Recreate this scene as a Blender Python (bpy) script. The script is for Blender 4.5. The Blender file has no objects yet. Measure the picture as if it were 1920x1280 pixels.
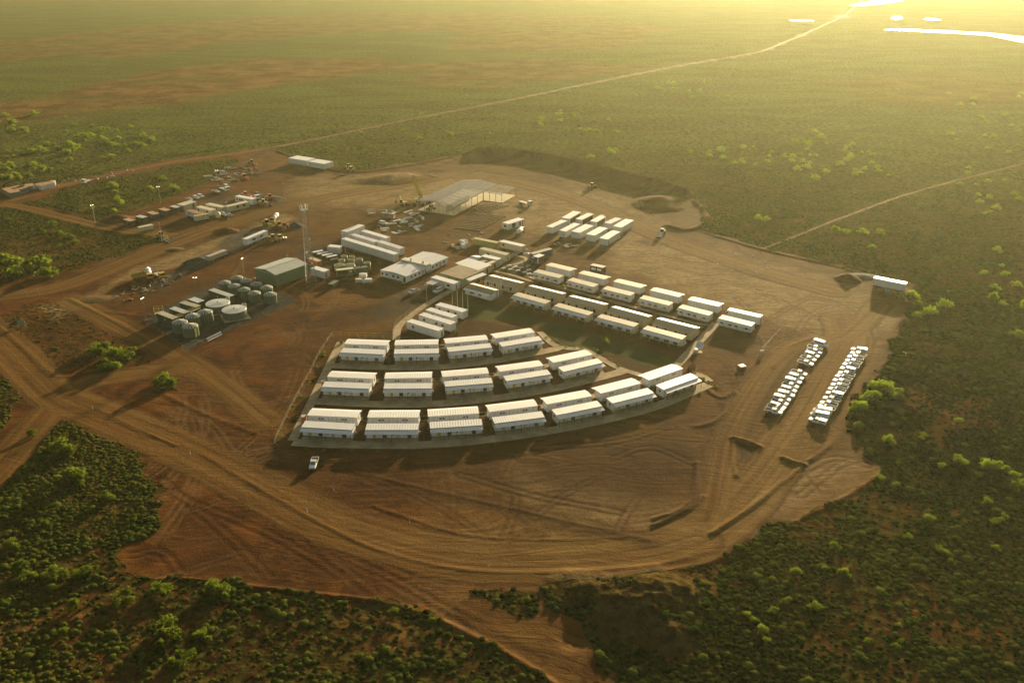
import bpy, math, random
import numpy as np
from mathutils import Vector, Matrix
random.seed(7); rng = np.random.default_rng(11)
scene = bpy.context.scene
# ------------------------------------------------------------------ camera (surveyed from the photograph: 127 m above the pad)
F = 1630.0; TH = math.atan(F / 3565.0); CAMH = 127.0
cam_d = bpy.data.cameras.new("camera"); cam = bpy.data.objects.new("camera", cam_d)
scene.collection.objects.link(cam); scene.camera = cam
cam_d.sensor_width = 36.0; cam_d.lens = 36.0 * F / 1920.0; cam_d.clip_start = 1.0; cam_d.clip_end = 30000.0
cam.location = (0, 0, CAMH); cam.rotation_euler = (math.pi / 2 - TH, 0, 0)
# ------------------------------------------------------------------ sky, sun, exposure
SUN_AZ = math.radians(22.5)      # to the right of the view direction (+Y)
SUN_EL = math.radians(9.5)
world = bpy.data.worlds.new("World"); scene.world = world; world.use_nodes = True
wn = world.node_tree.nodes; wl = world.node_tree.links; wn.clear()
sky = wn.new("ShaderNodeTexSky"); sky.sky_type = 'NISHITA'; sky.sun_disc = False
sky.sun_elevation = SUN_EL; sky.sun_rotation = SUN_AZ; sky.altitude = 300; sky.dust_density = 2.5; sky.air_density = 1.0; sky.ozone_density = 0.6
bg = wn.new("ShaderNodeBackground"); bg.inputs[1].default_value = 0.055
wo = wn.new("ShaderNodeOutputWorld"); tint = wn.new('ShaderNodeMix'); tint.data_type = 'RGBA'; tint.blend_type = 'MULTIPLY'; tint.inputs[0].default_value = 1.0; tint.inputs[7].default_value = (1.0, 0.90, 0.74, 1)
wl.new(sky.outputs[0], tint.inputs[6]); wl.new(tint.outputs[2], bg.inputs[0]); wl.new(bg.outputs[0], wo.inputs[0])
sun_d = bpy.data.lights.new("sun", 'SUN'); sun_d.energy = 5.0; sun_d.angle = math.radians(0.6); sun_d.color = (1.0, 0.80, 0.50)
sun = bpy.data.objects.new("sun", sun_d); scene.collection.objects.link(sun)
sdir = Vector((math.sin(SUN_AZ) * math.cos(SUN_EL), math.cos(SUN_AZ) * math.cos(SUN_EL), math.sin(SUN_EL)))
sun.rotation_euler = sdir.to_track_quat('Z', 'Y').to_euler(); sun.location = (300, 700, 300)
vs = scene.view_settings; vs.view_transform = 'Standard'; vs.look = 'None'; vs.gamma = 1.0; vs.exposure = 1.50; vs.use_curve_mapping = False
scene.cycles.volume_step_rate = 1.0; scene.cycles.max_bounces = 4; scene.cycles.diffuse_bounces = 2; scene.cycles.glossy_bounces = 2; scene.cycles.transmission_bounces = 2; scene.cycles.volume_bounces = 0
HAZE_DENSITY = 0.000066; HAZE_ANISO = 0.58; HAZE_COL = (0.93, 0.98, 0.60, 1)

# ------------------------------------------------------------------ survey: a mark seen at (px,py) in the 1920x1280 photo, at height z
ct, st = math.cos(TH), math.sin(TH)
def G(px, py, z=0.0):
    X = px - 960.0; Y = py - 640.0
    dx, dy, dz = X, F * ct - Y * st, -F * st - Y * ct
    t = (z - CAMH) / dz
    return (dx * t, dy * t)
def GV(p, z=0.0):
    x, y = G(p[0], p[1], z); return Vector((x, y, z))

# ------------------------------------------------------------------ node helper
class NT:
    def __init__(s, name):
        s.m = bpy.data.materials.new(name); s.m.use_nodes = True; s.t = s.m.node_tree; s.t.nodes.clear()
        s.out = s.t.nodes.new("ShaderNodeOutputMaterial")
    def n(s, typ, ins=None, **kw):
        nd = s.t.nodes.new("ShaderNode" + typ)
        for k, v in kw.items(): setattr(nd, k, v)
        if ins:
            for k, v in ins.items():
                sock = nd.inputs[k]
                if hasattr(v, 'is_output') or isinstance(v, bpy.types.NodeSocket): s.t.links.new(v, sock)
                else: sock.default_value = v
        return nd
    def link(s, a, b): s.t.links.new(a, b)
    def mix(s, f, a, b, mode='MIX'):
        nd = s.n("Mix", data_type='RGBA', blend_type=mode)
        for i, v in ((0, f), (6, a), (7, b)):
            if isinstance(v, bpy.types.NodeSocket): s.t.links.new(v, nd.inputs[i])
            else: nd.inputs[i].default_value = v if i == 0 or len(v) == 4 else (*v, 1)
        return nd.outputs[2]
    def math(s, op, a, b=0.0, c=0.0, clamp=False):
        nd = s.n("Math", operation=op, use_clamp=clamp)
        for i, v in enumerate((a, b, c)):
            if isinstance(v, bpy.types.NodeSocket): s.t.links.new(v, nd.inputs[i])
            else: nd.inputs[i].default_value = v
        return nd.outputs[0]
    def ramp(s, v, lo, hi, a=0.0, b=1.0, smooth=True):
        nd = s.n("MapRange", interpolation_type='SMOOTHSTEP' if smooth else 'LINEAR')
        s.t.links.new(v, nd.inputs[0])
        for i, x in ((1, lo), (2, hi), (3, a), (4, b)): nd.inputs[i].default_value = x
        return nd.outputs[0]
    def noise(s, vec, scale, detail=4, rough=0.55, dist=0.0):
        nd = s.n("TexNoise", {'Scale': scale, 'Detail': detail, 'Roughness': rough, 'Distortion': dist})
        s.t.links.new(vec, nd.inputs['Vector']); return nd.outputs[0]
    def mapping(s, vec, scale=(1, 1, 1), rot=0.0, loc=(0, 0, 0)):
        nd = s.n("Mapping"); s.t.links.new(vec, nd.inputs[0])
        nd.inputs['Scale'].default_value = scale; nd.inputs['Rotation'].default_value = (0, 0, rot); nd.inputs['Location'].default_value = loc
        return nd.outputs[0]
    def bsdf(s, col, rough=0.8, bump=None, bstr=0.5, bdist=0.1, spec=0.3, metal=0.0, **kw):
        p = s.n("BsdfPrincipled"); ins = p.inputs
        def put(k, v):
            if isinstance(v, bpy.types.NodeSocket): s.t.links.new(v, ins[k])
            else: ins[k].default_value = v if not (k == 'Base Color' and len(v) == 3) else (*v, 1)
        put('Base Color', col); put('Roughness', rough); put('Specular IOR Level', spec); put('Metallic', metal)
        for k, v in kw.items(): put(k, v)
        if bump is not None:
            b = s.n("Bump", {'Strength': bstr, 'Distance': bdist}); s.t.links.new(bump, b.inputs['Height'])
            s.t.links.new(b.outputs[0], ins['Normal'])
        s.t.links.new(p.outputs[0], s.out.inputs[0]); return p

# ------------------------------------------------------------------ numpy helpers
def vnoise(x, y, s, seed=0):
    x = x / s + seed * 17.31; y = y / s - seed * 9.7
    xi = np.floor(x); yi = np.floor(y); fx = x - xi; fy = y - yi
    fx = fx * fx * (3 - 2 * fx); fy = fy * fy * (3 - 2 * fy)
    def h(a, b):
        v = np.sin(a * 127.1 + b * 311.7 + seed * 3.3) * 43758.5453; return v - np.floor(v)
    return (h(xi, yi) * (1 - fx) + h(xi + 1, yi) * fx) * (1 - fy) + (h(xi, yi + 1) * (1 - fx) + h(xi + 1, yi + 1) * fx) * fy
def fbm(x, y, s, o=4, seed=0):
    r = 0; a = 0.5; t = 0
    for i in range(o):
        r = r + a * vnoise(x, y, s / (2 ** i), seed + i * 5); t += a; a *= 0.5
    return r / t
def sstep(v, a, b):
    t = np.clip((v - a) / (b - a), 0, 1); return t * t * (3 - 2 * t)
def W(poly): return np.array([G(a, b) for a, b in poly])
def sdf(P, X, Y):
    """signed distance to a world polygon, negative inside"""
    d = np.full(X.shape, 1e18); ins = np.zeros(X.shape, bool); n = len(P)
    for i in range(n):
        ax, ay = P[i]; bx, by = P[(i + 1) % n]
        ex, ey = bx - ax, by - ay; wx, wy = X - ax, Y - ay
        t = np.clip((wx * ex + wy * ey) / (ex * ex + ey * ey + 1e-9), 0, 1)
        d = np.minimum(d, (wx - ex * t) ** 2 + (wy - ey * t) ** 2)
        c = ((ay > Y) != (by > Y)) & (X < (bx - ax) * (Y - ay) / (by - ay + 1e-12) + ax)
        ins ^= c
    d = np.sqrt(d); return np.where(ins, -d, d)
def smooth_line(pts, n=8):
    """Catmull-Rom through world points"""
    P = [Vector(p) for p in pts]; P = [P[0] * 2 - P[1]] + P + [P[-1] * 2 - P[-2]]; out = []
    for i in range(1, len(P) - 2):
        for k in range(n):
            t = k / n; a, b, c, d = P[i - 1], P[i], P[i + 1], P[i + 2]
            out.append(0.5 * ((2 * b) + (c - a) * t + (2 * a - 5 * b + 4 * c - d) * t * t + (3 * b - a - 3 * c + d) * t ** 3))
    out.append(P[-2]); return [(v[0], v[1]) for v in out]
def linedist(L, X, Y):
    """signed distance across and distance along a polyline"""
    best = np.full(X.shape, 1e18); u = np.zeros(X.shape); v = np.zeros(X.shape); acc = 0.0
    for i in range(len(L) - 1):
        ax, ay = L[i]; bx, by = L[i + 1]; ex, ey = bx - ax, by - ay; l = math.hypot(ex, ey) + 1e-9
        wx, wy = X - ax, Y - ay; t = np.clip((wx * ex + wy * ey) / (l * l), 0, 1)
        d = (wx - ex * t) ** 2 + (wy - ey * t) ** 2; m = d < best
        best = np.where(m, d, best); u = np.where(m, np.sqrt(d) * np.sign(wx * ey - wy * ex), u); v = np.where(m, acc + t * l, v); acc += l
    return u, v
# ------------------------------------------------------------------ GROUND
def axis(lo, hi, step, out_lo, out_hi, g=1.12):
    a = list(np.arange(lo, hi + 1e-6, step)); s = step
    while a[-1] < out_hi: s *= g; a.append(a[-1] + s)
    s = step; b = []
    c = lo
    while c > out_lo: s *= g; c -= s; b.append(c)
    return np.array(b[::-1] + a)
def dense(lo, segs, out_lo, out_hi, g0, g1):
    a = [lo]
    for hi, st in segs:
        while a[-1] < hi - 1e-6: a.append(a[-1] + st)
    s = segs[-1][1]
    while a[-1] < out_hi: s *= g1; a.append(a[-1] + s)
    s = segs[0][1]; b = []; c = lo
    while c > out_lo: s *= g0; c -= s; b.append(c)
    return np.array(b[::-1] + a)
gx = dense(-290, [(-120, 0.95), (90, 0.6), (250, 0.95)], -9000, 9000, 1.10, 1.10); gy = dense(100, [(215, 0.5), (600, 0.9)], -2500, 12000, 1.10, 1.055)
NX, NY = len(gx), len(gy)
GX, GY = [a.ravel() for a in np.meshgrid(gx, gy)]
WN = (fbm(GX, GY, 9, 4, 3) - 0.5) * 2
def pmask(px_poly, soft=1.5, rag=1.5, world_poly=None):
    P = W(px_poly) if world_poly is None else world_poly
    m = np.zeros(GX.shape); mg = soft + rag + 5
    s = (GX > P[:, 0].min() - mg) & (GX < P[:, 0].max() + mg) & (GY > P[:, 1].min() - mg) & (GY < P[:, 1].max() + mg)
    d = sdf(P, GX[s], GY[s]) + WN[s] * rag
    m[s] = 1 - sstep(d, -soft, soft); return m
def lmask(line, half, soft=1.0, rag=0.5):
    L = np.array(line); m = np.zeros(GX.shape); u = np.zeros(GX.shape); v = np.zeros(GX.shape); mg = half + soft + rag + 2
    s = (GX > L[:, 0].min() - mg) & (GX < L[:, 0].max() + mg) & (GY > L[:, 1].min() - mg) & (GY < L[:, 1].max() + mg)
    uu, vv = linedist(line, GX[s], GY[s]); u[s] = uu; v[s] = vv
    m[s] = 1 - sstep(np.abs(uu) + WN[s] * rag, half - soft, half + soft); return m, u, v
PX = lambda *pts: smooth_line([G(*p) for p in pts], 6)

PAD = [(-260, 548), (0, 533), (130, 507), (225, 478), (312, 448), (185, 417), (60, 378), (20, 384), (-200, 400), (-200, 385), (0, 366), (60, 352), (190, 328), (300, 302), (420, 287), (470, 277), (520, 281), (640, 319), (700, 317),
       (800, 300), (870, 290), (930, 284), (1000, 292), (1100, 311), (1200, 337), (1290, 364), (1326, 400), (1312, 431), (1430, 465),
       (1560, 494), (1640, 517), (1716, 532), (1704, 575), (1664, 660), (1612, 740), (1586, 815), (1620, 850), (1662, 872), (1655, 890),
       (1560, 945), (1440, 1003), (1335, 1052), (1262, 1068), (1150, 1074), (1020, 1080), (1010, 1120), (1090, 1190), (1180, 1295), (1052, 1295), (980, 1241),
       (862, 1180), (790, 1150), (700, 1126), (600, 1115), (480, 1100), (340, 1086), (230, 1072), (218, 1042), (290, 1012), (287, 930),
       (270, 862), (240, 812), (185, 766), (130, 762), (75, 812), (-40, 925), (-160, 985), (-260, 960), (-150, 880), (-20, 800), (40, 740), (0, 700), (-160, 610), (-300, 590)]
VEG_IN = [  # vegetation islands inside the cleared ground: (polygon, strength)
    ([(60, 379), (125, 351), (240, 329), (330, 309), (420, 296), (452, 300), (415, 332), (330, 366), (262, 391), (188, 412), (166, 405)], 1.0),
    ([(-5, 592), (80, 556), (140, 574), (205, 602), (262, 640), (300, 680), (262, 690), (165, 692), (105, 696), (45, 655), (-10, 612)], 0.5),
    ([(-20, 650), (30, 690), (35, 740), (10, 800), (-60, 850)], 0.9),
    ([(880, 1108), (960, 1100), (1008, 1112), (1008, 1150), (985, 1165), (930, 1140)], 0.8),
    ([(288, 715), (310, 695), (335, 712), (330, 732), (300, 735)], 0.8),
    ([(640, 1085), (690, 1085), (650, 1100)], 0.2),
]
WN = WN + (fbm(GX, GY, 3.5, 3, 14) - 0.5) * 1.4
dirt = pmask(PAD, 1.4, 3.6)
for p, k in VEG_IN: dirt *= 1 - k * pmask(p, 1.2, 1.5)
# roads: (centre line in survey marks, half width m)
road_main = PX((-330, 500), (-120, 560), (0, 640), (60, 700), (110, 745), (200, 782), (330, 838), (460, 900), (600, 972), (720, 1014), (860, 1046), (1000, 1053), (1130, 1046), (1230, 1032), (1310, 1010))
road_s = PX((-260, 1050), (-60, 930), (20, 855), (70, 795), (120, 745), (170, 715), (260, 700), (345, 688))
road_w = PX((-300, 575), (0, 555), (130, 533), (260, 482), (380, 436), (520, 392), (640, 365), (760, 345), (860, 325))
road_nw = PX((-200, 392), (0, 378), (100, 352), (300, 308), (480, 282), (640, 251), (760, 226), (960, 187), (1100, 158), (1200, 138), (1300, 119), (1420, 100), (1480, 76), (1540, 52), (1580, 30), (1610, 5))
road_fork = PX((10, 384), (60, 392), (140, 412), (230, 432), (320, 440))
road_tank = PX((130, 562), (220, 610), (330, 668), (410, 720), (500, 790))
road_park = PX((1305, 1005), (1335, 960), (1350, 890), (1365, 820), (1400, 750), (1450, 680), (1500, 645), (1560, 640), (1600, 620), (1650, 570))
road_park2 = PX((1290, 1015), (1370, 960), (1440, 880), (1510, 780), (1560, 690), (1590, 640), (1580, 600))
road_top = PX((860, 330), (980, 345), (1100, 380), (1230, 440), (1400, 500), (1560, 545))
track_e = PX((1420, 470), (1560, 415), (1700, 365), (1860, 322), (2000, 290))
track_w1 = PX((0, 462), (120, 455), (200, 460), (300, 478)); 
roads = [(road_main, 7.5), (road_s, 5.5), (road_w, 6.0), (road_fork, 4.0), (road_tank, 5.0), (road_park, 4.5), (road_park2, 8.0), (road_top, 7.0), (road_nw, 2.6)]
RM = np.zeros(GX.shape); RU = np.zeros(GX.shape); RV = np.zeros(GX.shape)
for i, (L, h) in enumerate(roads):
    m, u, v = lmask(L, h, 1.2, 0.6)
    t = m > RM; RU = np.where(t, u, RU); RV = np.where(t, v + 200 * i, RV); RM = np.maximum(RM, m)
    dirt = np.maximum(dirt, m if i < 8 else m * 0.95)
dirt = np.maximum(dirt, 0.55 * lmask(track_e, 1.4, 0.8, 0.8)[0])
dirt = np.maximum(dirt, 0.5 * lmask(track_w1, 1.0, 0.8, 0.8)[0])
# far bare flats (reddish) and paler scrub
bare = np.zeros(GX.shape)
for p, k, sf in [([(-100, 205), (40, 190), (160, 162), (300, 132), (470, 112), (700, 108), (770, 122), (690, 140), (520, 160), (330, 195), (120, 222), (-100, 240)], 0.95, 12),
              ([(-200, 80), (60, 74), (250, 50), (500, 30), (800, 22), (1150, 30), (1250, 55), (1180, 90), (1000, 100), (840, 92), (860, 60), (700, 60), (420, 80), (250, 112), (120, 105), (-100, 125)], 0.75, 20),
              ([(700, 118), (900, 108), (1100, 112), (1250, 125), (1080, 150), (930, 165), (800, 160)], 0.7, 20),
              ([(1000, 300), (1180, 268), (1300, 300), (1350, 380), (1420, 450), (1330, 430), (1200, 330)], 0.15, 10),
              ([(1560, 150), (1760, 130), (2000, 160), (2000, 190), (1800, 200), (1640, 190)], 0.5, 20),
              ([(1700, 730), (1830, 740), (1860, 790), (1760, 810), (1690, 780)], 0.55, 4),
              ([(0, 455), (130, 448), (330, 455), (300, 490), (100, 510), (0, 520)], 0.35, 4),
              ([(0, 1120), (120, 1090), (260, 1120), (200, 1200), (60, 1230), (0, 1200)], 0.5, 4),
              ([(600, 1150), (760, 1160), (880, 1220), (800, 1250), (640, 1200)], 0.35, 3)]:
    bare = np.maximum(bare, k * pmask(p, sf, sf * 0.7))
# surfaces on the pad; some pale patches are painted sun glow
pale = np.zeros(GX.shape)
for p, k, sf in [([(150, 562), (250, 505), (350, 468), (460, 430), (530, 402), (552, 410), (490, 442), (430, 468), (395, 480), (330, 500), (275, 512), (215, 535), (185, 556)], 1.0, 3),
              ([(1130, 450), (1320, 462), (1440, 495), (1600, 535), (1680, 590), (1600, 650), (1440, 600), (1350, 570), (1150, 500)], 1.0, 8),  # upper right pad: low sun glow put into the soil colour
              ([(70, 575), (130, 560), (160, 575), (110, 600)], 0.8, 2),
              ([(1040, 1075), (1090, 1066), (1140, 1080), (1120, 1095), (1060, 1095)], 0.7, 1.5),
              ([(560, 330), (700, 330), (900, 325), (1150, 370), (1250, 430), (1180, 470), (1000, 440), (860, 372), (700, 392), (560, 380)], 0.9, 10),  # pad before the bund lightened in colour to set off its shaded face
              ([(960, 880), (1060, 900), (1260, 950), (1300, 1000), (1150, 990), (980, 940)], 0.55, 5),
              ([(1440, 930), (1520, 860), (1600, 850), (1640, 880), (1500, 960), (1380, 1010)], 0.6, 4),
              ([(860, 345), (1010, 350), (1060, 420), (1000, 440), (930, 400)], 0.45, 5)]:
    pale = np.maximum(pale, k * pmask(p, sf, sf * 0.8))
grey = np.zeros(GX.shape)
for p, k, sf in [([(270, 599), (352, 657), (395, 635), (465, 604), (545, 570), (555, 560), (505, 540), (440, 520), (400, 533), (330, 565)], 1.0, 0.8),
              ([(280, 535), (330, 505), (375, 478), (400, 470), (425, 482), (390, 500), (345, 515), (310, 545)], 0.85, 2),
              ([(405, 462), (430, 440), (480, 425), (515, 430), (500, 450), (470, 465), (430, 478)], 0.85, 2),
              ([(555, 470), (600, 455), (650, 480), (625, 510), (580, 500)], 0.6, 1.5),
              ([(745, 548), (790, 530), (850, 545), (800, 575), (770, 590), (700, 600), (690, 585)], 0.55, 3),
              ([(350, 383), (440, 360), (470, 372), (420, 395)], 0.45, 2.5),
              ([(960, 488), (985, 472), (1020, 485), (1000, 512), (985, 520), (945, 505)], 0.85, 1),
              ([(500, 372), (540, 376), (530, 392), (495, 385)], 0.3, 2)]:
    grey = np.maximum(grey, k * pmask(p, sf, sf * 0.6))
lawn = pmask([(858, 552), (910, 566), (1000, 592), (1100, 622), (1200, 650), (1280, 672), (1262, 692), (1215, 688), (1150, 668), (1075, 650), (1000, 612), (940, 600), (880, 596), (850, 572)], 3, 2.5)
lawn = np.maximum(lawn, 0.55 * pmask([(920, 500), (950, 490), (960, 505), (1000, 520), (985, 528), (940, 515)], 1, 1))
lawn = np.maximum(lawn, 0.55 * pmask([(1265, 560), (1350, 590), (1330, 618), (1230, 590)], 2, 1))
VILLAGE = [(655, 632), (735, 640), (745, 590), (860, 535), (960, 480), (1200, 510), (1440, 590), (1425, 625), (1345, 640), (1300, 690), (1345, 722), (1240, 775), (1040, 825), (900, 845), (650, 850), (530, 842)]
dark = np.zeros(GX.shape)
for p, k, sf in [([(1376, 824), (1424, 840), (1382, 893)], .85, .8), ([(1388, 812), (1425, 745), (1470, 690), (1500, 655), (1540, 640), (1500, 690), (1440, 770), (1400, 830)], .65, 3), ([(1300, 870), (1340, 800), (1385, 735), (1360, 800), (1340, 880), (1310, 950), (1240, 985), (1230, 965), (1290, 940)], .5, 3), ([(330, 760), (480, 820), (520, 850), (700, 872), (860, 930), (700, 945), (560, 900), (420, 850)], .5, 5), ([(1560, 850), (1590, 780), (1640, 690), (1700, 570), (1715, 560), (1670, 670), (1612, 770), (1590, 850)], .45, 2), ([(240, 880), (330, 940), (480, 1030), (640, 1090), (480, 1095), (340, 1080), (300, 1000)], .35, 8), ([(520, 838), (600, 690), (660, 632), (900, 600), (1120, 650), (1345, 722), (1230, 775), (1000, 830), (800, 848), (600, 850)], 0.8, 2),  # village ground and parking strip: shade put into the soil colour
              ([(640, 575), (760, 560), (790, 590), (740, 600), (650, 620), (570, 640), (560, 600)], 0.4, 10),
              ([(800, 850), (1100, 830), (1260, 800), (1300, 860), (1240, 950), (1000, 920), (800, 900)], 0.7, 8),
              ([(200, 585), (300, 535), (430, 510), (450, 530), (380, 545), (300, 570), (230, 590)], 0.5, 3),
              ([(430, 505), (470, 470), (580, 470), (560, 530), (480, 530)], 0.4, 5),
              ([(600, 395), (700, 420), (1060, 440), (960, 470), (820, 440), (680, 430)], 0.2, 5)]:
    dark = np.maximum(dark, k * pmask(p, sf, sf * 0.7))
flat = np.maximum(pmask(VILLAGE, 2, 0.3), pmask([(265, 600), (352, 662), (560, 560), (760, 600), (1000, 480), (1220, 500), (1200, 400), (1000, 360), (780, 340), (600, 280), (480, 280), (220, 400), (300, 460)], 3, 0))
reds = pmask([(-300, 500), (130, 500), (480, 470), (640, 520), (600, 640), (520, 850), (760, 900), (1000, 1070), (760, 1150), (480, 1110), (200, 1080), (-300, 1000)], 22, 14)
reds = np.maximum(reds, 0.6 * pmask([(-200, 410), (60, 340), (480, 280), (520, 340), (300, 400), (100, 430)], 12, 8))
worn = pmask([(860, 930), (1000, 950), (1230, 1000), (1340, 960), (1360, 860), (1420, 760), (1500, 640), (1700, 540), (1700, 600), (1600, 760), (1560, 860), (1650, 880), (1440, 990), (1300, 1050), (1000, 1060), (800, 1010)], 10, 8)
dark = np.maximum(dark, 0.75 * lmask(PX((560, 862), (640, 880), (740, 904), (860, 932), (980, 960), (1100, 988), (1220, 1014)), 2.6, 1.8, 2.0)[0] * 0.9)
# heights
Z = (fbm(GX, GY, 40, 3, 9) - 0.5) * 1.2 * (1 - dirt) * (1 - flat) + (fbm(GX, GY, 6, 3, 4) - 0.5) * 0.22 * dirt * (1 - flat) + (fbm(GX, GY, 2.6, 2, 21) - 0.5) * 0.35 * (1 - dirt)
far_roll = sstep(np.hypot(GX, GY), 700, 2500); Z = Z + far_roll * (fbm(GX, GY, 400, 3, 2) - 0.5) * 2.5
windrow_m = np.zeros(GX.shape)
def berm(line, hgt, half, skirt=None, rough=0.5, sd=1):
    """ridge along a line; half = half width at the foot"""
    global Z, windrow_m
    m, u, v = lmask(line, half + 2, 0.5, 0)
    w = half * (0.75 + 0.5 * fbm(GX, GY, 7, 2, 31 * sd))
    h = hgt * (1 - rough * 0.7 + rough * 1.4 * fbm(GX, GY, 5, 3, 13 * sd)) * (1 - sstep(np.abs(u), w * 0.08, w))
    h = np.where(m > 0, h, 0); Z = np.maximum(Z, h) if hgt > 0 else np.minimum(Z, h); windrow_m = np.maximum(windrow_m, np.where(h * np.sign(hgt) > 0.15 * abs(hgt), 1, 0))
def asym_bund(line, hgt, front, back, sgn, sd=2):
    global Z
    m, u, v = lmask(line, max(front, back) + 2, 0.5, 0); u = u * sgn + (fbm(GX, GY, 12, 3, 41) - 0.5) * 3
    h = np.where(u < 0, 1 - np.clip(-u / front, 0, 1), 1 - sstep(u, 0, back)) * hgt * (0.85 + 0.3 * fbm(GX, GY, 10, 3, sd)) * sstep(v, 0, 14)
    h = np.where(m > 0, h, 0); Z = np.maximum(Z, h)
bund = PX((862, 292), (905, 290), (960, 292), (1030, 303), (1110, 320), (1180, 340), (1240, 355), (1285, 370))
asym_bund(bund, 5.0, 7, 8, -1)
berm(PX((1285, 370), (1318, 392), (1320, 418), (1290, 432), (1250, 424)), 1.0, 3.0, sd=3)
def mound(px, py, hgt, rx, ry, rot=0, pw=1.0, sd=5, rough=0.35):
    global Z
    cx, cy = G(px, py); c, s = math.cos(rot), math.sin(rot); X = GX - cx; Y = GY - cy
    r = np.sqrt(((X * c + Y * s) / rx) ** 2 + ((-X * s + Y * c) / ry) ** 2) + (fbm(GX, GY, max(rx, ry) * 0.6, 3, sd) - 0.5) * rough
    h = hgt * np.clip(1 - r, 0, 1) ** pw; Z = np.maximum(Z, h)
mound(1238, 382, 4.0, 17, 16, 0, 0.8, 6)
mound(732, 335, 2.6, 26, 15, 0.2, 0.9, 7)
mound(790, 328, 1.0, 14, 3.0, -0.5, 0.9, 8)
# windrows and road shoulders
for pts, h, w in [(((1376, 822), (1400, 828), (1424, 838)), 1.3, 1.8), (((1424, 840), (1405, 866), (1384, 893)), 0.5, 1.0), (((1376, 822), (1374, 860), (1380, 893)), 0.6, 1.2),
                  (((1468, 858), (1488, 866), (1507, 871)), 1.2, 1.6), (((1503, 876), (1460, 910), (1405, 953), (1335, 1000)), 0.75, 1.4), (((1520, 862), (1560, 830), (1590, 780), (1625, 710), (1660, 650), (1700, 580), (1714, 538)), 0.5, 1.6),
                  (((1306, 868), (1302, 920), (1278, 955), (1228, 972)), 0.9, 1.5), (((1225, 985), (1290, 955), (1318, 930)), 0.7, 1.2),
                  (((1310, 718), (1350, 745), (1380, 735), (1372, 760), (1340, 790), (1300, 800)), 0.7, 1.3),
                  (((380, 852), (470, 905), (560, 957), (650, 1005), (740, 1040), (860, 1066), (980, 1072), (1100, 1069), (1220, 1060), (1290, 1045)), 0.30, 1.0),
                  (((640, 878), (740, 902), (860, 930), (980, 957), (1100, 985), (1220, 1012)), 0.22, 1.3),
                  (((700, 948), (780, 975), (860, 1000), (960, 1010), (1060, 1012), (1180, 1005)), 0.3, 0.9),
                  (((285, 728), (350, 760), (420, 790), (480, 812)), 0.5, 1.0), (((618, 640), (580, 700), (545, 770), (520, 832), (560, 858), (700, 864)), 0.3, 1.1),
                  (((430, 520), (470, 470), (500, 460)), 0.3, 1.0), (((0, 537), (130, 510), (240, 478), (330, 448), (430, 415), (500, 398)), 0.5, 1.2),
                  (((200, 540), (260, 516), (330, 486), (420, 450), (470, 428)), 0.35, 1.0),
                  (((200, 585), (300, 590), (400, 545), (440, 520)), 0.35, 1.2), (((60, 376), (150, 400), (240, 425)), 0.5, 1.2), (((10, 388), (100, 410), (220, 437), (330, 448)), 0.5, 1.2),
                  (((0, 362), (60, 346), (190, 322), (300, 297), (420, 278), (500, 263)), 1.2, 2.0),
                  (((130, 560), (230, 610), (300, 655)), 0.5, 1.2), (((0, 612), (60, 668), (110, 706), (165, 697), (280, 688)), 0.4, 1.0),
                  (((180, 764), (250, 800), (330, 835)), 0.4, 1.0), (((520, 284), (640, 322), (760, 312), (862, 292)), 1.0, 2.0),
                  (((1316, 434), (1430, 468), (1560, 497), (1640, 520), (1712, 536)), 0.8, 2.0),
                  (((340, 1086), (480, 1101), (600, 1116), (700, 1127), (790, 1151), (862, 1181), (980, 1242), (1060, 1300)), 0.9, 1.4),
                  (((1262, 1070), (1335, 1053), (1440, 1003), (1560, 945), (1655, 890)), 0.6, 1.3),
                  (((1380, 600), (1430, 640), (1400, 700), (1360, 740)), 0.25, 1.2), (((1450, 690), (1480, 650), (1530, 632)), 0.5, 1.4)]:
    berm(PX(*pts), h * 0.6, w * 0.8, sd=len(pts))
# eroded spoil heap in the foreground
SP = W([(1030, 1085), (1060, 1070), (1150, 1078), (1230, 1062), (1330, 1085), (1350, 1120), (1330, 1180), (1300, 1240), (1240, 1230), (1180, 1190), (1100, 1150), (1050, 1125)])
sd_ = sdf(SP, GX, GY); rid = 1 - np.abs(fbm(GX, GY, 11, 4, 77) - 0.5) * 3.4
rd2 = 1 - np.abs(fbm(GX * .6 + GY * .5, GY - GX * .25, 4.2, 4, 91) - 0.5) * 4
Z = np.maximum(Z, 0.88 * sstep(-sd_, -1.5, 10) * (1.0 + 2.7 * np.clip(rid, 0, 1.2) + 1.3 * np.clip(rd2, 0, 1)) * (0.55 + 0.6 * fbm(GX, GY, 6, 3, 5)))
spoil = sstep(-sd_, -2, 2)
# pits/dark hollow
mound_c = G(1078, 1200); Z = Z - 0.9 * np.exp(-(((GX - mound_c[0]) / 2.6) ** 2 + ((GY - mound_c[1]) / 2.6) ** 2))
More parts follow.
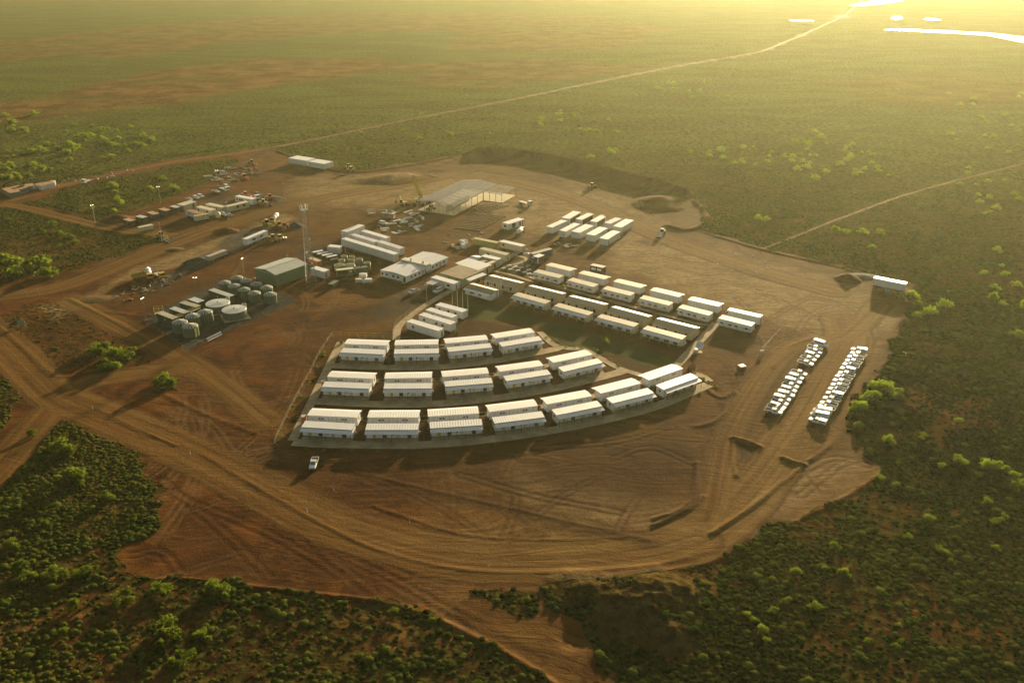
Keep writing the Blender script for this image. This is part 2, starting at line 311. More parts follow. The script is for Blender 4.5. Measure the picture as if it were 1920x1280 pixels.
# wheel tracks on the pad: many curved passes
tr = np.zeros(GX.shape)
trk = [((120, 700), (300, 790), (520, 905), (640, 960)), ((330, 690), (420, 640), (520, 590), (620, 560)), ((380, 660), (470, 630), (600, 600), (720, 575)), ((420, 720), (470, 680), (560, 660), (600, 700)),
       ((440, 640), (470, 610), (540, 605), (560, 640), (500, 680)), ((560, 690), (540, 740), (500, 790), (470, 800)), ((240, 870), (330, 930), (500, 1000), (640, 1080)), ((300, 900), (420, 1000), (500, 1080)),
       ((420, 930), (520, 960), (620, 1050), (700, 1110)), ((560, 980), (640, 1030), (760, 1080)), ((700, 1080), (820, 1150), (980, 1230)), ((640, 1040), (760, 1100), (900, 1180), (1010, 1240)), ((250, 1040), (300, 1035), (340, 1080)),
       ((860, 890), (1000, 930), (1160, 960)), ((1150, 860), (1220, 840), (1300, 870)), ((1000, 840), (1150, 830), (1260, 800)), ((1480, 650), (1520, 590), (1600, 570), (1640, 620), (1600, 690)), ((1380, 560), (1460, 620), (1540, 620)),
       ((1440, 600), (1520, 560), (1600, 590), (1560, 650)), ((1250, 500), (1400, 540), (1540, 600)), ((1180, 470), (1330, 500), (1500, 540)), ((1280, 400), (1230, 410), (1200, 380), (1230, 360)), ((1060, 370), (1150, 400), (1240, 425)),
       ((600, 420), (700, 380), (820, 340), (900, 320)), ((560, 400), (680, 350), (800, 315)), ((640, 430), (760, 440), (860, 470)), ((560, 360), (640, 340), (700, 350), (640, 390)), ((900, 320), (1000, 340), (1100, 370), (1200, 410)),
       ((1500, 930), (1580, 870), (1640, 860)), ((1480, 900), (1560, 860), (1640, 875)), ((340, 470), (450, 430), (560, 400)), ((180, 550), (300, 500), (420, 460)), ((500, 500), (540, 450), (600, 430), (620, 400))]
for i, pts in enumerate(trk):
    L = PX(*pts); m, u, v = lmask(L, 3.4, 0.6, 0)
    a = np.exp(-((np.abs(u) - 1.1) / 0.45) ** 2) * m; tr = np.maximum(tr, a)
tr2 = np.zeros(GX.shape); ra = random.Random(44)
def arc(cx, cy, hd, R_, ln):
    pts = []; x, y = cx, cy
    for k in range(14): pts.append((x, y)); x += math.cos(hd) * ln / 14; y += math.sin(hd) * ln / 14; hd += ln / 14 / R_
    return pts
for i in range(190):
    if i < 110: px, py = ra.uniform(60, 1680), 300 + 780 * ra.random() ** .8; hd = ra.uniform(0, 6.28); R_ = ra.choice((-1, 1)) * ra.uniform(18, 160); ln = ra.uniform(30, 110)
    else:
        px, py, hd = ra.choice(((480, 650, .4), (500, 1000, -.6), (1500, 590, .3), (620, 350, .2), (760, 1080, -.7), (1050, 380, -.3), (330, 740, -.8), (560, 620, .9), (1560, 880, .5), (900, 340, 0), (420, 480, .6)))
        px += ra.uniform(-50, 50); py += ra.uniform(-25, 25); hd += ra.uniform(-.35, .35); R_ = ra.choice((-1, 1)) * ra.uniform(14, 90); ln = ra.uniform(25, 80)
    cx, cy = G(px, py)
    if not -280 < cx < 240: continue
    L = arc(cx, cy, hd, R_, ln); m, u, v = lmask(L, 2.4, 0.4, 0); wd = ra.uniform(.28, .5)
    a = np.exp(-((np.abs(u) - .95) / wd) ** 2) * m * ra.uniform(.4, 1.0) * sstep(v, 0, 6) * (1 - sstep(v, ln - 8, ln)); tr2 = np.maximum(tr2, a)
tr2 *= dirt * (1 - 0.85 * RM) * (1 - pmask(VILLAGE, 2, 0)) * (1 - lawn) * (1 - grey)
tr *= dirt * (1 - 0.8 * RM); Z = Z - tr2 * 0.07 - tr * 0.12 * (1 - flat * 0.5)
Z = np.where(pmask(VILLAGE, 0.5, 0) > 0.5, np.minimum(Z, 0.0), Z)
def gridmesh(name, X, Y, Zv, nx, ny):
    me = bpy.data.meshes.new(name); n = nx * ny; co = np.stack([X, Y, Zv], 1).astype(np.float32)
    me.vertices.add(n); me.vertices.foreach_set('co', co.ravel())
    i = (np.arange(ny - 1)[:, None] * nx + np.arange(nx - 1)[None]).ravel()
    q = np.stack([i, i + 1, i + nx + 1, i + nx], 1).astype(np.int32); nf = len(q)
    me.loops.add(nf * 4); me.loops.foreach_set('vertex_index', q.ravel())
    me.polygons.add(nf); me.polygons.foreach_set('loop_start', np.arange(0, nf * 4, 4, dtype=np.int32)); me.polygons.foreach_set('loop_total', np.full(nf, 4, np.int32))
    me.polygons.foreach_set('use_smooth', np.ones(nf, bool)); me.update(); return me
def vattr(me, name, *ch):
    a = me.attributes.new(name, 'FLOAT_COLOR', 'POINT'); c = np.ones((len(me.vertices), 4), np.float32)
    for i, v in enumerate(ch): c[:, i] = v
    a.data.foreach_set('color', c.ravel())
gme = gridmesh("ground", GX, GY, Z, NX, NY)
vattr(gme, "ma", dirt, pale, grey, lawn)
vattr(gme, "mb", bare, RM, tr, dark)
vattr(gme, "mc", RU / 20.0, RV / 1000.0, spoil, reds)
vattr(gme, "md", worn, tr2, lmask(road_nw, 3.0, 1.5, 0.5)[0])
ground = bpy.data.objects.new("ground", gme); scene.collection.objects.link(ground); ground['kind'] = 'structure'
Z2 = Z.reshape(NY, NX); DIRT2 = dirt.reshape(NY, NX); SPOIL2 = spoil.reshape(NY, NX); BARE2 = bare.reshape(NY, NX); LAWN2 = lawn.reshape(NY, NX)
def samp(A, x, y):
    i = np.clip(np.searchsorted(gx, x) - 1, 0, NX - 2); j = np.clip(np.searchsorted(gy, y) - 1, 0, NY - 2)
    fx = (x - gx[i]) / (gx[i + 1] - gx[i]); fy = (y - gy[j]) / (gy[j + 1] - gy[j])
    return (A[j, i] * (1 - fx) + A[j, i + 1] * fx) * (1 - fy) + (A[j + 1, i] * (1 - fx) + A[j + 1, i + 1] * fx) * fy
def gz(x, y): return float(samp(Z2, np.array([x]), np.array([y]))[0])

g = NT("ground")
geo = g.n("NewGeometry"); P = geo.outputs['Position']
def attr(nm):
    a = g.n("Attribute", attribute_name=nm); sp = g.n("SeparateColor"); g.link(a.outputs['Color'], sp.inputs[0]); return sp.outputs[0], sp.outputs[1], sp.outputs[2], a.outputs['Alpha']
a_dirt, a_pale, a_grey, a_lawn = attr("ma"); a_bare, a_road, a_tr, a_dark = attr("mb"); a_ru, a_rv, a_spoil, a_red = attr("mc"); a_worn, a_tr2, a_nw, _x = attr("md")
n_big = g.noise(P, 0.012, 5, 0.6); n_mid = g.noise(P, 0.07, 5, 0.6, 0.8); n_s = g.noise(P, 0.5, 5, 0.65); n_f = g.noise(P, 2.2, 3, 0.6)
n_p = g.noise(P, 0.045, 6, 0.68, 1.5)
# --- plain under the hummocks
soil = g.mix(g.ramp(n_mid, 0.35, 0.7), (0.044, 0.018, 0.006), (0.115, 0.046, 0.013))
scrub = g.mix(g.ramp(n_s, 0.38, 0.62), (0.014, 0.015, 0.004), (0.056, 0.062, 0.013))
cover = g.math('MULTIPLY', g.ramp(g.noise(P, 0.33, 3, 0.7), 0.36, 0.52), g.ramp(n_big, 0.25, 0.6, 0.5, 0.85))
veg = g.mix(cover, soil, scrub)
farveg = g.mix(g.ramp(g.noise(g.mapping(P, (0.6, 1.6, 1)), 0.016, 6, 0.62, 1.0), 0.42, 0.60), (0.060, 0.050, 0.016), (0.088, 0.108, 0.024))
dist = g.n("VectorMath", operation='LENGTH'); g.link(P, dist.inputs[0])
vd = g.n("TexVoronoi", {'Scale': 0.16}); g.link(P, vd.inputs['Vector'])
tuft = g.mix(g.ramp(g.noise(P, 0.30, 4, 0.75), 0.42, 0.60), (0.034, 0.032, 0.009), (0.130, 0.136, 0.030)); tuft = g.mix(g.math('MULTIPLY', g.ramp(vd.outputs['Distance'], 0.32, 0.12), g.ramp(g.noise(P, 0.01, 4, 0.6), 0.48, 0.62)), tuft, (0.055, 0.095, 0.014))
veg = g.mix(g.ramp(dist.outputs['Value'], 350, 700), veg, g.mix(0.55, farveg, tuft))
bsoil = g.mix(g.ramp(g.noise(P, 0.03, 8, 0.72), 0.38, 0.62), (0.080, 0.032, 0.010), (0.190, 0.095, 0.036))
veg = g.mix(g.math('MULTIPLY', g.math('MULTIPLY', a_bare, g.ramp(n_s, 0.25, 0.55, 0.45, 1.0)), g.ramp(g.noise(g.mapping(P, (0.5, 1.5, 1)), 0.012, 7, 0.7, 0.6), 0.36, 0.52, 0.25, 1.0)), veg, bsoil)
# --- graded red earth
red = g.mix(g.ramp(n_mid, 0.32, 0.68), (0.056, 0.021, 0.004), (0.142, 0.062, 0.012))
red = g.mix(g.ramp(n_big, 0.35, 0.65, 0.0, 0.6), red, (0.175, 0.098, 0.028))
def streak(rot, sx, sy, sc, ds):
    w = g.n("VectorMath", operation='ADD'); nn = g.n("TexNoise", {'Scale': 0.018, 'Detail': 2.0}); g.link(P, nn.inputs['Vector'])
    sc_ = g.n("VectorMath", operation='SCALE'); g.link(nn.outputs[1], sc_.inputs[0]); sc_.inputs['Scale'].default_value = ds
    g.link(P, w.inputs[0]); g.link(sc_.outputs[0], w.inputs[1])
    return g.noise(g.mapping(w.outputs[0], (sx, sy, 1), rot), sc, 5, 0.6)
st1 = streak(0.25, 0.05, 1.0, 0.8, 26); st2 = streak(-0.5, 0.045, 1.0, 1.3, 34); st3 = streak(1.2, 0.06, 1.0, 1.0, 30)
stk = g.math('ADD', g.math('ADD', g.math('MULTIPLY', st1, 0.45), g.math('MULTIPLY', st2, 0.3)), g.math('MULTIPLY', st3, 0.25))
red = g.mix(g.math('MULTIPLY', a_red, 0.9), red, g.mix(g.ramp(n_mid, 0.3, 0.7), (0.050, 0.013, 0.0022), (0.165, 0.055, 0.008)))
red = g.mix(g.math('MULTIPLY', a_worn, g.ramp(n_p, 0.3, 0.6)), red, (0.215, 0.128, 0.040))
red = g.mix(g.ramp(n_p, 0.50, 0.62, 0, 0.6), red, (0.030, 0.011, 0.003))
red = g.mix(g.ramp(n_p, 0.42, 0.33, 0, 0.35), red, (0.165, 0.090, 0.026))
red = g.mix(g.ramp(stk, 0.40, 0.62), g.mix(0.45, red, (0.035, 0.014, 0.005)), red)
red = g.mix(g.ramp(stk, 0.53, 0.66, 0, 0.45), red, (0.200, 0.110, 0.036))
tan = g.mix(g.ramp(n_s, 0.3, 0.7), (0.205, 0.135, 0.055), (0.33, 0.235, 0.11))
tan = g.mix(g.ramp(stk, 0.42, 0.56, 0.55, 0.0), tan, (0.10, 0.050, 0.017))
earth = g.mix(g.math('MULTIPLY', a_pale, g.ramp(n_mid, 0.3, 0.55, 0.55, 1.0)), red, tan)
# roads: long wheel-polished bands following the centre line
cmb = g.n("CombineXYZ"); g.link(g.math('MULTIPLY', a_ru, 20.0), cmb.inputs[0]); g.link(g.math('MULTIPLY', a_rv, 1000.0 * 0.02), cmb.inputs[1])
rb = g.noise(cmb.outputs[0], 0.42, 6, 0.68)
roadc = g.mix(g.ramp(rb, 0.35, 0.65), (0.100, 0.048, 0.012), (0.200, 0.112, 0.032))
roadc = g.mix(g.math('MULTIPLY', a_worn, 0.6), roadc, g.mix(g.ramp(rb, 0.38, 0.6), (0.12, 0.062, 0.015), (0.235, 0.145, 0.045)))
earth = g.mix(g.math('MULTIPLY', g.math('MULTIPLY', a_road, g.math('SUBTRACT', 1.0, a_road)), 2.6, clamp=True), earth, (0.040, 0.018, 0.006))
earth = g.mix(g.math('MULTIPLY', a_road, 0.72), earth, roadc)
gcol = g.mix(g.ramp(n_s, 0.3, 0.7), (0.020, 0.022, 0.021), (0.055, 0.057, 0.050))
gcol = g.mix(g.ramp(n_mid, 0.5, 0.68, 0, 0.5), gcol, (0.14, 0.115, 0.08))
earth = g.mix(a_grey, earth, gcol)
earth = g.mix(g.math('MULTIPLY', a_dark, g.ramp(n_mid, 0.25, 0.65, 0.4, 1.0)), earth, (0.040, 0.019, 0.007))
earth = g.mix(g.math('MULTIPLY', a_tr, 0.45), earth, (0.040, 0.016, 0.006))
earth = g.mix(g.math('MULTIPLY', a_tr2, g.ramp(n_s, .3, .6, .35, .8)), earth, g.mix(g.ramp(n_big, .45, .55), (0.032, 0.013, 0.005), (0.17, 0.10, 0.04)))
lawnc = g.mix(g.ramp(n_mid, 0.35, 0.62), (0.026, 0.040, 0.009), (0.060, 0.068, 0.018))
lawnc = g.mix(g.ramp(g.noise(g.mapping(P, (0.3, 1.4, 1), 0.45), 0.16, 4, 0.6), 0.52, 0.64, 0, 0.8), lawnc, (0.09, 0.056, 0.024))
earth = g.mix(a_lawn, earth, lawnc)
# stones and flecks of rubbish soil
vor = g.n("TexVoronoi", {'Scale': 0.9}); g.link(P, vor.inputs['Vector'])
earth = g.mix(g.math('MULTIPLY', g.ramp(vor.outputs['Distance'], 0.10, 0.05, 0, 1), g.ramp(g.noise(P, 0.05, 2), 0.52, 0.64)), earth, (0.24, 0.16, 0.09))
spc = g.mix(g.ramp(n_s, 0.35, 0.65), (0.026, 0.017, 0.006), (0.080, 0.056, 0.016))
earth = g.mix(a_spoil, earth, spc)
fine = g.noise(P, 3.2, 3, 0.8)
earth = g.mix(g.ramp(fine, 0.30, 0.50, 0.42, 0.0), earth, (0.022, 0.009, 0.003)); earth = g.mix(g.ramp(fine, 0.55, 0.72, 0.0, 0.30), earth, (0.24, 0.145, 0.055))
earth = g.mix(a_nw, earth, (0.15, 0.070, 0.024))
edge = g.math('ADD', a_dirt, g.math('MULTIPLY', g.math('SUBTRACT', n_s, 0.5), 0.9))
dm = g.ramp(edge, 0.42, 0.58)
col = g.mix(g.math('MAXIMUM', dm, a_spoil), veg, earth)
# relief
hum = g.n("TexVoronoi", {'Scale': 0.42, 'Randomness': 1.0}); hum.feature = 'SMOOTH_F1'
wv = g.n("VectorMath", operation='ADD'); nz = g.n("TexNoise", {'Scale': 0.8}); g.link(P, nz.inputs['Vector']); g.link(P, wv.inputs[0]); g.link(nz.outputs[1], wv.inputs[1]); g.link(wv.outputs[0], hum.inputs['Vector'])
hv = g.math('MULTIPLY', g.math('SUBTRACT', 1.0, hum.outputs['Distance']), g.ramp(g.noise(P, 0.3, 2), 0.3, 0.6))
hveg = g.math('MULTIPLY', g.math('ADD', hv, g.math('MULTIPLY', n_f, 0.35)), 1.0)
hdirt = g.math('ADD', g.math('MULTIPLY', stk, 0.55), g.math('ADD', g.math('MULTIPLY', n_f, 0.22), g.math('MULTIPLY', n_s, 0.28)))
hdirt = g.math('ADD', hdirt, g.math('MULTIPLY', g.math('MULTIPLY', rb, a_road), 0.25))
hdirt = g.math('ADD', hdirt, g.math('MULTIPLY', g.math('MULTIPLY', g.noise(P, 0.6, 6, 0.75), a_spoil), 3.0))
mh = g.n("Mix", data_type='FLOAT'); g.link(dm, mh.inputs[0]); g.link(hveg, mh.inputs[2]); g.link(hdirt, mh.inputs[3])
g.bsdf(col, 0.95, mh.outputs[0], 0.85, 0.55, spec=g.math('MULTIPLY', dm, 0.020))
gme.materials.append(g.m)

# ------------------------------------------------------------------ SPINIFEX (uncountable ground cover)
def dome_proto(nr, na, r):
    v = [(0, 0, 0.62)]; f = []
    for i in range(1, nr + 1):
        t = i / nr * math.pi / 2
        for k in range(na):
            a = 2 * math.pi * (k + 0.5 * (i % 2)) / na; q = 1 + r.uniform(-.16, .16)
            v.append((math.sin(t) * math.cos(a) * q, math.sin(t) * math.sin(a) * q, 0.62 * math.cos(t) * (1 + r.uniform(-.15, .15)) - (0.12 if i == nr else 0)))
    for k in range(na): f.append((0, 1 + k, 1 + (k + 1) % na))
    for i in range(nr - 1):
        b = 1 + i * na
        for k in range(na):
            k2 = (k + 1) % na; f.append((b + k, b + na + k, b + na + k2)); f.append((b + k, b + na + k2, b + k2))
    return v, f
def blade_proto(nb, r):
    v = []; f = []
    for i in range(nb):
        a = r.uniform(0, 6.283); t = math.acos(r.uniform(0.05, 1)); d = Vector((math.sin(t) * math.cos(a), math.sin(t) * math.sin(a), math.cos(t) * .62))
        s = Vector((-math.sin(a), math.cos(a), 0)) * 0.055; b = d * 0.85; e = d * r.uniform(1.15, 1.38) + Vector((0, 0, .05)); o = len(v)
        v += [tuple(b - s), tuple(b + s), tuple(e)]; f.append((o, o + 1, o + 2))
    return v, f
def stamp(name, protos, inst, mat, coljit):
    """protos: list of (verts, tris); inst: x,y,z,scale,rot,which,colour"""
    V = []; T = []; C = []; off = 0
    for w, (pv, pf) in enumerate(protos):
        s = inst[inst[:, 5] == w]
        if not len(s): continue
        pv = np.array(pv); pf = np.array(pf); n = len(s); c, si = np.cos(s[:, 4]), np.sin(s[:, 4])
        x = (pv[None, :, 0] * c[:, None] - pv[None, :, 1] * si[:, None]) * s[:, 3:4] + s[:, 0:1]
        y = (pv[None, :, 0] * si[:, None] + pv[None, :, 1] * c[:, None]) * s[:, 3:4] + s[:, 1:2]
        z = pv[None, :, 2] * s[:, 3:4] * s[:, 7:8] + s[:, 2:3]
        V.append(np.stack([x, y, z], 2).reshape(-1, 3)); C.append(np.repeat(s[:, 6], len(pv)))
        T.append((pf[None] + (np.arange(n) * len(pv))[:, None, None]).reshape(-1, 3) + off); off += n * len(pv)
    V = np.concatenate(V).astype(np.float32); T = np.concatenate(T).astype(np.int32); C = np.concatenate(C)
    me = bpy.data.meshes.new(name); me.vertices.add(len(V)); me.vertices.foreach_set('co', V.ravel())
    me.loops.add(len(T) * 3); me.loops.foreach_set('vertex_index', T.ravel()); me.polygons.add(len(T))
    me.polygons.foreach_set('loop_start', np.arange(0, len(T) * 3, 3, dtype=np.int32)); me.polygons.foreach_set('loop_total', np.full(len(T), 3, np.int32))
    me.polygons.foreach_set('use_smooth', np.ones(len(T), bool)); me.update()
    vattr(me, "tint", C, C, C); me.materials.append(mat)
    o = bpy.data.objects.new(name, me); scene.collection.objects.link(o); return o
sm = NT("spinifex"); sgeo = sm.n("NewGeometry"); ta = sm.n("Attribute", attribute_name="tint")
tc = sm.n("ValToRGB"); sm.link(ta.outputs['Fac'], tc.inputs[0]); cr = tc.color_ramp
cr.elements[0].position = 0.0; cr.elements[0].color = (0.014, 0.018, 0.004, 1); cr.elements[1].position = 1.0; cr.elements[1].color = (0.130, 0.098, 0.020, 1)
e = cr.elements.new(0.35); e.color = (0.034, 0.050, 0.007, 1); e = cr.elements.new(0.7); e.color = (0.080, 0.098, 0.014, 1)
sc2 = sm.mix(sm.ramp(sm.noise(sgeo.outputs['Position'], 3.0, 3), 0.3, 0.7), sm.mix(0.45, tc.outputs[0], (0.01, 0.012, 0.004)), tc.outputs[0])
dif = sm.n("BsdfDiffuse"); sm.link(sc2, dif.inputs[0]); trl = sm.n("BsdfTranslucent"); sm.link(sc2, trl.inputs[0])
bp = sm.n("Bump", {'Strength': 1.0, 'Distance': 0.12}); sm.link(sm.noise(sgeo.outputs['Position'], 5.0, 4, 0.7), bp.inputs['Height']); sm.link(bp.outputs[0], dif.inputs['Normal'])
ms = sm.n("MixShader", {0: 0.22}); sm.link(dif.outputs[0], ms.inputs[1]); sm.link(trl.outputs[0], ms.inputs[2]); sm.link(ms.outputs[0], sm.out.inputs[0])
r_ = random.Random(5); protos = []
for i in range(4):
    dv, df = dome_proto(3, 9, r_); bv, bf = blade_proto(34, r_); o = len(dv); protos.append((dv + bv, df + [tuple(a + o for a in t) for t in bf]))
for i in range(4): protos.append(dome_proto(2, 6, r_))
def scatter(d0, d1, sp, smin, smax, w0, dens=1.0, fade=1900, gap=0.0):
    xs = np.arange(-900, 900, sp); ys = np.arange(d0, d1, sp); X, Y = [a.ravel() for a in np.meshgrid(xs, ys)]
    X = X + rng.uniform(-.5, .5, X.shape) * sp; Y = Y + rng.uniform(-.5, .5, X.shape) * sp
    k = np.abs(X) < (Y * ct + CAMH * st) * 0.60 + 14; X, Y = X[k], Y[k]
    dm_ = np.maximum(samp(DIRT2, X, Y), samp(SPOIL2, X, Y) * (0.32 + 0.5 * (fbm(X, Y, 9, 3, 8) > .44))); bm = samp(BARE2, X, Y); lm = samp(LAWN2, X, Y)
    patch = fbm(X, Y, 28, 3, 51) - gap * sstep(-X, -30, 40); fine = fbm(X, Y, 7, 2, 52)
    pr = (1 - sstep(dm_, 0.15, 0.55)) * (1 - 0.9 * bm) * (0.35 + 0.95 * sstep(patch * 0.6 + fine * 0.4, 0.36, 0.58)) * dens
    pr = pr * (1 - 0.12 * sstep(-X, -15, 30) * (Y < 235)) * (1 - sstep(np.hypot(X, Y), 420, fade)); k = rng.uniform(0, 1, X.shape) < pr; X, Y, patch, fine = X[k], Y[k], patch[k], fine[k]; n = len(X)
    tint = np.clip(0.30 + 0.30 * sstep(-X, -20, 60) * (Y < 330) + 0.12 * sstep(Y, 230, 360) + (fbm(X, Y, 60, 2, 61) - 0.5) * 0.9 + rng.normal(0, 0.15, n), 0, 1); tint = tint * (1 - sstep(Y, 250, 560)) + (0.5 + rng.normal(0, .1, n)) * sstep(Y, 250, 560); tint = np.clip(tint, 0, 1)  # tint goes paler with distance, standing in for backlit grass
    s = rng.uniform(smin, smax, n) ** 1.0 * (0.45 + 1.0 * fine)
    lucky = rng.uniform(0, 1, n) < 0.05 * (Y < 420); tint = np.where(lucky, 0.72, tint); s = np.where(lucky, s * 1.45, s)
    inst = np.stack([X, Y, samp(Z2, X, Y) - 0.03, s, rng.uniform(0, 6.28, n), w0 + rng.integers(0, 4, n), tint, rng.uniform(0.7, 1.15, n) * (1 - 0.35 * sstep(Y, 230, 560))], 1)
    return inst
# ------------------------------------------------------------------ mesh builder
COL = scene.collection
class MB:
    def __init__(s): s.v = []; s.f = []; s.m = []
    def quad(s, pts, m=0):
        o = len(s.v); s.v += [tuple(p) for p in pts]; s.f.append(tuple(range(o, o + len(pts)))); s.m.append(m); return s
    def hexa(s, p, m=0):   # 8 corners: bottom 4 ccw, top 4 ccw
        o = len(s.v); s.v += [tuple(q) for q in p]
        for f in ((3, 2, 1, 0), (4, 5, 6, 7), (0, 1, 5, 4), (1, 2, 6, 5), (2, 3, 7, 6), (3, 0, 4, 7)): s.f.append(tuple(o + i for i in f)); s.m.append(m)
        return s
    def box(s, x0, x1, y0, y1, z0, z1, m=0):
        return s.hexa([(x0, y0, z0), (x1, y0, z0), (x1, y1, z0), (x0, y1, z0), (x0, y0, z1), (x1, y0, z1), (x1, y1, z1), (x0, y1, z1)], m)
    def slab(s, x0, x1, ya, yb, za, zb, t, m=0):   # sloping slab: z=za at ya, zb at yb
        return s.hexa([(x0, ya, za), (x1, ya, za), (x1, yb, zb), (x0, yb, zb), (x0, ya, za + t), (x1, ya, za + t), (x1, yb, zb + t), (x0, yb, zb + t)], m)
    def cyl(s, a, b, r, n=8, m=0, r2=None, caps=True):
        a = Vector(a); b = Vector(b); r2 = r if r2 is None else r2; d = (b - a)
        if d.length < 1e-6: return s
        z = d.normalized(); x = z.orthogonal().normalized(); y = z.cross(x); o = len(s.v)
        for c, q in ((a, r), (b, r2)):
            for k in range(n):
                t = 2 * math.pi * k / n; s.v.append(tuple(c + x * math.cos(t) * q + y * math.sin(t) * q))
        for k in range(n):
            k2 = (k + 1) % n; s.f.append((o + k, o + k2, o + n + k2, o + n + k)); s.m.append(m)
        if caps:
            s.f.append(tuple(o + k for k in range(n))[::-1]); s.m.append(m); s.f.append(tuple(o + n + k for k in range(n))); s.m.append(m)
        return s
    def path(s, pts, r, n=5, m=0):
        for a, b in zip(pts, pts[1:]): s.cyl(a, b, r, n, m)
        return s
    def lathe(s, prof, n=24, m=0, c=(0, 0)):
        o = len(s.v)
        for r, z in prof:
            for k in range(n):
                t = 2 * math.pi * k / n; s.v.append((c[0] + r * math.cos(t), c[1] + r * math.sin(t), z))
        for i in range(len(prof) - 1):
            for k in range(n):
                k2 = (k + 1) % n; s.f.append((o + i * n + k, o + i * n + k2, o + (i + 1) * n + k2, o + (i + 1) * n + k)); s.m.append(m)
        return s
    def prism(s, poly, x0, x1, m=0, ax='x'):   # polygon in (y,z) extruded along x (or (x,z) along y)
        n = len(poly); o = len(s.v)
        for xx in (x0, x1): s.v += [((xx, a, b) if ax == 'x' else (a, xx, b)) for a, b in poly]
        for k in range(n):
            k2 = (k + 1) % n; s.f.append((o + k, o + k2, o + n + k2, o + n + k)); s.m.append(m)
        s.f.append(tuple(o + k for k in range(n))[::-1]); s.m.append(m); s.f.append(tuple(o + n + k for k in range(n))); s.m.append(m)
        return s
    def blob(s, c, r, n=10, m=0, sx=1, sy=1, sz=1, seed=0, j=0.0):
        rr = random.Random(seed); o = len(s.v); R = n // 2
        for i in range(R + 1):
            t = math.pi * i / R
            for k in range(n):
                a = 2 * math.pi * k / n; q = r * (1 + rr.uniform(-j, j)) if 0 < i < R else r
                s.v.append((c[0] + sx * q * math.sin(t) * math.cos(a), c[1] + sy * q * math.sin(t) * math.sin(a), c[2] + sz * q * math.cos(t)))
        for i in range(R):
            for k in range(n):
                k2 = (k + 1) % n; s.f.append((o + i * n + k, o + (i + 1) * n + k, o + (i + 1) * n + k2, o + i * n + k2)); s.m.append(m)
        return s
    def xf(s, rz=0, loc=(0, 0, 0)):
        c, q = math.cos(rz), math.sin(rz); s.v = [(x * c - y * q + loc[0], x * q + y * c + loc[1], z + loc[2]) for x, y, z in s.v]; return s
    def mesh(s, name, mats, smooth=False):
        me = bpy.data.meshes.new(name); me.from_pydata(s.v, [], s.f)
        for k in (mats if isinstance(mats, (list, tuple)) else [mats]): me.materials.append(k)
        me.polygons.foreach_set('material_index', s.m)
        if smooth: me.polygons.foreach_set('use_smooth', [True] * len(s.f))
        me.update(); b = __import__('bmesh').new(); b.from_mesh(me); __import__('bmesh').ops.recalc_face_normals(b, faces=b.faces); b.to_mesh(me); b.free(); return me
    def build(s, name, mats, parent=None, smooth=False, loc=None, rz=0):
        o = bpy.data.objects.new(name, s.mesh(name, mats, smooth)); COL.objects.link(o)
        if parent is not None: o.parent = parent
        if loc is not None: o.location = loc
        o.rotation_euler.z = rz; return o
BADL = []
def tag(o, label, cat, group=None):
    if label and not 4 <= len(label.replace(",", "").split()) <= 16: BADL.append(label)
    o['label'] = label; o['category'] = cat
    if group: o['group'] = group
    return o
def thing(name, label, cat, loc=(0, 0, 0), rz=0, group=None):
    o = bpy.data.objects.new(name, None); COL.objects.link(o); o.empty_display_size = 0.5
    o.location = loc if len(loc) == 3 else (*loc, 0); o.rotation_euler.z = rz; return tag(o, label, cat, group)
def kids(o): return [c for c in KIDS.get(o.name, [])]
def copy_tree(o, loc, rz, label, group=None, scale=None):
    r = o.copy(); COL.objects.link(r); r.location = loc if len(loc) == 3 else (*loc, 0); r.rotation_euler.z = rz; r['label'] = label
    if group: r['group'] = group
    if scale: r.scale = (scale, scale, scale)
    for ch in o.children:
        c = ch.copy(); COL.objects.link(c); c.parent = r
        for g_ in ch.children:
            d = g_.copy(); COL.objects.link(d); d.parent = c
    return r
# ------------------------------------------------------------------ materials
MATS = {}
def paint(name, col, rough=0.55, var=0.12, dirt_amt=0.25, rib=None, metal=0.0, spec=0.35, dirtcol=(0.20, 0.10, 0.045), ribd=0.05):
    """coated metal / panel: soft weathering, red dust low down, optional ribs (axis, pitch)"""
    if name in MATS: return MATS[name]
    t = NT(name); tc = t.n("TexCoord"); O = tc.outputs['Object']; geo = t.n("NewGeometry")
    nv = t.noise(geo.outputs['Position'], 0.35, 4, 0.6); nf = t.noise(geo.outputs['Position'], 2.5, 3, 0.6)
    lo = tuple(c * (1 - var) for c in col); hi = tuple(min(1, c * (1 + var * 0.5)) for c in col)
    c = t.mix(t.ramp(nv, 0.3, 0.7), lo, hi)
    sep = t.n("SeparateXYZ"); t.link(geo.outputs['Position'], sep.inputs[0])
    low = t.ramp(sep.outputs[2], 0.1, 1.6, 1.0, 0.12)
    c = t.mix(t.math('MULTIPLY', t.math('MULTIPLY', low, t.ramp(nf, 0.35, 0.7)), dirt_amt), c, dirtcol)
    oi_ = t.n('ObjectInfo').outputs['Random']; c = t.mix(t.math('MULTIPLY', t.math('MULTIPLY', oi_, oi_), min(.5, dirt_amt * 1.1)), c, tuple(k * .55 + d * .35 for k, d in zip(col, dirtcol)))
    bump = None
    if rib:
        s2 = t.n("SeparateXYZ"); t.link(O, s2.inputs[0]); v = s2.outputs['XYZ'.index(rib[0])]
        fr = t.math('FRACT', t.math('DIVIDE', v, rib[1])); tri = t.ramp(t.math('ABSOLUTE', t.math('SUBTRACT', fr, 0.5)), 0.12, 0.38)
        bump = tri; c = t.mix(t.math('MULTIPLY', tri, 0.16), c, tuple(k * 0.45 for k in col))
    t.bsdf(c, rough, bump, 0.6, ribd, spec, metal); MATS[name] = t.m; return t.m
roof_w = paint("white_roof", (0.74, 0.74, 0.72), 0.5, 0.06, 0.1, ('X', 0.75))
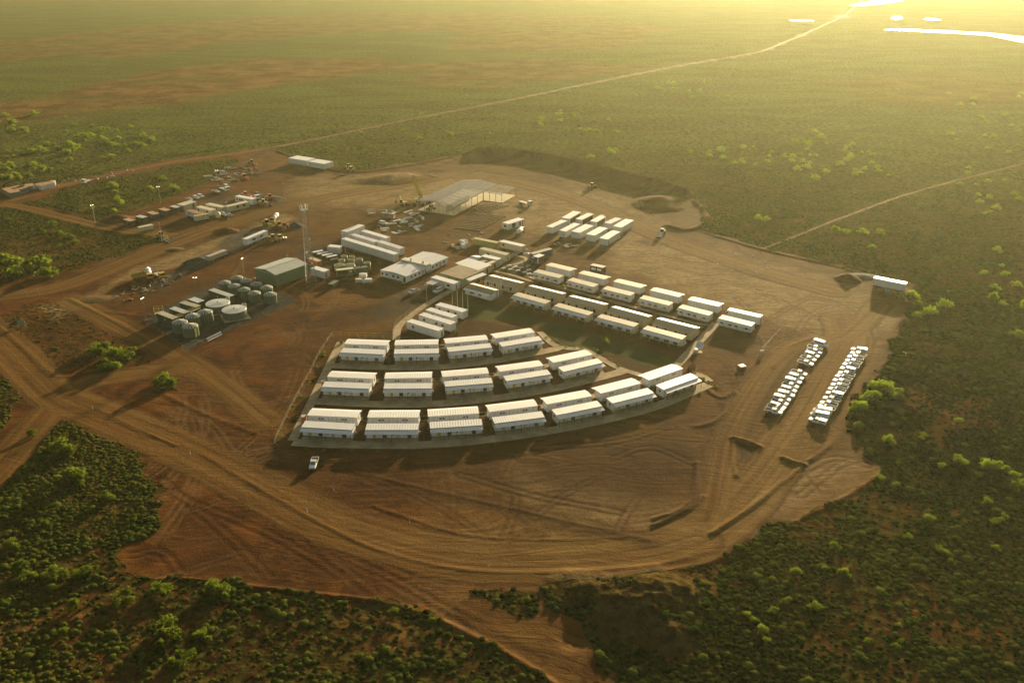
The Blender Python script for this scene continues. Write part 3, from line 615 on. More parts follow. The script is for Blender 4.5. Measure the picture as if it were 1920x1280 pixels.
roof_wy = paint("white_roof_across", (0.74, 0.74, 0.72), 0.5, 0.06, 0.1, ('Y', 0.75))
wall_w = paint("white_panel", (0.72, 0.73, 0.72), 0.5, 0.07, 0.35, ('X', 1.2), ribd=0.02)
fascia = paint("dark_trim", (0.03, 0.032, 0.035), 0.5)
roof_cream = paint("cream_roof", (0.62, 0.55, 0.38), 0.55, 0.08, 0.2, ('X', 0.75))
roof_tan = paint("tan_roof", (0.42, 0.35, 0.22), 0.6, 0.08, 0.2, ('X', 0.75))
wall_cream = paint("cream_panel", (0.60, 0.55, 0.40), 0.55, 0.07, 0.35, ('X', 1.2), ribd=0.02)
wall_beige = paint("beige_panel", (0.46, 0.40, 0.27), 0.6, 0.08, 0.35, ('X', 1.2), ribd=0.02)
glass = paint("dark_glass", (0.010, 0.011, 0.012), 0.35, 0.0, 0.05, spec=0.25)
alu = paint("aluminium", (0.55, 0.55, 0.53), 0.35, 0.1, 0.1, metal=0.6)
steel = paint("galvanised_steel", (0.42, 0.43, 0.42), 0.45, 0.12, 0.15, metal=0.5)
yellow = paint("yellow_paint", (0.55, 0.36, 0.03), 0.5); dkgreen = paint("dark_green_paint", (0.030, 0.055, 0.028), 0.5); navy = paint("navy_paint", (0.022, 0.028, 0.055), 0.5)
redp = paint("red_paint", (0.35, 0.05, 0.02), 0.5); orange = paint("orange_paint", (0.55, 0.16, 0.03), 0.55); olive = paint("olive_panel", (0.32, 0.33, 0.10), 0.55, 0.1, 0.3, ('X', 0.3))
cont_w = paint("white_container", (0.66, 0.67, 0.66), 0.5, 0.08, 0.35, ('X', 0.3)); cont_wy = paint("white_container_side", (0.66, 0.67, 0.66), 0.5, 0.08, 0.35, ('Y', 0.3))
conc = paint("concrete", (0.36, 0.31, 0.22), 0.9, 0.18, 0.3); timber = paint("timber", (0.36, 0.24, 0.12), 0.8, 0.2)
greenwall = paint("green_cladding", (0.155, 0.215, 0.115), 0.6, 0.08, 0.25, ('X', 0.35)); greenwall_y = paint("green_cladding_side", (0.155, 0.215, 0.115), 0.6, 0.08, 0.25, ('Y', 0.35))
greyroof = paint("zinc_roof", (0.40, 0.42, 0.38), 0.45, 0.08, 0.1, ('Y', 0.5)); tankgreen = paint("tank_green", (0.115, 0.145, 0.095), 0.55, 0.12, 0.3); tankpale = paint("tank_roof_ribs", (0.50, 0.51, 0.44), 0.5)
dgreen = paint("deep_green", (0.035, 0.060, 0.042), 0.55, 0.1, 0.2); purple = paint("slate_blue_panel", (0.085, 0.075, 0.14), 0.6); rust = paint("rusty_roof", (0.30, 0.14, 0.06), 0.8, 0.25, 0.3); brownwall = paint("brown_panel", (0.06, 0.04, 0.035), 0.7)
sagewall = paint("sage_panel", (0.30, 0.33, 0.21), 0.6, 0.1, 0.3, ('X', 0.3)); carw = paint("white_car_paint", (0.78, 0.78, 0.76), 0.25, 0.03, 0.35, spec=0.5); tyre = paint("tyre_rubber", (0.015, 0.014, 0.013), 0.85, 0.1, 0.6)
vglass_sky = paint('vehicle_glass_sky_tone', (0.16, 0.17, 0.17), 0.3, 0.0, 0.05); sglass = paint('tinted_glass', (0.045, 0.050, 0.035), 0.3, 0.0, 0.05)  # pale windscreen colour stands in for reflected sky
black = paint("black_plastic", (0.015, 0.015, 0.016), 0.5); machy = paint("machine_yellow", (0.48, 0.33, 0.05), 0.5, 0.12, 0.4); greyp = paint("grey_paint", (0.22, 0.23, 0.23), 0.55); tray_in = paint("tray_floor", (0.10, 0.085, 0.06), 0.8)
teal = paint("pale_green_tarp", (0.26, 0.42, 0.28), 0.75); pinkw = paint("pale_board", (0.55, 0.47, 0.40), 0.7); soilm = paint("loose_soil", (0.10, 0.045, 0.018), 1.0, 0.3, 0.0, spec=0.05); gravelm = paint("blue_gravel", (0.065, 0.068, 0.065), 0.95, 0.3, 0.0, spec=0.05)
rootan = paint("striped_old_roof", (0.25, 0.19, 0.11), 0.8, 0.25, 0.1, ('Y', 2.6), ribd=0.03); lampm = bpy.data.materials.new("lit_lamp"); lampm.use_nodes = True
_p = lampm.node_tree.nodes['Principled BSDF']; _p.inputs['Base Color'].default_value = (0.9, 0.85, 0.75, 1); _p.inputs['Emission Color'].default_value = (1, 0.86, 0.6, 1); _p.inputs['Emission Strength'].default_value = 1.6
skin = paint("skin", (0.35, 0.2, 0.13), 0.6); shirt = paint("work_shirt", (0.10, 0.10, 0.13), 0.8); trousers = paint("work_trousers", (0.03, 0.035, 0.05), 0.9)

# ------------------------------------------------------------------ buildings
def corners(FL, FR, h):
    a = GV(FL, h); b = GV(FR, h); d = b - a; return a, b, math.atan2(d.y, d.x), d.length
def cabin(name, label, cat, L, D, H=2.6, base=0.35, wall=None, roof=None, roofkind='mono', ver=None, ops=(), ac=(), fas=True, over=0.12, group=None, roof2=None, posts=7, ends=None):
    """portable building; local x along the length, front is -y, origin on the ground under the middle"""
    wall = wall or wall_w; roof = roof or roof_w; t = thing(name, label, cat, (0, 0, 0), 0, group); h = L / 2; d = D / 2; zt = base + H
    MB().box(-h, h, -d, d, base, zt).build('wall', wall, t)
    MB().box(-h + .25, h - .25, -d + .25, d - .25, 0, base - 0.003).build('underfloor_shade', black if base > .5 else greyp, t)  # recessed dark box standing in for the shade below the floor
    r = MB(); fr = MB(); x0, x1 = -h - over, h + over
    if roofkind == 'mono': r.slab(x0, x1, -d - over, d + over, zt + 0.02, zt + 0.10, 0.10)
    elif roofkind == 'flat': r.box(x0, x1, -d - over, d + over, zt + 0.004, zt + 0.10)
    elif roofkind == 'gable':
        rise = D * 0.12; r.hexa([(x0, -d - over, zt + .01), (x1, -d - over, zt + .01), (x1, 0, zt + rise), (x0, 0, zt + rise), (x0, -d - over, zt + .10), (x1, -d - over, zt + .10), (x1, 0, zt + rise + .1), (x0, 0, zt + rise + .1)], 0)
        r.hexa([(x0, 0, zt + rise), (x1, 0, zt + rise), (x1, d + over, zt + .01), (x0, d + over, zt + .01), (x0, 0, zt + rise + .1), (x1, 0, zt + rise + .1), (x1, d + over, zt + .10), (x0, d + over, zt + .10)], 1)
        for xx in (-h, h): r.quad([(xx * 0.999, -d, zt), (xx * 0.999, d, zt), (xx * 0.999, 0, zt + rise)], 2)
    ro = r.build('roof', [roof, roof2 or roof, wall], t)
    if fas:
        MB().box(x0 - 0.01, x1 + 0.01, -d - over - 0.03, -d - over - 0.003, zt - 0.06, zt + 0.10).build('fascia', fascia, ro)
        [MB().box(xa, xb, -d - over, d + over, zt - 0.04, zt + 0.12).build('barge_board', fascia, ro) for xa, xb in ((x0 - 0.03, x0 - 0.003), (x1 + 0.003, x1 + 0.03))]
    if ver:
        vw, vm, vz = ver; y0 = -d - vw
        v = MB().slab(x0, x1, y0, -d - over - 0.04, zt - vz, zt - 0.12, 0.06).build('verandah_roof', vm, t)
        for i in range(posts):
            x = -h + 0.1 + i * (L - 0.2) / (posts - 1); MB().box(x - 0.045, x + 0.045, y0 + 0.12, y0 + 0.21, 0.1, zt - vz + 0.02).build('post', fascia if wall is wall_w else steel, t)
    for side, x, w, z0, hh, kind, mt in ops:
        nm = kind; e = 0.012
        if side in 'FB':
            sy = -1 if side == 'F' else 1; y = sy * d
            def bx(a, b, c1, c2, k, M=None): return (M or MB()).box(a, b, min(y + sy * 0.002, y + sy * k), max(y + sy * 0.002, y + sy * k), c1, c2)
            o = bx(x - w / 2, x + w / 2, base + z0, base + z0 + hh, 0.03).build(nm, mt, t)
            if kind == 'window':
                f_ = MB()
                for a, b, c1, c2 in ((x - w / 2 - .07, x - w / 2 - .003, base + z0, base + z0 + hh), (x + w / 2 + .003, x + w / 2 + .07, base + z0, base + z0 + hh), (x - w / 2 - .07, x + w / 2 + .07, base + z0 - .07, base + z0 - .003), (x - w / 2 - .07, x + w / 2 + .07, base + z0 + hh + .003, base + z0 + hh + .07)): bx(a, b, c1, c2, 0.05, f_)
                f_.build('frame', alu, o)
        else:
            sx = -1 if side == 'L' else 1; xx = sx * h
            MB().box(min(xx + sx * .002, xx + sx * .03), max(xx + sx * .002, xx + sx * .03), x - w / 2, x + w / 2, base + z0, base + z0 + hh).build(nm, mt, t)
    for side, x, z in ac:
        if side in 'FB':
            sy = -1 if side == 'F' else 1; a = sy * (d + 0.03); b = sy * (d + 0.42)
            MB().box(x - .45, x + .45, min(a, b), max(a, b), z, z + 0.6).build('air_conditioner', alu, t)
        else:
            sx = -1 if side == 'L' else 1; a = sx * (h + 0.03); b = sx * (h + 0.45)
            MB().box(min(a, b), max(a, b), x - .45, x + .45, z, z + 0.6).build('air_conditioner', alu, t)
    return t
ORD = ["first", "second", "third", "fourth", "fifth", "sixth", "seventh", "eighth", "ninth", "tenth", "eleventh", "twelfth", "thirteenth", "fourteenth", "fifteenth", "sixteenth", "seventeenth", "eighteenth"]
front_ops = [('F', -5.0, .95, .08, 2.1, 'door', yellow), ('F', -2.05, 1.15, .06, 2.15, 'door', dkgreen), ('F', 0.2, .5, .9, .9, 'window', glass), ('F', 4.9, 1.15, .06, 2.15, 'door', navy), ('F', -6.6, .5, 1.75, .18, 'vent', black), ('F', -0.8, .6, 1.85, .15, 'vent', black), ('F', 2.0, .7, 1.85, .15, 'vent', black),
             ('F', 1.5, .9, .08, 2.05, 'door', wall_cream), ('F', 2.6, .7, .08, 2.05, 'door', roof_w), ('L', 0.0, .8, 1.1, .8, 'window', glass)]
back_ops = [('B', -3.9, .5, 1.6, .42, 'window', glass), ('B', -2.95, .5, 1.6, .42, 'window', glass), ('B', 3.0, .5, 1.6, .42, 'window', glass), ('B', 3.95, .5, 1.6, .42, 'window', glass)] + \
           [('B', x, .05, .02, 2.55, 'panel_joint', greyp) for x in (-5.8, -3.42, -1.2, 1.3, 3.48, 5.6)]
GR = 'white cabins in the three curved rows'
proto_acc = cabin('accommodation_cabin', '', 'cabin', 14.6, 3.3, 2.6, 0.35, wall_w, roof_w, 'mono', (1.85, roof_w, 0.42), front_ops + back_ops, [('B', 6.0, 0.5), ('B', 0.6, 0.4), ('R', 0.6, 0.6)], group=GR, posts=7)
Lr, Lb = {}, {}
rows = {
 1: ([((635, 667.5), (716.9, 671.3)), ((738.2, 670.3), (822.3, 668.8)), ((843.1, 666.5), (924.8, 658.1)), ((945.6, 656.3), (1021, 643.8))],
     [((645.9, 645.2), (725.3, 648.1)), ((739.8, 647.5), (821.5, 646)), ((836.3, 644.4), (915, 637.3)), ((928.8, 635), (1002.9, 623.5))]),
 2: ([((601.3, 732.8), (689.4, 736.5)), ((717.8, 736.3), (808.8, 736)), ((836.3, 732.5), (925.9, 725.3)), ((953.8, 721.6), (1036.5, 708.8)), ((1061.9, 703.8), (1136, 686.3))],
     [((613.5, 706.9), (700, 710.6)), ((720.6, 710.3), (809.6, 708.5)), ((830, 707.3), (916.9, 700.3)), ((937.5, 697.3), (1018.8, 686)), ((1037.5, 680.6), (1111.3, 665))]),
 3: ([((561.9, 809.3), (657.2, 815)), ((683.5, 814.8), (782.8, 814.6)), ((807.8, 811.9), (905.4, 805.6)), ((931.3, 802.3), (1024.1, 790.3)), ((1048.8, 786.3), (1134, 769.1)), ((1155, 763.5), (1232.3, 743.8)), ((1252.5, 737.1), (1316.3, 714.4))],
     [((576.5, 779.1), (669.7, 783.2)), ((688.1, 783.1), (785.9, 782.8)), ((803.1, 781.5), (898.5, 775.3)), ((918.1, 772.8), (1008.5, 761.3)), ((1026, 758.5), (1110.3, 742.9)), ((1126.9, 738.1), (1201.5, 719)), ((1215.9, 713.7), (1282, 690.8))])}
ROWN = {1: "farthest", 2: "middle", 3: "nearest"}
first = True
for rw in (3, 2, 1):
    fr, bk = rows[rw]; n = len(fr)
    for i, (p, q) in enumerate(zip(fr, bk)):
        pos = ("leftmost" if i == 0 else "rightmost" if i == n - 1 else ORD[i] + " from the left")
        a, b, rz, l = corners(*p, 2.53); mid = (a + b) / 2; nv = Vector((-math.sin(rz), math.cos(rz), 0)); c = mid + nv * 3.5
        lab = f"white cabin with yellow verandah door, {pos} in the {ROWN[rw]} curved row"
        if first: proto_acc.location = (c.x, c.y, 0); proto_acc.rotation_euler.z = rz; proto_acc['label'] = lab; first = False
        else: copy_tree(proto_acc, (c.x, c.y, 0), rz, lab, GR)
        a, b, rz, l = corners(*q, 2.98); mid = (a + b) / 2; nv = Vector((-math.sin(rz), math.cos(rz), 0)); c = mid + nv * 1.77
        copy_tree(proto_acc, (c.x, c.y, 0), rz + math.pi, f"white cabin with small paired rear windows, {pos} behind the {ROWN[rw]} curved row", GR)
# upper white row
ops2 = [('F', x, 1.15, .95, 1.0, 'window', glass) for x in (-4.9, -1.65, 0.7, 4.5)] + [('F', -3.4, .85, .05, 2.05, 'door', roof_w), ('F', 2.55, .85, .05, 2.05, 'door', roof_w)] + [('B', x, .05, .02, 2.5, 'panel_joint', greyp) for x in (-2.4, 2.4)]
GU = 'white cabins in the straight row'
proto_u = cabin('barracks_cabin', '', 'cabin', 12.4, 3.6, 2.6, 0.35, wall_w, roof_cream, 'mono', (1.5, roof_w, 0.42), ops2, [('R', 0.5, 0.7)], group=GU, fas=False, posts=6)
ufr = [((996.3, 513.8), (1045, 525.6)), ((1059.4, 529.4), (1110, 542.5)), ((1125, 545.6), (1179.4, 559)), ((1194.4, 563.5), (1251.9, 577.5)), ((1267.5, 581.3), (1325.6, 596.3)), ((1344.4, 601.5), (1405, 616.3))]
ubk = [((1023.1, 497.5), (1069.4, 508.8)), ((1084.4, 512.8), (1133.8, 524.4)), ((1149.4, 528.1), (1201.9, 540.6)), ((1219.4, 544.8), (1271.9, 557.3)), ((1289.4, 562.3), (1347.5, 575.3))]
for i, p in enumerate(ufr):
    a, b, rz, l = corners(*p, 2.53); nv = Vector((-math.sin(rz), math.cos(rz), 0)); c = (a + b) / 2 + nv * 3.3
    pos = "leftmost" if i == 0 else "rightmost" if i == 5 else ORD[i] + " from the left"
    lab = f"white cabin with four dark windows and awning, {pos} along the straight row"
    if i == 0: proto_u.location = (c.x, c.y, 0); proto_u.rotation_euler.z = rz; proto_u['label'] = lab
    else: copy_tree(proto_u, (c.x, c.y, 0), rz, lab, GU)
for i, p in enumerate(ubk):
    a, b, rz, l = corners(*p, 2.98); nv = Vector((-math.sin(rz), math.cos(rz), 0)); c = (a + b) / 2 + nv * 1.9
    pos = "leftmost" if i == 0 else ORD[i] + " from the left"
    copy_tree(proto_u, (c.x, c.y, 0), rz + math.pi, f"cream roofed cabin with blank white rear, {pos} behind the straight white row", GU)
def boxb(name, label, cat, FL, FR, D, h, group=None, L=None, **kw):
    """box building from its front roof edge as surveyed"""
    a, b, rz, l = corners(FL, FR, h + kw.get('base', 0.3)); L = L or l; nv = Vector((-math.sin(rz), math.cos(rz), 0)); c = (a + b) / 2 + nv * (D / 2 + kw.get('over', 0.06))
    kw.setdefault('over', 0.06); kw.setdefault('base', 0.3)
    t = cabin(name, label, cat, L - 2 * kw['over'], D, h - 0.0, group=group, **kw); t.location = (c.x, c.y, 0); t.rotation_euler.z = rz; return t
boxb('barracks_cabin', "plain white block with no awning, last behind the right end of the straight white row", 'cabin', (1363, 581.5), (1425, 595.5), 2.9, 2.9, roof=roof_w, roofkind='flat', fas=False, ops=[('F', -6.4, .8, 1.5, .8, 'window', glass), ('R', 0, .9, .1, 2.0, 'door', rust)])
# beige gabled row
opsg = [('F', x, 1.0, .75, 1.35, 'window', glass) for x in (-5.9, -2.5, 1.4, 5.3)] + [('F', x, .75, 1.35, .35, 'window', glass) for x in (-4.7, -3.7, 2.7, 3.9)]
GB = 'beige gabled cabins'
proto_b = cabin('beige_cabin', '', 'cabin', 15.3, 6.2, 2.7, 0.35, wall_beige, roof_tan, 'gable', None, opsg, [('B', 5, 0.5), ('B', -5, 0.5)], group=GB, roof2=roof_w, fas=False)  # far slope white: sunlight on it put into the roof colour
for i, p in enumerate([((906.5, 523.8), (968.1, 538.8)), ((981.6, 543.5), (1046.3, 559.5)), ((1058.1, 563.1), (1125.6, 580)), ((1138, 584), (1206.3, 602.5)), ((1223.8, 606.3), (1297.5, 625))]):
    a, b, rz, l = corners(*p, 3.05); nv = Vector((-math.sin(rz), math.cos(rz), 0)); c = (a + b) / 2 + nv * 3.2
    pos = "leftmost, behind the thin mast" if i == 0 else "rightmost, beside the gravel path" if i == 4 else ORD[i] + " from the left"
    lab = f"beige cabin with a tan gabled roof, lit slope coloured white, {pos}"
    if i == 0: proto_b.location = (c.x, c.y, 0); proto_b.rotation_euler.z = rz; proto_b['label'] = lab
    else: copy_tree(proto_b, (c.x, c.y, 0), rz, lab, GB)
opsl = [('F', -5.2, 1.6, .05, 2.1, 'door', brownwall), ('F', -2.0, 2.0, .05, 2.1, 'door', brownwall), ('F', 1.8, 2.0, .05, 2.1, 'door', brownwall), ('F', 5.2, 1.6, .05, 2.1, 'door', brownwall)]
GL_ = 'beige cabins with white awnings'
proto_l = cabin('awning_cabin', '', 'cabin', 15.1, 3.4, 2.6, 0.35, wall_cream, roof_cream, 'mono', (2.1, roof_w, 0.5), opsl, [('R', -0.8, 0.4), ('R', 0.8, 0.4), ('R', 0, 1.5)], group=GL_, posts=5)
for i, p in enumerate([((956, 558.8), (1017.5, 575.6)), ((1032.5, 579.4), (1098.1, 597.5)), ((1113.1, 600.6), (1185, 619.4)), ((1199.4, 623.1), (1273.8, 643.1))]):
    a, b, rz, l = corners(*p, 2.45); nv = Vector((-math.sin(rz), math.cos(rz), 0)); c = (a + b) / 2 + nv * 3.8
    pos = "leftmost of four" if i == 0 else "rightmost of four" if i == 3 else ORD[i] + " from the left of four"
    lab = f"cream roofed cabin with white awning by the lawn, {pos}"
    if i == 0: proto_l.location = (c.x, c.y, 0); proto_l.rotation_euler.z = rz; proto_l['label'] = lab
    else: copy_tree(proto_l, (c.x, c.y, 0), rz, lab, GL_)
boxb('awning_cabin', "wide white walled cabin with a two tone cream and brown roof beside the flagpoles", 'cabin', (871.9, 538.8), (920, 551.9), 5.6, 2.7, roofkind='gable', roof=rust if False else paint("light_brown_roof", (0.33, 0.26, 0.15), 0.7, 0.1, 0.1, ('X', 0.75)), roof2=roof_cream, wall=wall_w,
     ver=(1.7, roof_w, 0.4), posts=4, ops=[('F', -3, 2.2, .9, .9, 'window', glass), ('F', 1.0, 1.6, .9, .9, 'window', glass), ('R', 1.2, .3, .0, 2.6, 'vent', fascia)], ac=[('R', -1.0, 0.3), ('R', 0.2, 0.3)])
# four office trailers
def win3(*xs): return [('F', x, 1.0, 1.1, .85, 'window', glass) for x in xs]
boxb('office_trailer', "low grey roofed office trailer with one dark window, nearest of the four beside the flagpoles", 'trailer', (761.3, 603.1), (822.5, 621.3), 3.0, 2.75, wall=wall_w, roof=roof_w, roofkind='flat', fas=True, ops=win3(-4.4) + [('R', 0.3, .9, .1, 2.0, 'door', rust)], group='white office trailers')
boxb('office_trailer', "white trailer with dark roof rim and three windows, second nearest of four by the flagpoles", 'trailer', (784.4, 590.6), (845, 609.1), 3.0, 2.75, roofkind='flat', ops=win3(-5, 0.9, 3.8) + [('F', -2, .9, .05, 2, 'door', roof_w)], group='white office trailers')
boxb('office_trailer', "white office trailer squeezed third of the four beside the flagpoles, thick black roof rim", 'trailer', (797.5, 581.3), (848.1, 596.5), 3.0, 2.75, roofkind='flat', ops=win3(-3, 2), group='white office trailers')
boxb('office_trailer', "white office trailer right at the flagpoles with three dark windows", 'trailer', (816.3, 571.9), (868.1, 585.6), 3.0, 2.75, roofkind='flat', fas=False, ops=win3(-4.6, -0.4, 2.9), group='white office trailers')
# admin block: two shallow gabled halves with a raised link
def admin():
    a, b, rz, l = corners((713.3, 506.3), (761.7, 518), 3.1); c_ = GV((836.7, 481.3), 3.1); nv = Vector((-math.sin(rz), math.cos(rz), 0)); Dp = (c_ - b).dot(nv); W2 = l / 2
    t = thing('office_building', "long white office block, pale shallow roof split by a raised cream strip", 'building', ((a + b) / 2)[:2] + (0,), rz)
    MB().box(-W2, W2, 0, Dp, 0.35, 3.0).build('wall', paint("white_panel_plain", (0.72, 0.73, 0.72), 0.5, 0.07, 0.35), t)
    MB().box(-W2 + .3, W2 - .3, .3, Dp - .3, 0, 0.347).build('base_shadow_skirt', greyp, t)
    m = MB(); k = Dp * 0.52
    for y0, y1 in ((-.15, k - 1.6), (k + 1.6, Dp + .15)):
        m.hexa([(-W2 - .15, y0, 3.0), (0, y0, 3.55), (0, y1, 3.55), (-W2 - .15, y1, 3.0), (-W2 - .15, y0, 3.1), (0, y0, 3.65), (0, y1, 3.65), (-W2 - .15, y1, 3.1)])
        m.hexa([(0, y0, 3.55), (W2 + .15, y0, 3.0), (W2 + .15, y1, 3.0), (0, y1, 3.55), (0, y0, 3.65), (W2 + .15, y0, 3.1), (W2 + .15, y1, 3.1), (0, y1, 3.65)])
        yy = y0 + .16; m.quad([(-W2, yy, 3.0), (W2, yy, 3.0), (0, yy, 3.56)], 1)
    ro = m.build('roof', [paint("pale_grey_roof", (0.56, 0.58, 0.60), 0.5, 0.05, 0.1, ('X', 0.9)), wall_w], t)
    MB().box(-W2 - .17, W2 + .17, -.19, -.153, 2.96, 3.1).build('fascia', fascia, ro)
    MB().box(-W2, W2, k - 1.55, k + 1.55, 3.003, 3.95).build('roof_link', paint("cream_plain", (0.62, 0.58, 0.45), 0.6), t)
    for x in (-W2 * .35, W2 * .6): MB().cyl((x, k, 3.95), (x, k, 4.9), 0.45, 10).build('roof_vent', alu, t)
    for x in (-.86, -.52, .0, .36):
        o = MB().box(x * W2 - .5, x * W2 + .5, -.03, -.002, 1.35, 2.25).build('window', glass, t)
        MB().box(x * W2 - .56, x * W2 + .56, -.045, -.032, 1.29, 1.34).build('sill', alu, o)
    for y in (.12, .2, .3, .62, .72, .9): MB().box(W2 + .002, W2 + .03, Dp * y - .5, Dp * y + .5, 1.35, 2.25).build('window', glass, t)
    for y in (.38, .44, .8): MB().box(W2 + .002, W2 + .03, Dp * y - .45, Dp * y + .45, .4, 2.4).build('door', greyp, t)
    MB().box(W2 - 1.6, W2 - .5, -.04, -.002, .35, 2.35).build('door', dkgreen, t)
    MB().box(W2 - 1.8, W2 - .3, -1.4, -.05, 0, .33).build('step', yellow, t)
    for y in (.48, .54): MB().box(W2 + .05, W2 + .8, Dp * y - .5, Dp * y + .5, .3, 1.2).build('air_conditioner', alu, t)
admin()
# kitchen and mess cluster
boxb('mess_hall', "green walled mess hall with an old striped brown roof", 'building', (824.4, 511.9), (867.5, 523.8), 15.5, 2.9, wall=sagewall, roof=rootan, roofkind='mono', fas=False, ops=[('F', -1.2, 1, 1, 1, 'window', glass), ('F', 2.5, 1, 1, 1, 'window', glass), ('F', 4.6, .9, .1, 2, 'door', roof_w)], ac=[('R', 0, .5)])
a_ = GV((873, 523.5), 2.9); b_ = GV((905, 511.5), 2.9); rz_ = math.atan2((b_ - a_).y, (b_ - a_).x); L_ = (b_ - a_).length
t = thing('walkway_canopy', "long thin white canopy along the side of the striped mess hall", 'canopy', ((a_ + b_) / 2)[:2] + (0,), rz_)
MB().slab(-L_ / 2, L_ / 2, -2.4, 0.1, 2.75, 2.95, .06).build('roof', roof_w, t)
for x in (-.45, -.15, .15, .45): MB().box(x * L_ - .05, x * L_ + .05, -2.25, -2.15, 0, 2.75).build('post', steel, t)
boxb('kitchen_building', "broad white roofed kitchen behind the striped mess hall", 'building', (852.5, 493.8), (896.9, 506.9), 8.5, 3.0, wall=wall_beige, roof=roof_w, roofkind='mono', fas=False, ops=[('F', -3, 1.2, .9, 1, 'window', glass), ('R', 0, 3.5, .1, 2.3, 'door', brownwall)])
t = boxb('gatehouse', "white gatehouse with a carport canopy over a parked ute", 'building', (806.9, 520.6), (850.6, 533.1), 3.4, 2.7, roof=roof_w, roofkind='flat', ops=[('F', 3.4, 1.4, 1.0, .95, 'window', glass), ('F', 0.6, .9, .1, 2.0, 'door', wall_cream), ('R', 0, .9, .1, 2, 'door', rust)], ac=[('R', 1.1, .3)])
MB().slab(-4.6, -0.6, -6.6, -1.75, 2.55, 2.75, .08).build('carport_roof', paint("carport_grey", (0.5, 0.52, 0.53), 0.5, 0.05, .1, ('X', .5)), t)
for x in (-4.4, -.8): MB().box(x - .06, x + .06, -6.4, -6.28, 0, 2.55).build('post', steel, t)
boxb('shipping_container', "bright olive yellow shipping container", 'container', (886.3, 447.5), (930.6, 456.3), 2.44, 2.6, base=0.15, wall=olive, roof=paint("olive_top", (0.42, 0.38, 0.20), 0.6, 0.1, 0.2, ('X', .3)), roofkind='flat', fas=False, over=0.02, ops=[('R', -.6, 1.1, .1, 2.3, 'door', olive), ('R', .6, 1.1, .1, 2.3, 'door', olive)])
boxb('site_hut', "cream hut with a bright white roof at the right end of the olive yellow container", 'hut', (936.3, 453.1), (978.8, 462.5), 3.0, 2.7, wall=wall_cream, roof=roof_w, roofkind='flat', fas=False, ops=[('F', -4, 1.1, 1.2, .9, 'window', glass), ('F', -1, .06, 0, 2.6, 'panel_joint', greyp), ('F', 3.5, .06, 0, 2.6, 'panel_joint', greyp)])
boxb('site_hut', "long cream hut with buff roof and dark window, below the olive yellow container", 'hut', (897.5, 466.9), (948.1, 479), 3.2, 2.8, wall=wall_cream, roof=roof_tan, roofkind='flat', ops=[('F', -2.2, 1.1, .9, 1.1, 'window', glass), ('R', 0, .9, .4, 1, 'window', glass)])
boxb('site_hut', "small white hut with black corner trim below the long cream hut", 'hut', (901, 480.6), (933.1, 488.1), 3.1, 2.9, wall=paint("pale_blue_panel", (0.50, 0.55, 0.55), .5), roof=roof_w, roofkind='flat', ops=[('F', -2, .8, 1.4, .6, 'window', glass), ('F', 0, .8, 1.4, .6, 'window', glass), ('R', -1.45, .2, 0, 2.9, 'trim', fascia)])
boxb('site_hut', "small rounded off white hut tucked behind the broad white kitchen roof", 'hut', (873, 488.5), (886, 491.5), 8.0, 2.5, wall=wall_w, roof=roof_w, roofkind='gable', fas=False)
boxb('shipping_container', "rusty brown topped container between the small huts behind the kitchen", 'container', (890.6, 492.5), (898.1, 495), 6.0, 2.5, wall=brownwall, roof=paint("brown_top", (.33, .2, .1), .7), roofkind='flat', fas=False)
boxb('site_hut', "beige hut end with dark doorways, at the right side of the broad kitchen", 'hut', (907.5, 495), (914.4, 496.9), 7.5, 2.7, wall=wall_beige, roof=roof_cream, roofkind='flat', fas=False, ops=[('R', -2, .9, .1, 2, 'door', brownwall), ('R', 1, .9, .1, 2, 'door', brownwall)])
boxb('ablution_block', "dark slate blue block with a grey roof beside the picnic tables", 'building', (992.5, 474.5), (999.5, 477.2), 11.5, 2.8, wall=purple, roof=paint("grey_flat_roof", (.3, .3, .27), .7), roofkind='flat', fas=False, ops=[('R', -3, .9, .1, 2, 'door', roof_w)])
boxb('ablution_block', "small slate blue block with a bright white roof in front of the larger slate one", 'building', (998.8, 480.6), (1009.5, 483.4), 4.4, 2.7, wall=purple, roof=roof_w, roofkind='flat', fas=False, ops=[('F', 1.2, .7, .1, 2, 'door', wall_w), ('F', -1.6, 1.6, 1.9, .3, 'vent', wall_w)])
boxb('site_hut', "dark brown hut with two pale shutters standing alone above the straight white row", 'hut', (1106.5, 497.5), (1131, 502.5), 2.6, 2.7, wall=brownwall, roof=wall_cream, roofkind='flat', fas=False, ops=[('F', -1.5, 2.0, 1.0, 1.0, 'shutter', wall_w), ('F', 1.2, 2.0, 1.0, 1.0, 'shutter', wall_w)])
# container groups
CW = 'white modules awaiting placement'
def q8(ox, oy, s, *p): return [(ox + a / s, oy + b / s) for a, b in p]
cl = [((45, 475), (165, 500), 13.6, "front left corner of the block of ten", cont_w), ((300, 555), (435, 580), 14.5, "second in the front five, with small dark vents on its end", wall_w), ((545, 575), (715, 607), 13.8, "middle of the front five of ten", cont_w), ((838, 630), (1015, 662), 13.8, "fourth in the front five of ten", cont_w), ((1105, 708), (1275, 738), 13.8, "front right corner of the block of ten", cont_w),
      ((350, 300), (512, 325), 13.5, "rear left corner of the block of ten, dark open side", cont_w), ((632, 322), (757, 345), 12.0, "second in the rear five of ten, dark open side", cont_w), ((920, 368), (1052, 390), 10.5, "middle of the rear five of ten, dark open side", cont_w), ((1195, 402), (1322, 428), 11.0, "fourth in the rear five of ten, with the greyer roof", cont_w), ((1378, 470), (1550, 500), 14.0, "rear right corner of the block of ten", cont_w)]
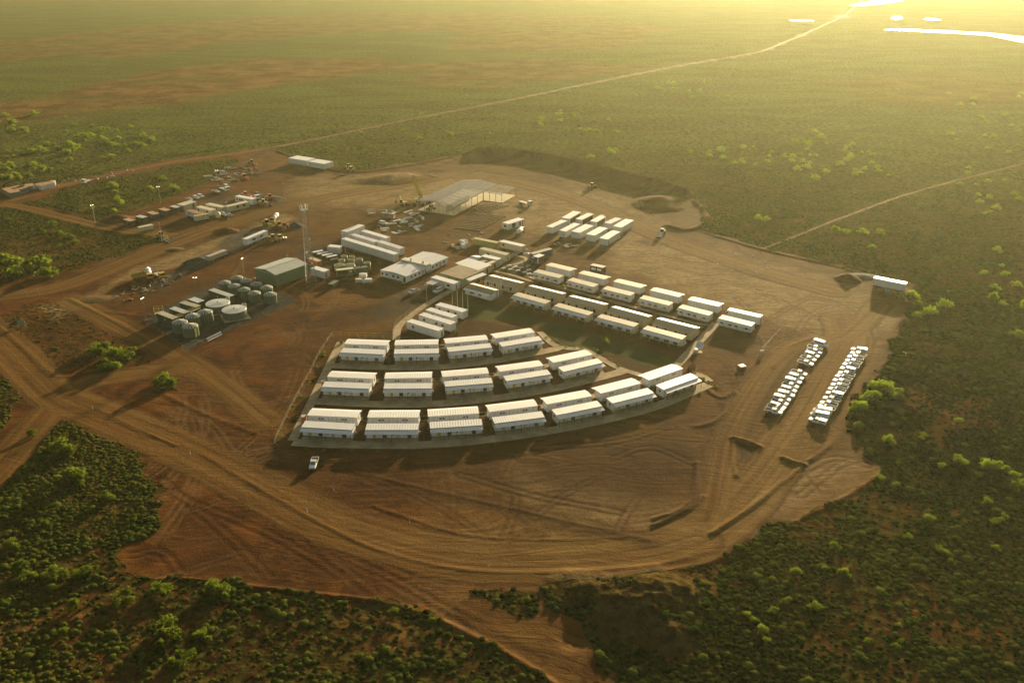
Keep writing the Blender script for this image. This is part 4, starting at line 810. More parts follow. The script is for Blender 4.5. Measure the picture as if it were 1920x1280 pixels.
for i, (p1, p2, D, lab, wm) in enumerate(cl):
    a, b = q8(1020, 380, 10.667, p1, p2); ops = []
    if i in (5, 6, 7): ops = [('R', 0, D * .85, .15, 2.5, 'open_side', fascia)]
    if i == 1: ops = [('F', -.9, .3, .9, .25, 'vent', black), ('F', .2, .5, 1.0, .3, 'vent', black), ('F', .9, .5, 1.0, .3, 'vent', black)]
    if i == 4: ops = [('R', -5.6, .9, .05, 2.0, 'door', greyp)]
    boxb('accommodation_module', f"white transportable module, {lab}", 'module', a, b, D, 3.0, base=0.4, group=CW, wall=wm, roof=roof_wy if i != 8 else paint("greyer_roof", (.42, .45, .48), .5, .05, .1, ('Y', .75)), roofkind='flat', fas=False, over=0.04, ops=ops)
GC = 'long white containers by the generators'
zc = lambda a, b: q8(570, 410, 9.144, a, b)
for i, (p1, p2, D, h, lab) in enumerate([((632, 345), (1080, 480), 2.8, 3.3, "nearest on the left, behind a thin pole"), ((1090, 480), (1540, 620), 2.8, 3.3, "nearest on the right, towards the office block"), ((790, 280), (1215, 405), 2.8, 3.0, "middle row, left one with the plain lilac roof"), ((1240, 395), (1645, 520), 2.8, 3.0, "middle row, right one reaching the office block"), ((975, 215), (1400, 340), 2.8, 3.0, "back row with fans on its roof")]):
    a, b = zc(p1, p2); boxb('refrigerated_container', f"long white container, {lab}", 'container', a, b, D, h, base=0.3, group=GC, wall=cont_w, roof=roof_w if i in (0, 1, 4) else paint("lilac_roof", (.58, .57, .62), .5), roofkind='flat', fas=False, over=0.03, ops=[('R', -.6, 1.1, .1, 2.7, 'door', wall_cream), ('R', .65, 1.1, .1, 2.7, 'door', wall_cream)])
a, b = zc((632, 210), (735, 232)); boxb('refrigerated_container', "tall white container set crosswise behind the long ones, cream ladder end", 'container', a, b, 12.5, 3.4, base=0.3, group=GC, wall=cont_wy, roof=roof_wy, roofkind='flat', fas=False, over=0.03, ops=[('F', 0, .9, .2, 2.6, 'ladder', alu)])
boxb('accommodation_module', "white block left of a matching one at the far edge of the cleared ground", 'module', (540.5, 296.5), (575, 302), 8.0, 3.2, wall=cont_w, roof=roof_w, roofkind='flat', fas=False)
boxb('accommodation_module', "white block right of a matching one at the far edge of the cleared ground", 'module', (577.5, 303), (608, 308), 8.0, 3.2, wall=cont_w, roof=roof_w, roofkind='flat', fas=False)
boxb('office_trailer', "white trailer with dark window and dark side panel right of the unfinished frame building", 'trailer', (941.5, 417.5), (953.5, 420.8), 11.5, 2.8, wall=wall_w, roof=roof_wy, roofkind='flat', ops=[('F', -.2, 1.6, 1.0, 1.0, 'window', glass), ('R', -2, 2.4, .2, 2.4, 'panel', fascia), ('R', 2.5, .9, .4, 2, 'panel', fascia), ('R', 4.4, .6, .4, 2, 'panel', redp)])
sup = boxb('raised_module', "long white block on orange supports at the far right corner of the cleared ground", 'module', (1637.5, 521.3), (1698.5, 533.5), 3.0, 2.9, base=1.5, wall=cont_w, roof=roof_w, roofkind='flat', fas=False)
a, b, rz, l = corners((1637.5, 521.3), (1698.5, 533.5), 4.4); nv = Vector((-math.sin(rz), math.cos(rz), 0)); c = (a + b) / 2 + nv * 1.5
for x in (-.42, -.27, .2, .38):
    MB().box(x * l - .7, x * l + .7, -1.35, 1.35, 0.05, 1.0).build('support_frame', orange, sup)
MB().box(-.9, .9, -2.6, -1.5, 0.03, 1.3).build('step', alu, sup)
# ------------------------------------------------------------------ paths (concrete slabs a kerb above the soil)
def strip(name, line, half, z=0.10, mat=None, n=5, caplen=0):
    L = smooth_line([G(*p) for p in line], n); V = []; F_ = []
    for i, p in enumerate(L):
        a = Vector(L[max(0, i - 1)]); b = Vector(L[min(len(L) - 1, i + 1)]); d = (b - a).normalized(); nn = Vector((-d.y, d.x)) * half; p = Vector(p)
        V += [(p.x + nn.x, p.y + nn.y, z), (p.x - nn.x, p.y - nn.y, z), (p.x + nn.x, p.y + nn.y, z - .3), (p.x - nn.x, p.y - nn.y, z - .3)]
    for i in range(len(L) - 1):
        o = i * 4; F_ += [(o, o + 1, o + 5, o + 4), (o, o + 4, o + 6, o + 2), (o + 1, o + 3, o + 7, o + 5)]
    e = len(V) - 4; F_ += [(0, 2, 3, 1), (e, e + 1, e + 3, e + 2)]
    me = bpy.data.meshes.new(name); me.from_pydata(V, [], F_); me.materials.append(mat or conc); me.update()
    o = bpy.data.objects.new(name, me); COL.objects.link(o); o['kind'] = 'structure'; return o
concp = NT("path_concrete"); _P = concp.n("NewGeometry").outputs['Position']
_c = concp.mix(concp.ramp(concp.noise(_P, .25, 5, .65), .3, .7), (0.27, 0.20, 0.11), (0.44, 0.345, 0.21)); _c = concp.mix(concp.ramp(concp.noise(_P, 2.5, 4, .7), .5, .75, 0, .5), _c, (0.12, 0.065, 0.028))
concp.bsdf(_c, 0.9, spec=0.1); CP = concp.m
for i, (ln, h) in enumerate([(((549, 829), (600, 832), (665, 833.5), (790, 834), (905, 825), (1025, 808.5), (1135, 787), (1232, 761), (1328, 721)), 1.9),
                  (((594, 752), (700, 757.5), (815, 757), (930, 746), (1040, 728), (1150, 701), (1172, 694)), 1.9), (((622, 685), (725, 689), (830, 687.5), (930, 676), (1030, 657), (1050, 651)), 1.8),
                  (((548, 826), (585, 752), (610, 700), (639, 641)), 1.35), (((1012, 622), (1036, 645), (1062, 653), (1092, 655), (1120, 668), (1160, 690), (1200, 703)), 1.2), (((743, 637), (746, 616), (760, 600), (800, 571), (850, 543), (900, 515), (940, 492), (962, 478), (985, 466)), 1.35),
                  (((1258, 697), (1300, 652), (1344, 606)), 1.5), (((985, 517), (1020, 528), (1060, 541), (1140, 563), (1220, 584), (1300, 605), (1340, 612)), 0.9), (((925, 508), (960, 516), (1000, 529)), 0.9), (((960, 478), (985, 484), (978, 492), (962, 497)), 0.9),
                  (((1300, 700), (1318, 706), (1332, 716)), 1.3)]):
    strip('footpath', ln, h, 0.10 + 0.004 * i, CP)
_rm = NT('dirt_road_soil'); _P2 = _rm.n('NewGeometry').outputs['Position']; _rm.bsdf(_rm.mix(_rm.ramp(_rm.noise(_P2, .08, 4), .3, .7), (.095, .055, .020), (.155, .098, .038)), .95, spec=.05)
def far_road(pts, w0, lift=.22):
    L = smooth_line([G(*p) for p in pts], 14); V = []; F_ = []
    for i, p in enumerate(L):
        a = Vector(L[max(0, i - 1)]); b = Vector(L[min(len(L) - 1, i + 1)]); d = (b - a).normalized(); w = w0 * (1 + .15 * math.sin(i * 1.7))
        for s in (-1, -.3, .3, 1): x, y = p[0] - d.y * w * s, p[1] + d.x * w * s; V.append((x, y, gz(x, y) + (lift if abs(s) < 1 else .02)))
    for i in range(len(L) - 1):
        for k in range(3): o = i * 4 + k; F_.append((o, o + 1, o + 5, o + 4))
    me = bpy.data.meshes.new('dirt_road'); me.from_pydata(V, [], F_); me.update(); me.materials.append(_rm.m); o = bpy.data.objects.new('dirt_road', me); COL.objects.link(o); o['kind'] = 'structure'
far_road(((470, 284), (560, 268), (640, 251), (760, 226), (960, 187), (1100, 158), (1200, 138), (1300, 119), (1380, 106), (1430, 96), (1480, 76), (1540, 50), (1585, 28), (1610, 6), (1650, -30)), 2.1)
far_road(((1428, 468), (1500, 440), (1560, 415), (1630, 390), (1700, 365), (1780, 342), (1860, 322), (1960, 298)), 0.7, .08)
for rw in rows:   # slabs under the verandahs and cross paths behind
    for i, (p, q) in enumerate(zip(*rows[rw])):
        a, b, rz, l = corners(*p, 2.53); nv = Vector((-math.sin(rz), math.cos(rz), 0)); c = (a + b) / 2 + nv * 0.6
        o = MB().box(-l / 2, l / 2, -1.6, 1.3, -.2, .085).build('verandah_slab', CP, None, loc=(c.x, c.y, 0), rz=rz); o['kind'] = 'structure'
        a, b, rz, l = corners(*q, 2.98); nv = Vector((-math.sin(rz), math.cos(rz), 0)); c = (a + b) / 2 + nv * 4.6
        o = MB().box(-l / 2 - 2.2, l / 2 + 2.2, -1.1, 1.2, -.2, .08).build('verandah_slab', CP, None, loc=(c.x, c.y, 0), rz=rz); o['kind'] = 'structure'
# ------------------------------------------------------------------ green shed
def green_shed():
    h = 5.0; a, b, rz, l = corners((477.3, 503), (517, 515.8), h); c_ = GV((571.8, 493.8), h); nv = Vector((-math.sin(rz), math.cos(rz), 0)); D = (c_ - b).dot(nv); w = l / 2
    t = thing('storage_shed', "large sage green storage shed with a grey gabled roof and pale ridge", 'shed', ((a + b) / 2)[:2] + (0,), rz)
    m = MB(); m.quad([(-w, 0, 0), (w, 0, 0), (w, 0, h), (0, 0, h + 1.1), (-w, 0, h)], 0).quad([(-w, D, 0), (w, D, 0), (w, D, h), (0, D, h + 1.1), (-w, D, h)], 0)
    m.quad([(-w, 0, 0), (-w, D, 0), (-w, D, h), (-w, 0, h)], 1).quad([(w, 0, 0), (w, D, 0), (w, D, h), (w, 0, h)], 1).build('wall', [greenwall, greenwall_y], t)
    m = MB()
    for s in (-1, 1): m.hexa([(0, -.1, h + 1.1), (s * (w + .12), -.1, h + .02), (s * (w + .12), D + .1, h + .02), (0, D + .1, h + 1.1), (0, -.1, h + 1.18), (s * (w + .12), -.1, h + .1), (s * (w + .12), D + .1, h + .1), (0, D + .1, h + 1.18)])
    ro = m.build('roof', greyroof, t); MB().box(-.22, .22, -.1, D + .1, h + 1.17, h + 1.24).build('ridge_cap', tankpale, ro)
    MB().box(-w - .12, w + .12, -.15, -.105, h - .12, h + .02).build('gutter', tankpale, ro)
    MB().box(w + .003, w + .05, D * .15 - .25, D * .15 + .25, 2.0, 2.5).build('vent', black, t); MB().box(-w - .05, -w - .003, 2, 6, .1, 4.2).build('roller_door', tankpale, t)
    MB().box(-w - 2.4, -w - .1, .5, 3.5, 0, .12).build('doorstep', conc, t)
green_shed()
boxb('tower_hut', "white equipment hut with an orange door at the foot of the lattice tower", 'hut', q8(380, 490, 8, (1615, 105))[0], q8(380, 490, 8, (1820, 162))[0], 3.2, 2.9, wall=wall_w, roof=roof_w, roofkind='flat', ops=[('R', -.6, 1.2, .3, 2.0, 'door', orange)])
boxb('fuel_pod', "orange container partly hidden behind the lattice tower", 'container', (576.5, 484.5), (595, 491), 2.4, 2.2, wall=orange, roof=paint("faded_orange", (.55, .40, .28), .6), roofkind='flat', fas=False, base=.1)
# ------------------------------------------------------------------ lattice tower
def lattice(name, label, p, Hh, wb, wt, nseg, r=0.07, mats=steel, top=True):
    x, y = G(*p); t = thing(name, label, 'tower', (x, y, 0), 0.35)
    def c(i, k): w = (wb + (wt - wb) * min(1, i / (nseg * .92))) / 2; z = Hh * i / nseg; sx, sy = ((-1, -1), (1, -1), (1, 1), (-1, 1))[k % 4]; return (sx * w, sy * w, z)
    for k in range(4): MB().path([c(i, k) for i in range(nseg + 1)], r * 1.5, 4).build('leg', mats, t)
    m = MB()
    for i in range(nseg):
        for k in range(4): m.cyl(c(i, k), c(i + 1, k + 1), r * .8, 3); m.cyl(c(i + 1, k), c(i, k + 1), r * .8, 3); m.cyl(c(i + 1, k), c(i + 1, k + 1), r * .8, 3)
    m.build('bracing', mats, t)
    if top:
        z = Hh; q = wt / 2 + .7
        h_ = MB().box(-q, q, -q, q, z - .15, z).build('platform', mats, t)
        MB().path([(-q, -q, z + 1), (q, -q, z + 1), (q, q, z + 1), (-q, q, z + 1), (-q, -q, z + 1)], .05, 4).path([(-q, -q, z), (-q, -q, z + 1)], .05, 4).path([(q, -q, z), (q, -q, z + 1)], .05, 4).path([(q, q, z), (q, q, z + 1)], .05, 4).path([(-q, q, z), (-q, q, z + 1)], .05, 4).build('railing', mats, h_)
        for a in range(6): ang = a * math.pi / 3; MB().box(-.15, .15, -.08, .08, z + .2, z + 2.0).xf(ang, (math.cos(ang) * q, math.sin(ang) * q, 0)).build('antenna', roof_w, t)
        for zz, s in ((Hh * .62, 1), (Hh * .45, -1), (Hh * .3, 1)): MB().cyl((s * .8, -wb * .3, zz), (s * 1.0, -wb * .3 - .3, zz), .45, 10).build('dish', roof_w, t)
    return t
lattice('lattice_tower', "tall grey lattice communications tower between the green shed and the white hut", (584, 533), 31.5, 3.9, 1.7, 16, 0.045, greyp)
lattice('radio_mast', "thin short lattice mast with a lamp in front of the leftmost gabled cabin", (939.8, 553), 8.5, 0.7, 0.45, 7, 0.022, steel, top=False)
# ------------------------------------------------------------------ light poles
def lamp(p, label, heads=2, Hh=8.6, lit=True):
    x, y = G(*p); t = thing('light_pole', label, 'light pole', (x, y, 0), random.uniform(0, 3), 'slender site light poles')
    MB().cyl((0, 0, 0), (0, 0, Hh), .13, 6, r2=.07).build('pole', steel, t)
    MB().box(-.7, .7, -.05, .05, Hh - .05, Hh + .05).build('cross_arm', steel, t)
    for s in ((-1, 1) if heads == 2 else (0,)): MB().box(s * .55 - .2, s * .55 + .2, -.2, .2, Hh + .06, Hh + .22).build('lamp_head', lampm if lit else alu, t)
    MB().box(-.4, .4, -.4, .4, -.1, .15).build('footing', conc, t)
for p, lb, lit in [((178.7, 416.4), "beside the dark soil pile", 1), ((301.4, 379.9), "behind the row of small sheds", 1), ((303.9, 451.9), "beside the yellow grader and pipes", 0), ((409.7, 347.6), "in front of the scrap heap", 1), ((534.4, 373.7), "alone on open ground left of the crane", 0),
               ((427.6, 411.2), "beside the utes at the beige trailers", 0), ((538, 480), "behind the green shed roof", 1), ((458.9, 521.7), "at the left corner of the green shed", 1), ((371.5, 559.5), "behind the green process containers", 1), ((274.5, 600.2), "at the left corner of the tank yard", 1),
               ((648, 472.5), "against the long white containers", 0), ((800.8, 573), "by the footpath fence near the office trailers", 0)]:
    lamp(p, f"slender light pole {lb}", lit=lit)
# flagpoles
for i, (p, lb) in enumerate([((848.5, 571), "leftmost"), ((858, 575.2), "second from the left"), ((867.8, 579.2), "third from the left"), ((877.5, 582.5), "rightmost")]):
    x, y = G(*p); t = thing('flagpole', f"bare white flagpole, {lb} of the four at the lawn corner", 'flagpole', (x, y, 0), 0, 'bare white flagpoles'); MB().cyl((0, 0, 0), (0, 0, 6.6), .11, 6, r2=.07).build('pole', roof_cream, t); MB().blob((0, 0, 6.68), .14, 6).build('finial', roof_cream, t)
# ------------------------------------------------------------------ tanks
tk = NT("tank_staves"); _tc = tk.n("TexCoord"); _s = tk.n("SeparateXYZ"); tk.link(_tc.outputs['Object'], _s.inputs[0])
_a = tk.math('ARCTAN2', _s.outputs[0], _s.outputs[1]); _fr = tk.math('FRACT', tk.math('MULTIPLY', _a, 24 / math.pi / 2)); _tr = tk.ramp(tk.math('ABSOLUTE', tk.math('SUBTRACT', _fr, .5)), .2, .45)
_col = tk.mix(tk.math('MULTIPLY', _tr, .35), (0.125, 0.155, 0.105), (0.05, 0.065, 0.045)); tk.bsdf(_col, .55, _tr, .5, .08); TK = tk.m
def poly_tank(px, py, r, h, label, group='ribbed green tanks', ladder=False, mat=None):
    x, y = G(px, py); t = thing('ribbed_tank', label, 'tank', (x, y, 0), random.uniform(0, 1), group)
    MB().lathe([(r * .98, 0), (r, .1), (r, h)], 32).build('shell', mat or TK, t, True)
    ro = MB().lathe([(r * 1.01, h), (r * .98, h + .12), (r * .5, h + .55), (.3, h + .85), (0, h + .88)], 32).build('roof', tankgreen, t, True)
    m = MB()
    for k in range(14):
        a = 2 * math.pi * k / 14; c, s = math.cos(a), math.sin(a); w = .17 * r / 2.3
        m.hexa([(c * r - s * w, s * r + c * w, h + .1), (c * r + s * w, s * r - c * w, h + .1), (c * .35 + s * .06, s * .35 - c * .06, h + .86), (c * .35 - s * .06, s * .35 + c * .06, h + .86),
                (c * r - s * w, s * r + c * w, h + .22), (c * r + s * w, s * r - c * w, h + .22), (c * .35 + s * .06, s * .35 - c * .06, h + 1.0), (c * .35 - s * .06, s * .35 + c * .06, h + 1.0)])
    m.build('roof_rib', tankpale, ro); MB().cyl((0, 0, h + .85), (0, 0, h + 1.05), .38, 10).build('hatch', tankpale, ro)
    if ladder: MB().cyl((r * .75, -r * .75, 0), (r * .75, -r * .75, h * .95), .3, 8).cyl((r * .95, -r * .2, 0), (r * .95, -r * .2, h), .35, 8).build('riser_pipe', paint("pale_yellow", (.55, .55, .25), .5), t)
    return t
zt_ = lambda a, b: q8(380, 490, 8, (a, b))[0]
for (a, b), lb, lad in [((340, 440), "left rear beside the long dark container", 0), ((528, 365), "rear left of the nine, nearest the light pole", 0), ((488, 490), "second in the middle line of the rear cluster", 0), ((665, 410), "centre of the rear line", 0), ((635, 545), "centre of the rear cluster", 0), ((818, 460), "third in the rear line", 0), ((785, 600), "front left of the rear cluster", 0), ((968, 515), "rear right beside the green shed", 0), ((1025, 620), "front right of the rear cluster", 0)]:
    p = zt_(a, b - 3); poly_tank(p[0], p[1] - 1.0, 2.45, 3.1, f"ribbed green tank with spoked roof, {lb}")
zt2 = lambda a, b: q8(270, 530, 10.667, (a, b))[0]
for (a, b), lb, lad in [((745, 985), "leftmost of the front four", 0), ((1005, 860), "second of the front four", 0), ((1245, 780), "rear right of the front four", 0), ((950, 1065), "nearest of the front four with yellow pipes", 1)]:
    p = zt2(a, b); poly_tank(p[0], p[1] - 1.5, 2.75, 3.5, f"ribbed green tank with spoked roof, {lb}", ladder=lad)
def wide_tank(px, py, label):
    x, y = G(px, py); t = thing('wide_tank', label, 'tank', (x, y, 0), 0, 'wide flat topped tanks'); r, h = 4.45, 2.9
    MB().lathe([(r, .12), (r, h)], 40).build('shell', TK, t, True)
    ro = MB().lathe([(r * 1.01, h), (r * .99, h + .1), (0, h + .35)], 40).build('roof', paint("tank_lid", (.42, .44, .42), .5, .06, .1), t)
    MB().cyl((0, 0, h + .3), (0, 0, h + .75), .2, 8).build('hatch', black, ro); MB().cyl((-1.6, -2.6, h + .1), (-1.6, -2.6, h + .3), .25, 8).build('vent', roof_w, ro)
    MB().path([(2.4, 2.4, h + 1.0), (3.6, 2.4, h + 1.0), (3.6, 3.4, h + 1.0), (2.4, 3.4, h + 1.0), (2.4, 2.4, h + 1.0)], .06, 4).path([(2.4, 2.4, h), (2.4, 2.4, h + 1)], .06, 4).path([(3.6, 2.4, h), (3.6, 2.4, h + 1)], .06, 4).path([(3.6, 3.4, 0), (3.6, 3.4, h + 1)], .08, 4).build('railing', roof_w, t)
    MB().box(-4.8, 4.8, -4.8, 4.8, -.1, .115).xf(.5).build('plinth', conc, t)
p = zt_(240, 735); wide_tank(p[0], p[1] - .5, "wide low tank with a flat grey lid, rear one of the pair")
p = zt_(485, 825); wide_tank(p[0], p[1], "wide low tank with a flat grey lid, front one on a pale plinth")
# rust tanks by the generator
for (a, b), r, h, lb in [((655, 800), 1.4, 2.5, "small, left in the middle"), ((700, 735), 1.4, 2.5, "small, rear left"), ((825, 735), 1.2, 2.3, "small, rear centre beside the bent pipe"), ((815, 800), 1.4, 2.5, "small, centre"), ((955, 790), 1.5, 2.6, "small, rear right"), ((610, 880), 2.2, 2.2, "wide, left behind the green box"), ((795, 880), 2.2, 2.3, "wide, centre behind the green box"), ((1090, 870), 1.5, 3.0, "tall, at the right end of the green box")]:
    p = q8(570, 410, 9.144, (a, b))[0]; x, y = G(p[0], p[1]); t = thing('water_tank', f"weathered olive water tank, {lb}", 'tank', (x, y, 0), 0, 'weathered olive water tanks')
    mo = paint("olive_tank", (.20, .20, .10), .6, .15, .3); MB().lathe([(r, 0), (r, h), (r * .82, h + .12), (0, h + .18)], 20).build('shell', mo, t, True)
    MB().path([(r * math.cos(k), r * math.sin(k), h + .2) for k in [i * .63 for i in range(11)]], .09, 4).box(-r * .9, r * .9, -.08, .08, h + .15, h + .3).build('top_ribs', paint("pale_olive", (.42, .42, .26), .6), t)
p1, p2 = q8(570, 410, 9.144, (565, 895), (1090, 830)); a, b, rz, l = corners(p1, p2, 3.0); c = (a + b) / 2
t = thing('generator_set', "long dark green generator housing with a pale cream lid in front of the olive tanks", 'generator', (c.x, c.y, 0), rz)
MB().box(-l / 2, l / 2, 0, 2.6, .2, 2.9).build('housing', paint("generator_green", (.055, .085, .045), .55, .1, .2, ('X', 1.0)), t); MB().box(-l / 2, l * .05, .1, 2.2, 2.903, 3.1).build('lid', paint("pale_lime", (.55, .56, .35), .6), t); MB().box(-l * .16, 0, -.04, -.002, .3, 2.6).build('grille', paint("mid_green", (.13, .18, .11), .6), t); MB().box(-l * .09, -l * .03, -.08, -.045, 1.9, 2.5).build('panel', roof_w, t)
MB().cyl((l * .3, 1.3, 2.9), (l * .3, 1.3, 4.2), .15, 8).cyl((l * .1, 1.3, 2.9), (l * .1, 1.3, 3.7), .15, 8).build('exhaust', black, t)
# process containers in the tank yard
def yardbox(FL, FR, D, h, wall, roof, label, name='process_container', extra=None, ops=()):
    t = boxb(name, label, 'container', FL, FR, D, h, base=.2, wall=wall, roof=roof, roofkind='flat', fas=False, over=.03, ops=list(ops)); return t
dgw = paint("yard_green", (.04, .062, .045), .55, .1, .2, ('X', .3))
z = zt2
yardbox(z(1285, 150), z(1700, 290), 2.6, 2.9, dgw, greyroof, "long dark green container with a pale roof beside the rear tank cluster", ops=[('F', -1.0, .45, 1.2, .45, 'gauge', roof_w)])
yardbox(z(245, 610), z(570, 735), 2.5, 2.9, dgw, paint("tan_lid", (.40, .38, .28), .6), "dark green container with a round white gauge, front left in the tank yard", ops=[('F', 0, .5, 1.3, .5, 'gauge', roof_w)])
yardbox(z(500, 520), z(800, 622), 2.5, 2.9, dgw, paint("silver_lid", (.50, .51, .50), .4), "green container with a silver lid and black cap between the walkways", ops=[])
yardbox(z(700, 405), z(1040, 500), 2.5, 2.7, dgw, paint("olive_lid", (.34, .34, .24), .6), "green container with an olive lid, third back in the tank yard")
yardbox(z(875, 335), z(1080, 405), 3.0, 2.4, dgw, paint("silver_lid", (.50, .51, .50), .4), "short green container with a silver lid at the back of the process containers")
a = GV(z(600, 720), 2.6); b = GV(z(1120, 500), 2.6); d = b - a; t = thing('walkway', "yellow railed steel walkway across the ends of the green process containers", 'walkway', ((a + b) / 2)[:2] + (0,), math.atan2(d.y, d.x)); l = d.length / 2
MB().box(-l, l, -.4, .4, 2.5, 2.6).build('deck', steel, t)
yel = paint("rail_yellow", (.55, .42, .05), .5)
for s in (-.4, .4):
    m = MB().path([(-l, s, 3.6), (l, s, 3.6)], .05, 4).path([(-l, s, 3.1), (l, s, 3.1)], .04, 4)
    for i in range(9): m.cyl((-l + l * i / 4, s, 2.6), (-l + l * i / 4, s, 3.6), .04, 4)
    m.build('railing', yel, t)
for i in range(4): MB().box(-l + l * i / 1.5 - .06, -l + l * i / 1.5 + .06, -.06, .06, 0, 2.5).build('post', steel, t)
a = GV(z(200, 570), 2.4); t = thing('stair_frame', "orange yellow caged stair at the left end of the green process containers", 'stair', (a.x, a.y, 0), rz)
m = MB()
for x in (0, 1.6, 3.2):
    for y in (0, 2.2): m.cyl((x, y, 0), (x, y, 3.4), .05, 4)
for zz in (1.1, 2.3, 3.4): m.path([(0, 0, zz), (3.2, 0, zz), (3.2, 2.2, zz), (0, 2.2, zz), (0, 0, zz)], .05, 4)
m.build('cage', yel, t); MB().slab(.2, 3.0, .2, 2.0, 1.0, 1.0, .08).build('landing', steel, t)
# ------------------------------------------------------------------ unfinished steel frame building
def frame_building():
    zz = lambda a, b: q8(780, 340, 10.667, (a, b))[0]
    he = 5.0; A = GV(zz(30, 585)); B = GV(zz(755, 690)); C = GV(zz(1415, 405)); d = B - A; rz = math.atan2(d.y, d.x); l = d.length; nv = Vector((-math.sin(rz), math.cos(rz), 0)); ax = Vector((math.cos(rz), math.sin(rz), 0))
    D = (GV(zz(1440, 400)) - B).dot(nv); De = D + 17; t = thing('frame_building', "unfinished open building with a bare purlin roof frame on a pale slab", 'building', (B.x, B.y, 0), rz)
    MB().box(-l, 0, 0, De, -.2, .28).box(0.003, 11.5, D, De, -.2, .28).build('floor_slab', paint("pale_slab", (.55, .47, .29), .8, .1, .1), t)
    st_ = paint("bright_steel", (.38, .38, .38), .4, .1, .1, metal=.3)
    def zr(x): return he + (1.3 * (1 - abs((x + l / 2) / (l / 2))) if x <= 0 else -.35 * x / 11.5 - .1)
    def colm(x, y): MB().box(x - .11, x + .11, y - .11, y + .11, .28, zr(x) - .05).build('column', st_, t)
    for i in range(7): y = De * i / 6; colm(-l + .1, y * .995); 
    for i in range(6): colm(-.1, D * i / 5)
    for i in range(1, 5): colm(-l + l * i / 5, .1)
    for x in (0.2, 3.8, 7.6, 11.3):
        for y in (D + .1, De - .1): colm(x, y)
    m = MB()
    for i in range(11):
        y = De * i / 10; m.path([(-l, y, he), (-l / 2, y, he + 1.3), (0, y, he)], .14, 4); m.path([(-l, y, he - .7), (0, y, he - .7)], .06, 4)
        for k in range(9): x = -l + l * (k + .5) / 9; m.cyl((x, y, he - .7), (x + l / 18, y, zr(x + l / 18)), .05, 3)
    for i in range(5): y = D + (De - D) * i / 4; m.cyl((0, y, he - .05), (11.5, y, he - .45), .13, 4)
    m.build('rafters', st_, t)
    m = MB(); n = 24
    for i in range(n + 1):
        x = -l + l * i / n; z0 = zr(x) + .16; m.box(x - .10, x + .10, -.4, De + .2, z0, z0 + .16)
    for i in range(1, 12): x = 11.5 * i / 11; m.box(x - .10, x + .10, D - .1, De + .2, zr(x) + .1, zr(x) + .26)
    for i in range(31): y = De * i / 30; m.slab(-l, -l / 2, y - .07, y + .07, he + .3, he + .3, .02) if False else None
    m.build('purlins', st_, t)
    m = MB()
    for i in range(int(De // 1.15)):
        y = i * 1.15 + .4
        for x0, x1, za, zb in ((-l, -l / 2, he, he + 1.3), (-l / 2, 0, he + 1.3, he)):
            m.hexa([(x0, y - .16, za + .34), (x1, y - .16, zb + .34), (x1, y + .16, zb + .34), (x0, y + .16, za + .34), (x0, y - .16, za + .42), (x1, y - .16, zb + .42), (x1, y + .16, zb + .42), (x0, y + .16, za + .42)])
    m.build('roof_battens', st_, t)
    MB().box(-.05, .22, -.4, D, he - .25, he + .12).build('edge_beam', roof_w, t)
    MB().box(-l * .3, -l * .3 + .1, 4, D - 4, .285, 3.4).build('inner_wall', paint("plasterboard", (.6, .52, .34), .8), t)
    for i in range(14):   # unsheeted pier lines on the ground in front
        p0 = zz(820 + i * 0, 0)
    return t
frame_building()
GS = 'rows of floor bearers in front of the frame building'
for i in range(11):
    u = i / 10; p0 = q8(780, 340, 10.667, (760 + 360 * u, 925 - 290 * u))[0]; p1 = q8(780, 340, 10.667, (1290 + 510 * u, 990 - 275 * u))[0]
    a = GV(p0); b = GV(p1); d = b - a; lb = "nearest" if i == 0 else "farthest" if i == 10 else ORD[i] + " from the nearest"
    t = MB().box(-d.length / 2, d.length / 2, -.16, .16, 0, .38).build('floor_bearer', timber, None, loc=((a + b) / 2)[:2] + (0,), rz=math.atan2(d.y, d.x)); tag(t, f"low bearer line before the frame building, {lb}", 'bearer', GS)
for i in range(5):
    u = i / 4; p0 = q8(780, 340, 10.667, (1120 + 300 * u, 560 + 45 * u))[0]; p1 = q8(780, 340, 10.667, (1470 + 380 * u, 440 + 45 * u))[0]
    a = GV(p0); b = GV(p1); d = b - a
    t = MB().box(-d.length / 2, d.length / 2, -.16, .16, 0, .38).build('floor_bearer', timber, None, loc=((a + b) / 2)[:2] + (0,), rz=math.atan2(d.y, d.x)); tag(t, f"bearer line along the open side of the frame building, {ORD[i]} out from it", 'bearer', GS)
# ------------------------------------------------------------------ fences
def fence(pts, h, step, label, mat=roof_cream, rails=(1.0,), brace=True, name='fence'):
    P = [GV(p) for p in pts]; c = P[0].copy(); t = thing(name, label, 'fence', (c.x, c.y, 0), 0)
    posts = []; m = MB()
    for a, b in zip(P, P[1:]):
        n = max(1, int(round((b - a).length / step)))
        for k in range(n): posts.append(a + (b - a) * k / n)
    posts.append(P[-1])
    for i, q in enumerate(posts):
        r = q - c; zz = gz(q.x, q.y); o = MB().cyl((r.x, r.y, zz - .2), (r.x, r.y, zz + h), .04, 4)
        if brace and i % 3 == 0: o.cyl((r.x, r.y, zz + h * .75), (r.x + .9, r.y - .7, zz), .035, 3)
        o.build('post', mat, t)
    for rr in rails: m.path([(q.x - c.x, q.y - c.y, gz(q.x, q.y) + h * rr) for q in posts], .022, 4)
    m.build('rail', mat, t); return t
fence([(515, 832), (545, 768), (582, 700), (600, 664), (622, 630)], 1.5, 4.6, "cream pipe fence down the left side of the curved cabin rows", rails=(.97, .5))
fence([(624, 630), (655, 631.5), (700, 633), (734, 635)], 1.8, 3.2, "yellowish pipe fence behind the farthest curved row", mat=yel, rails=(.97, .5))
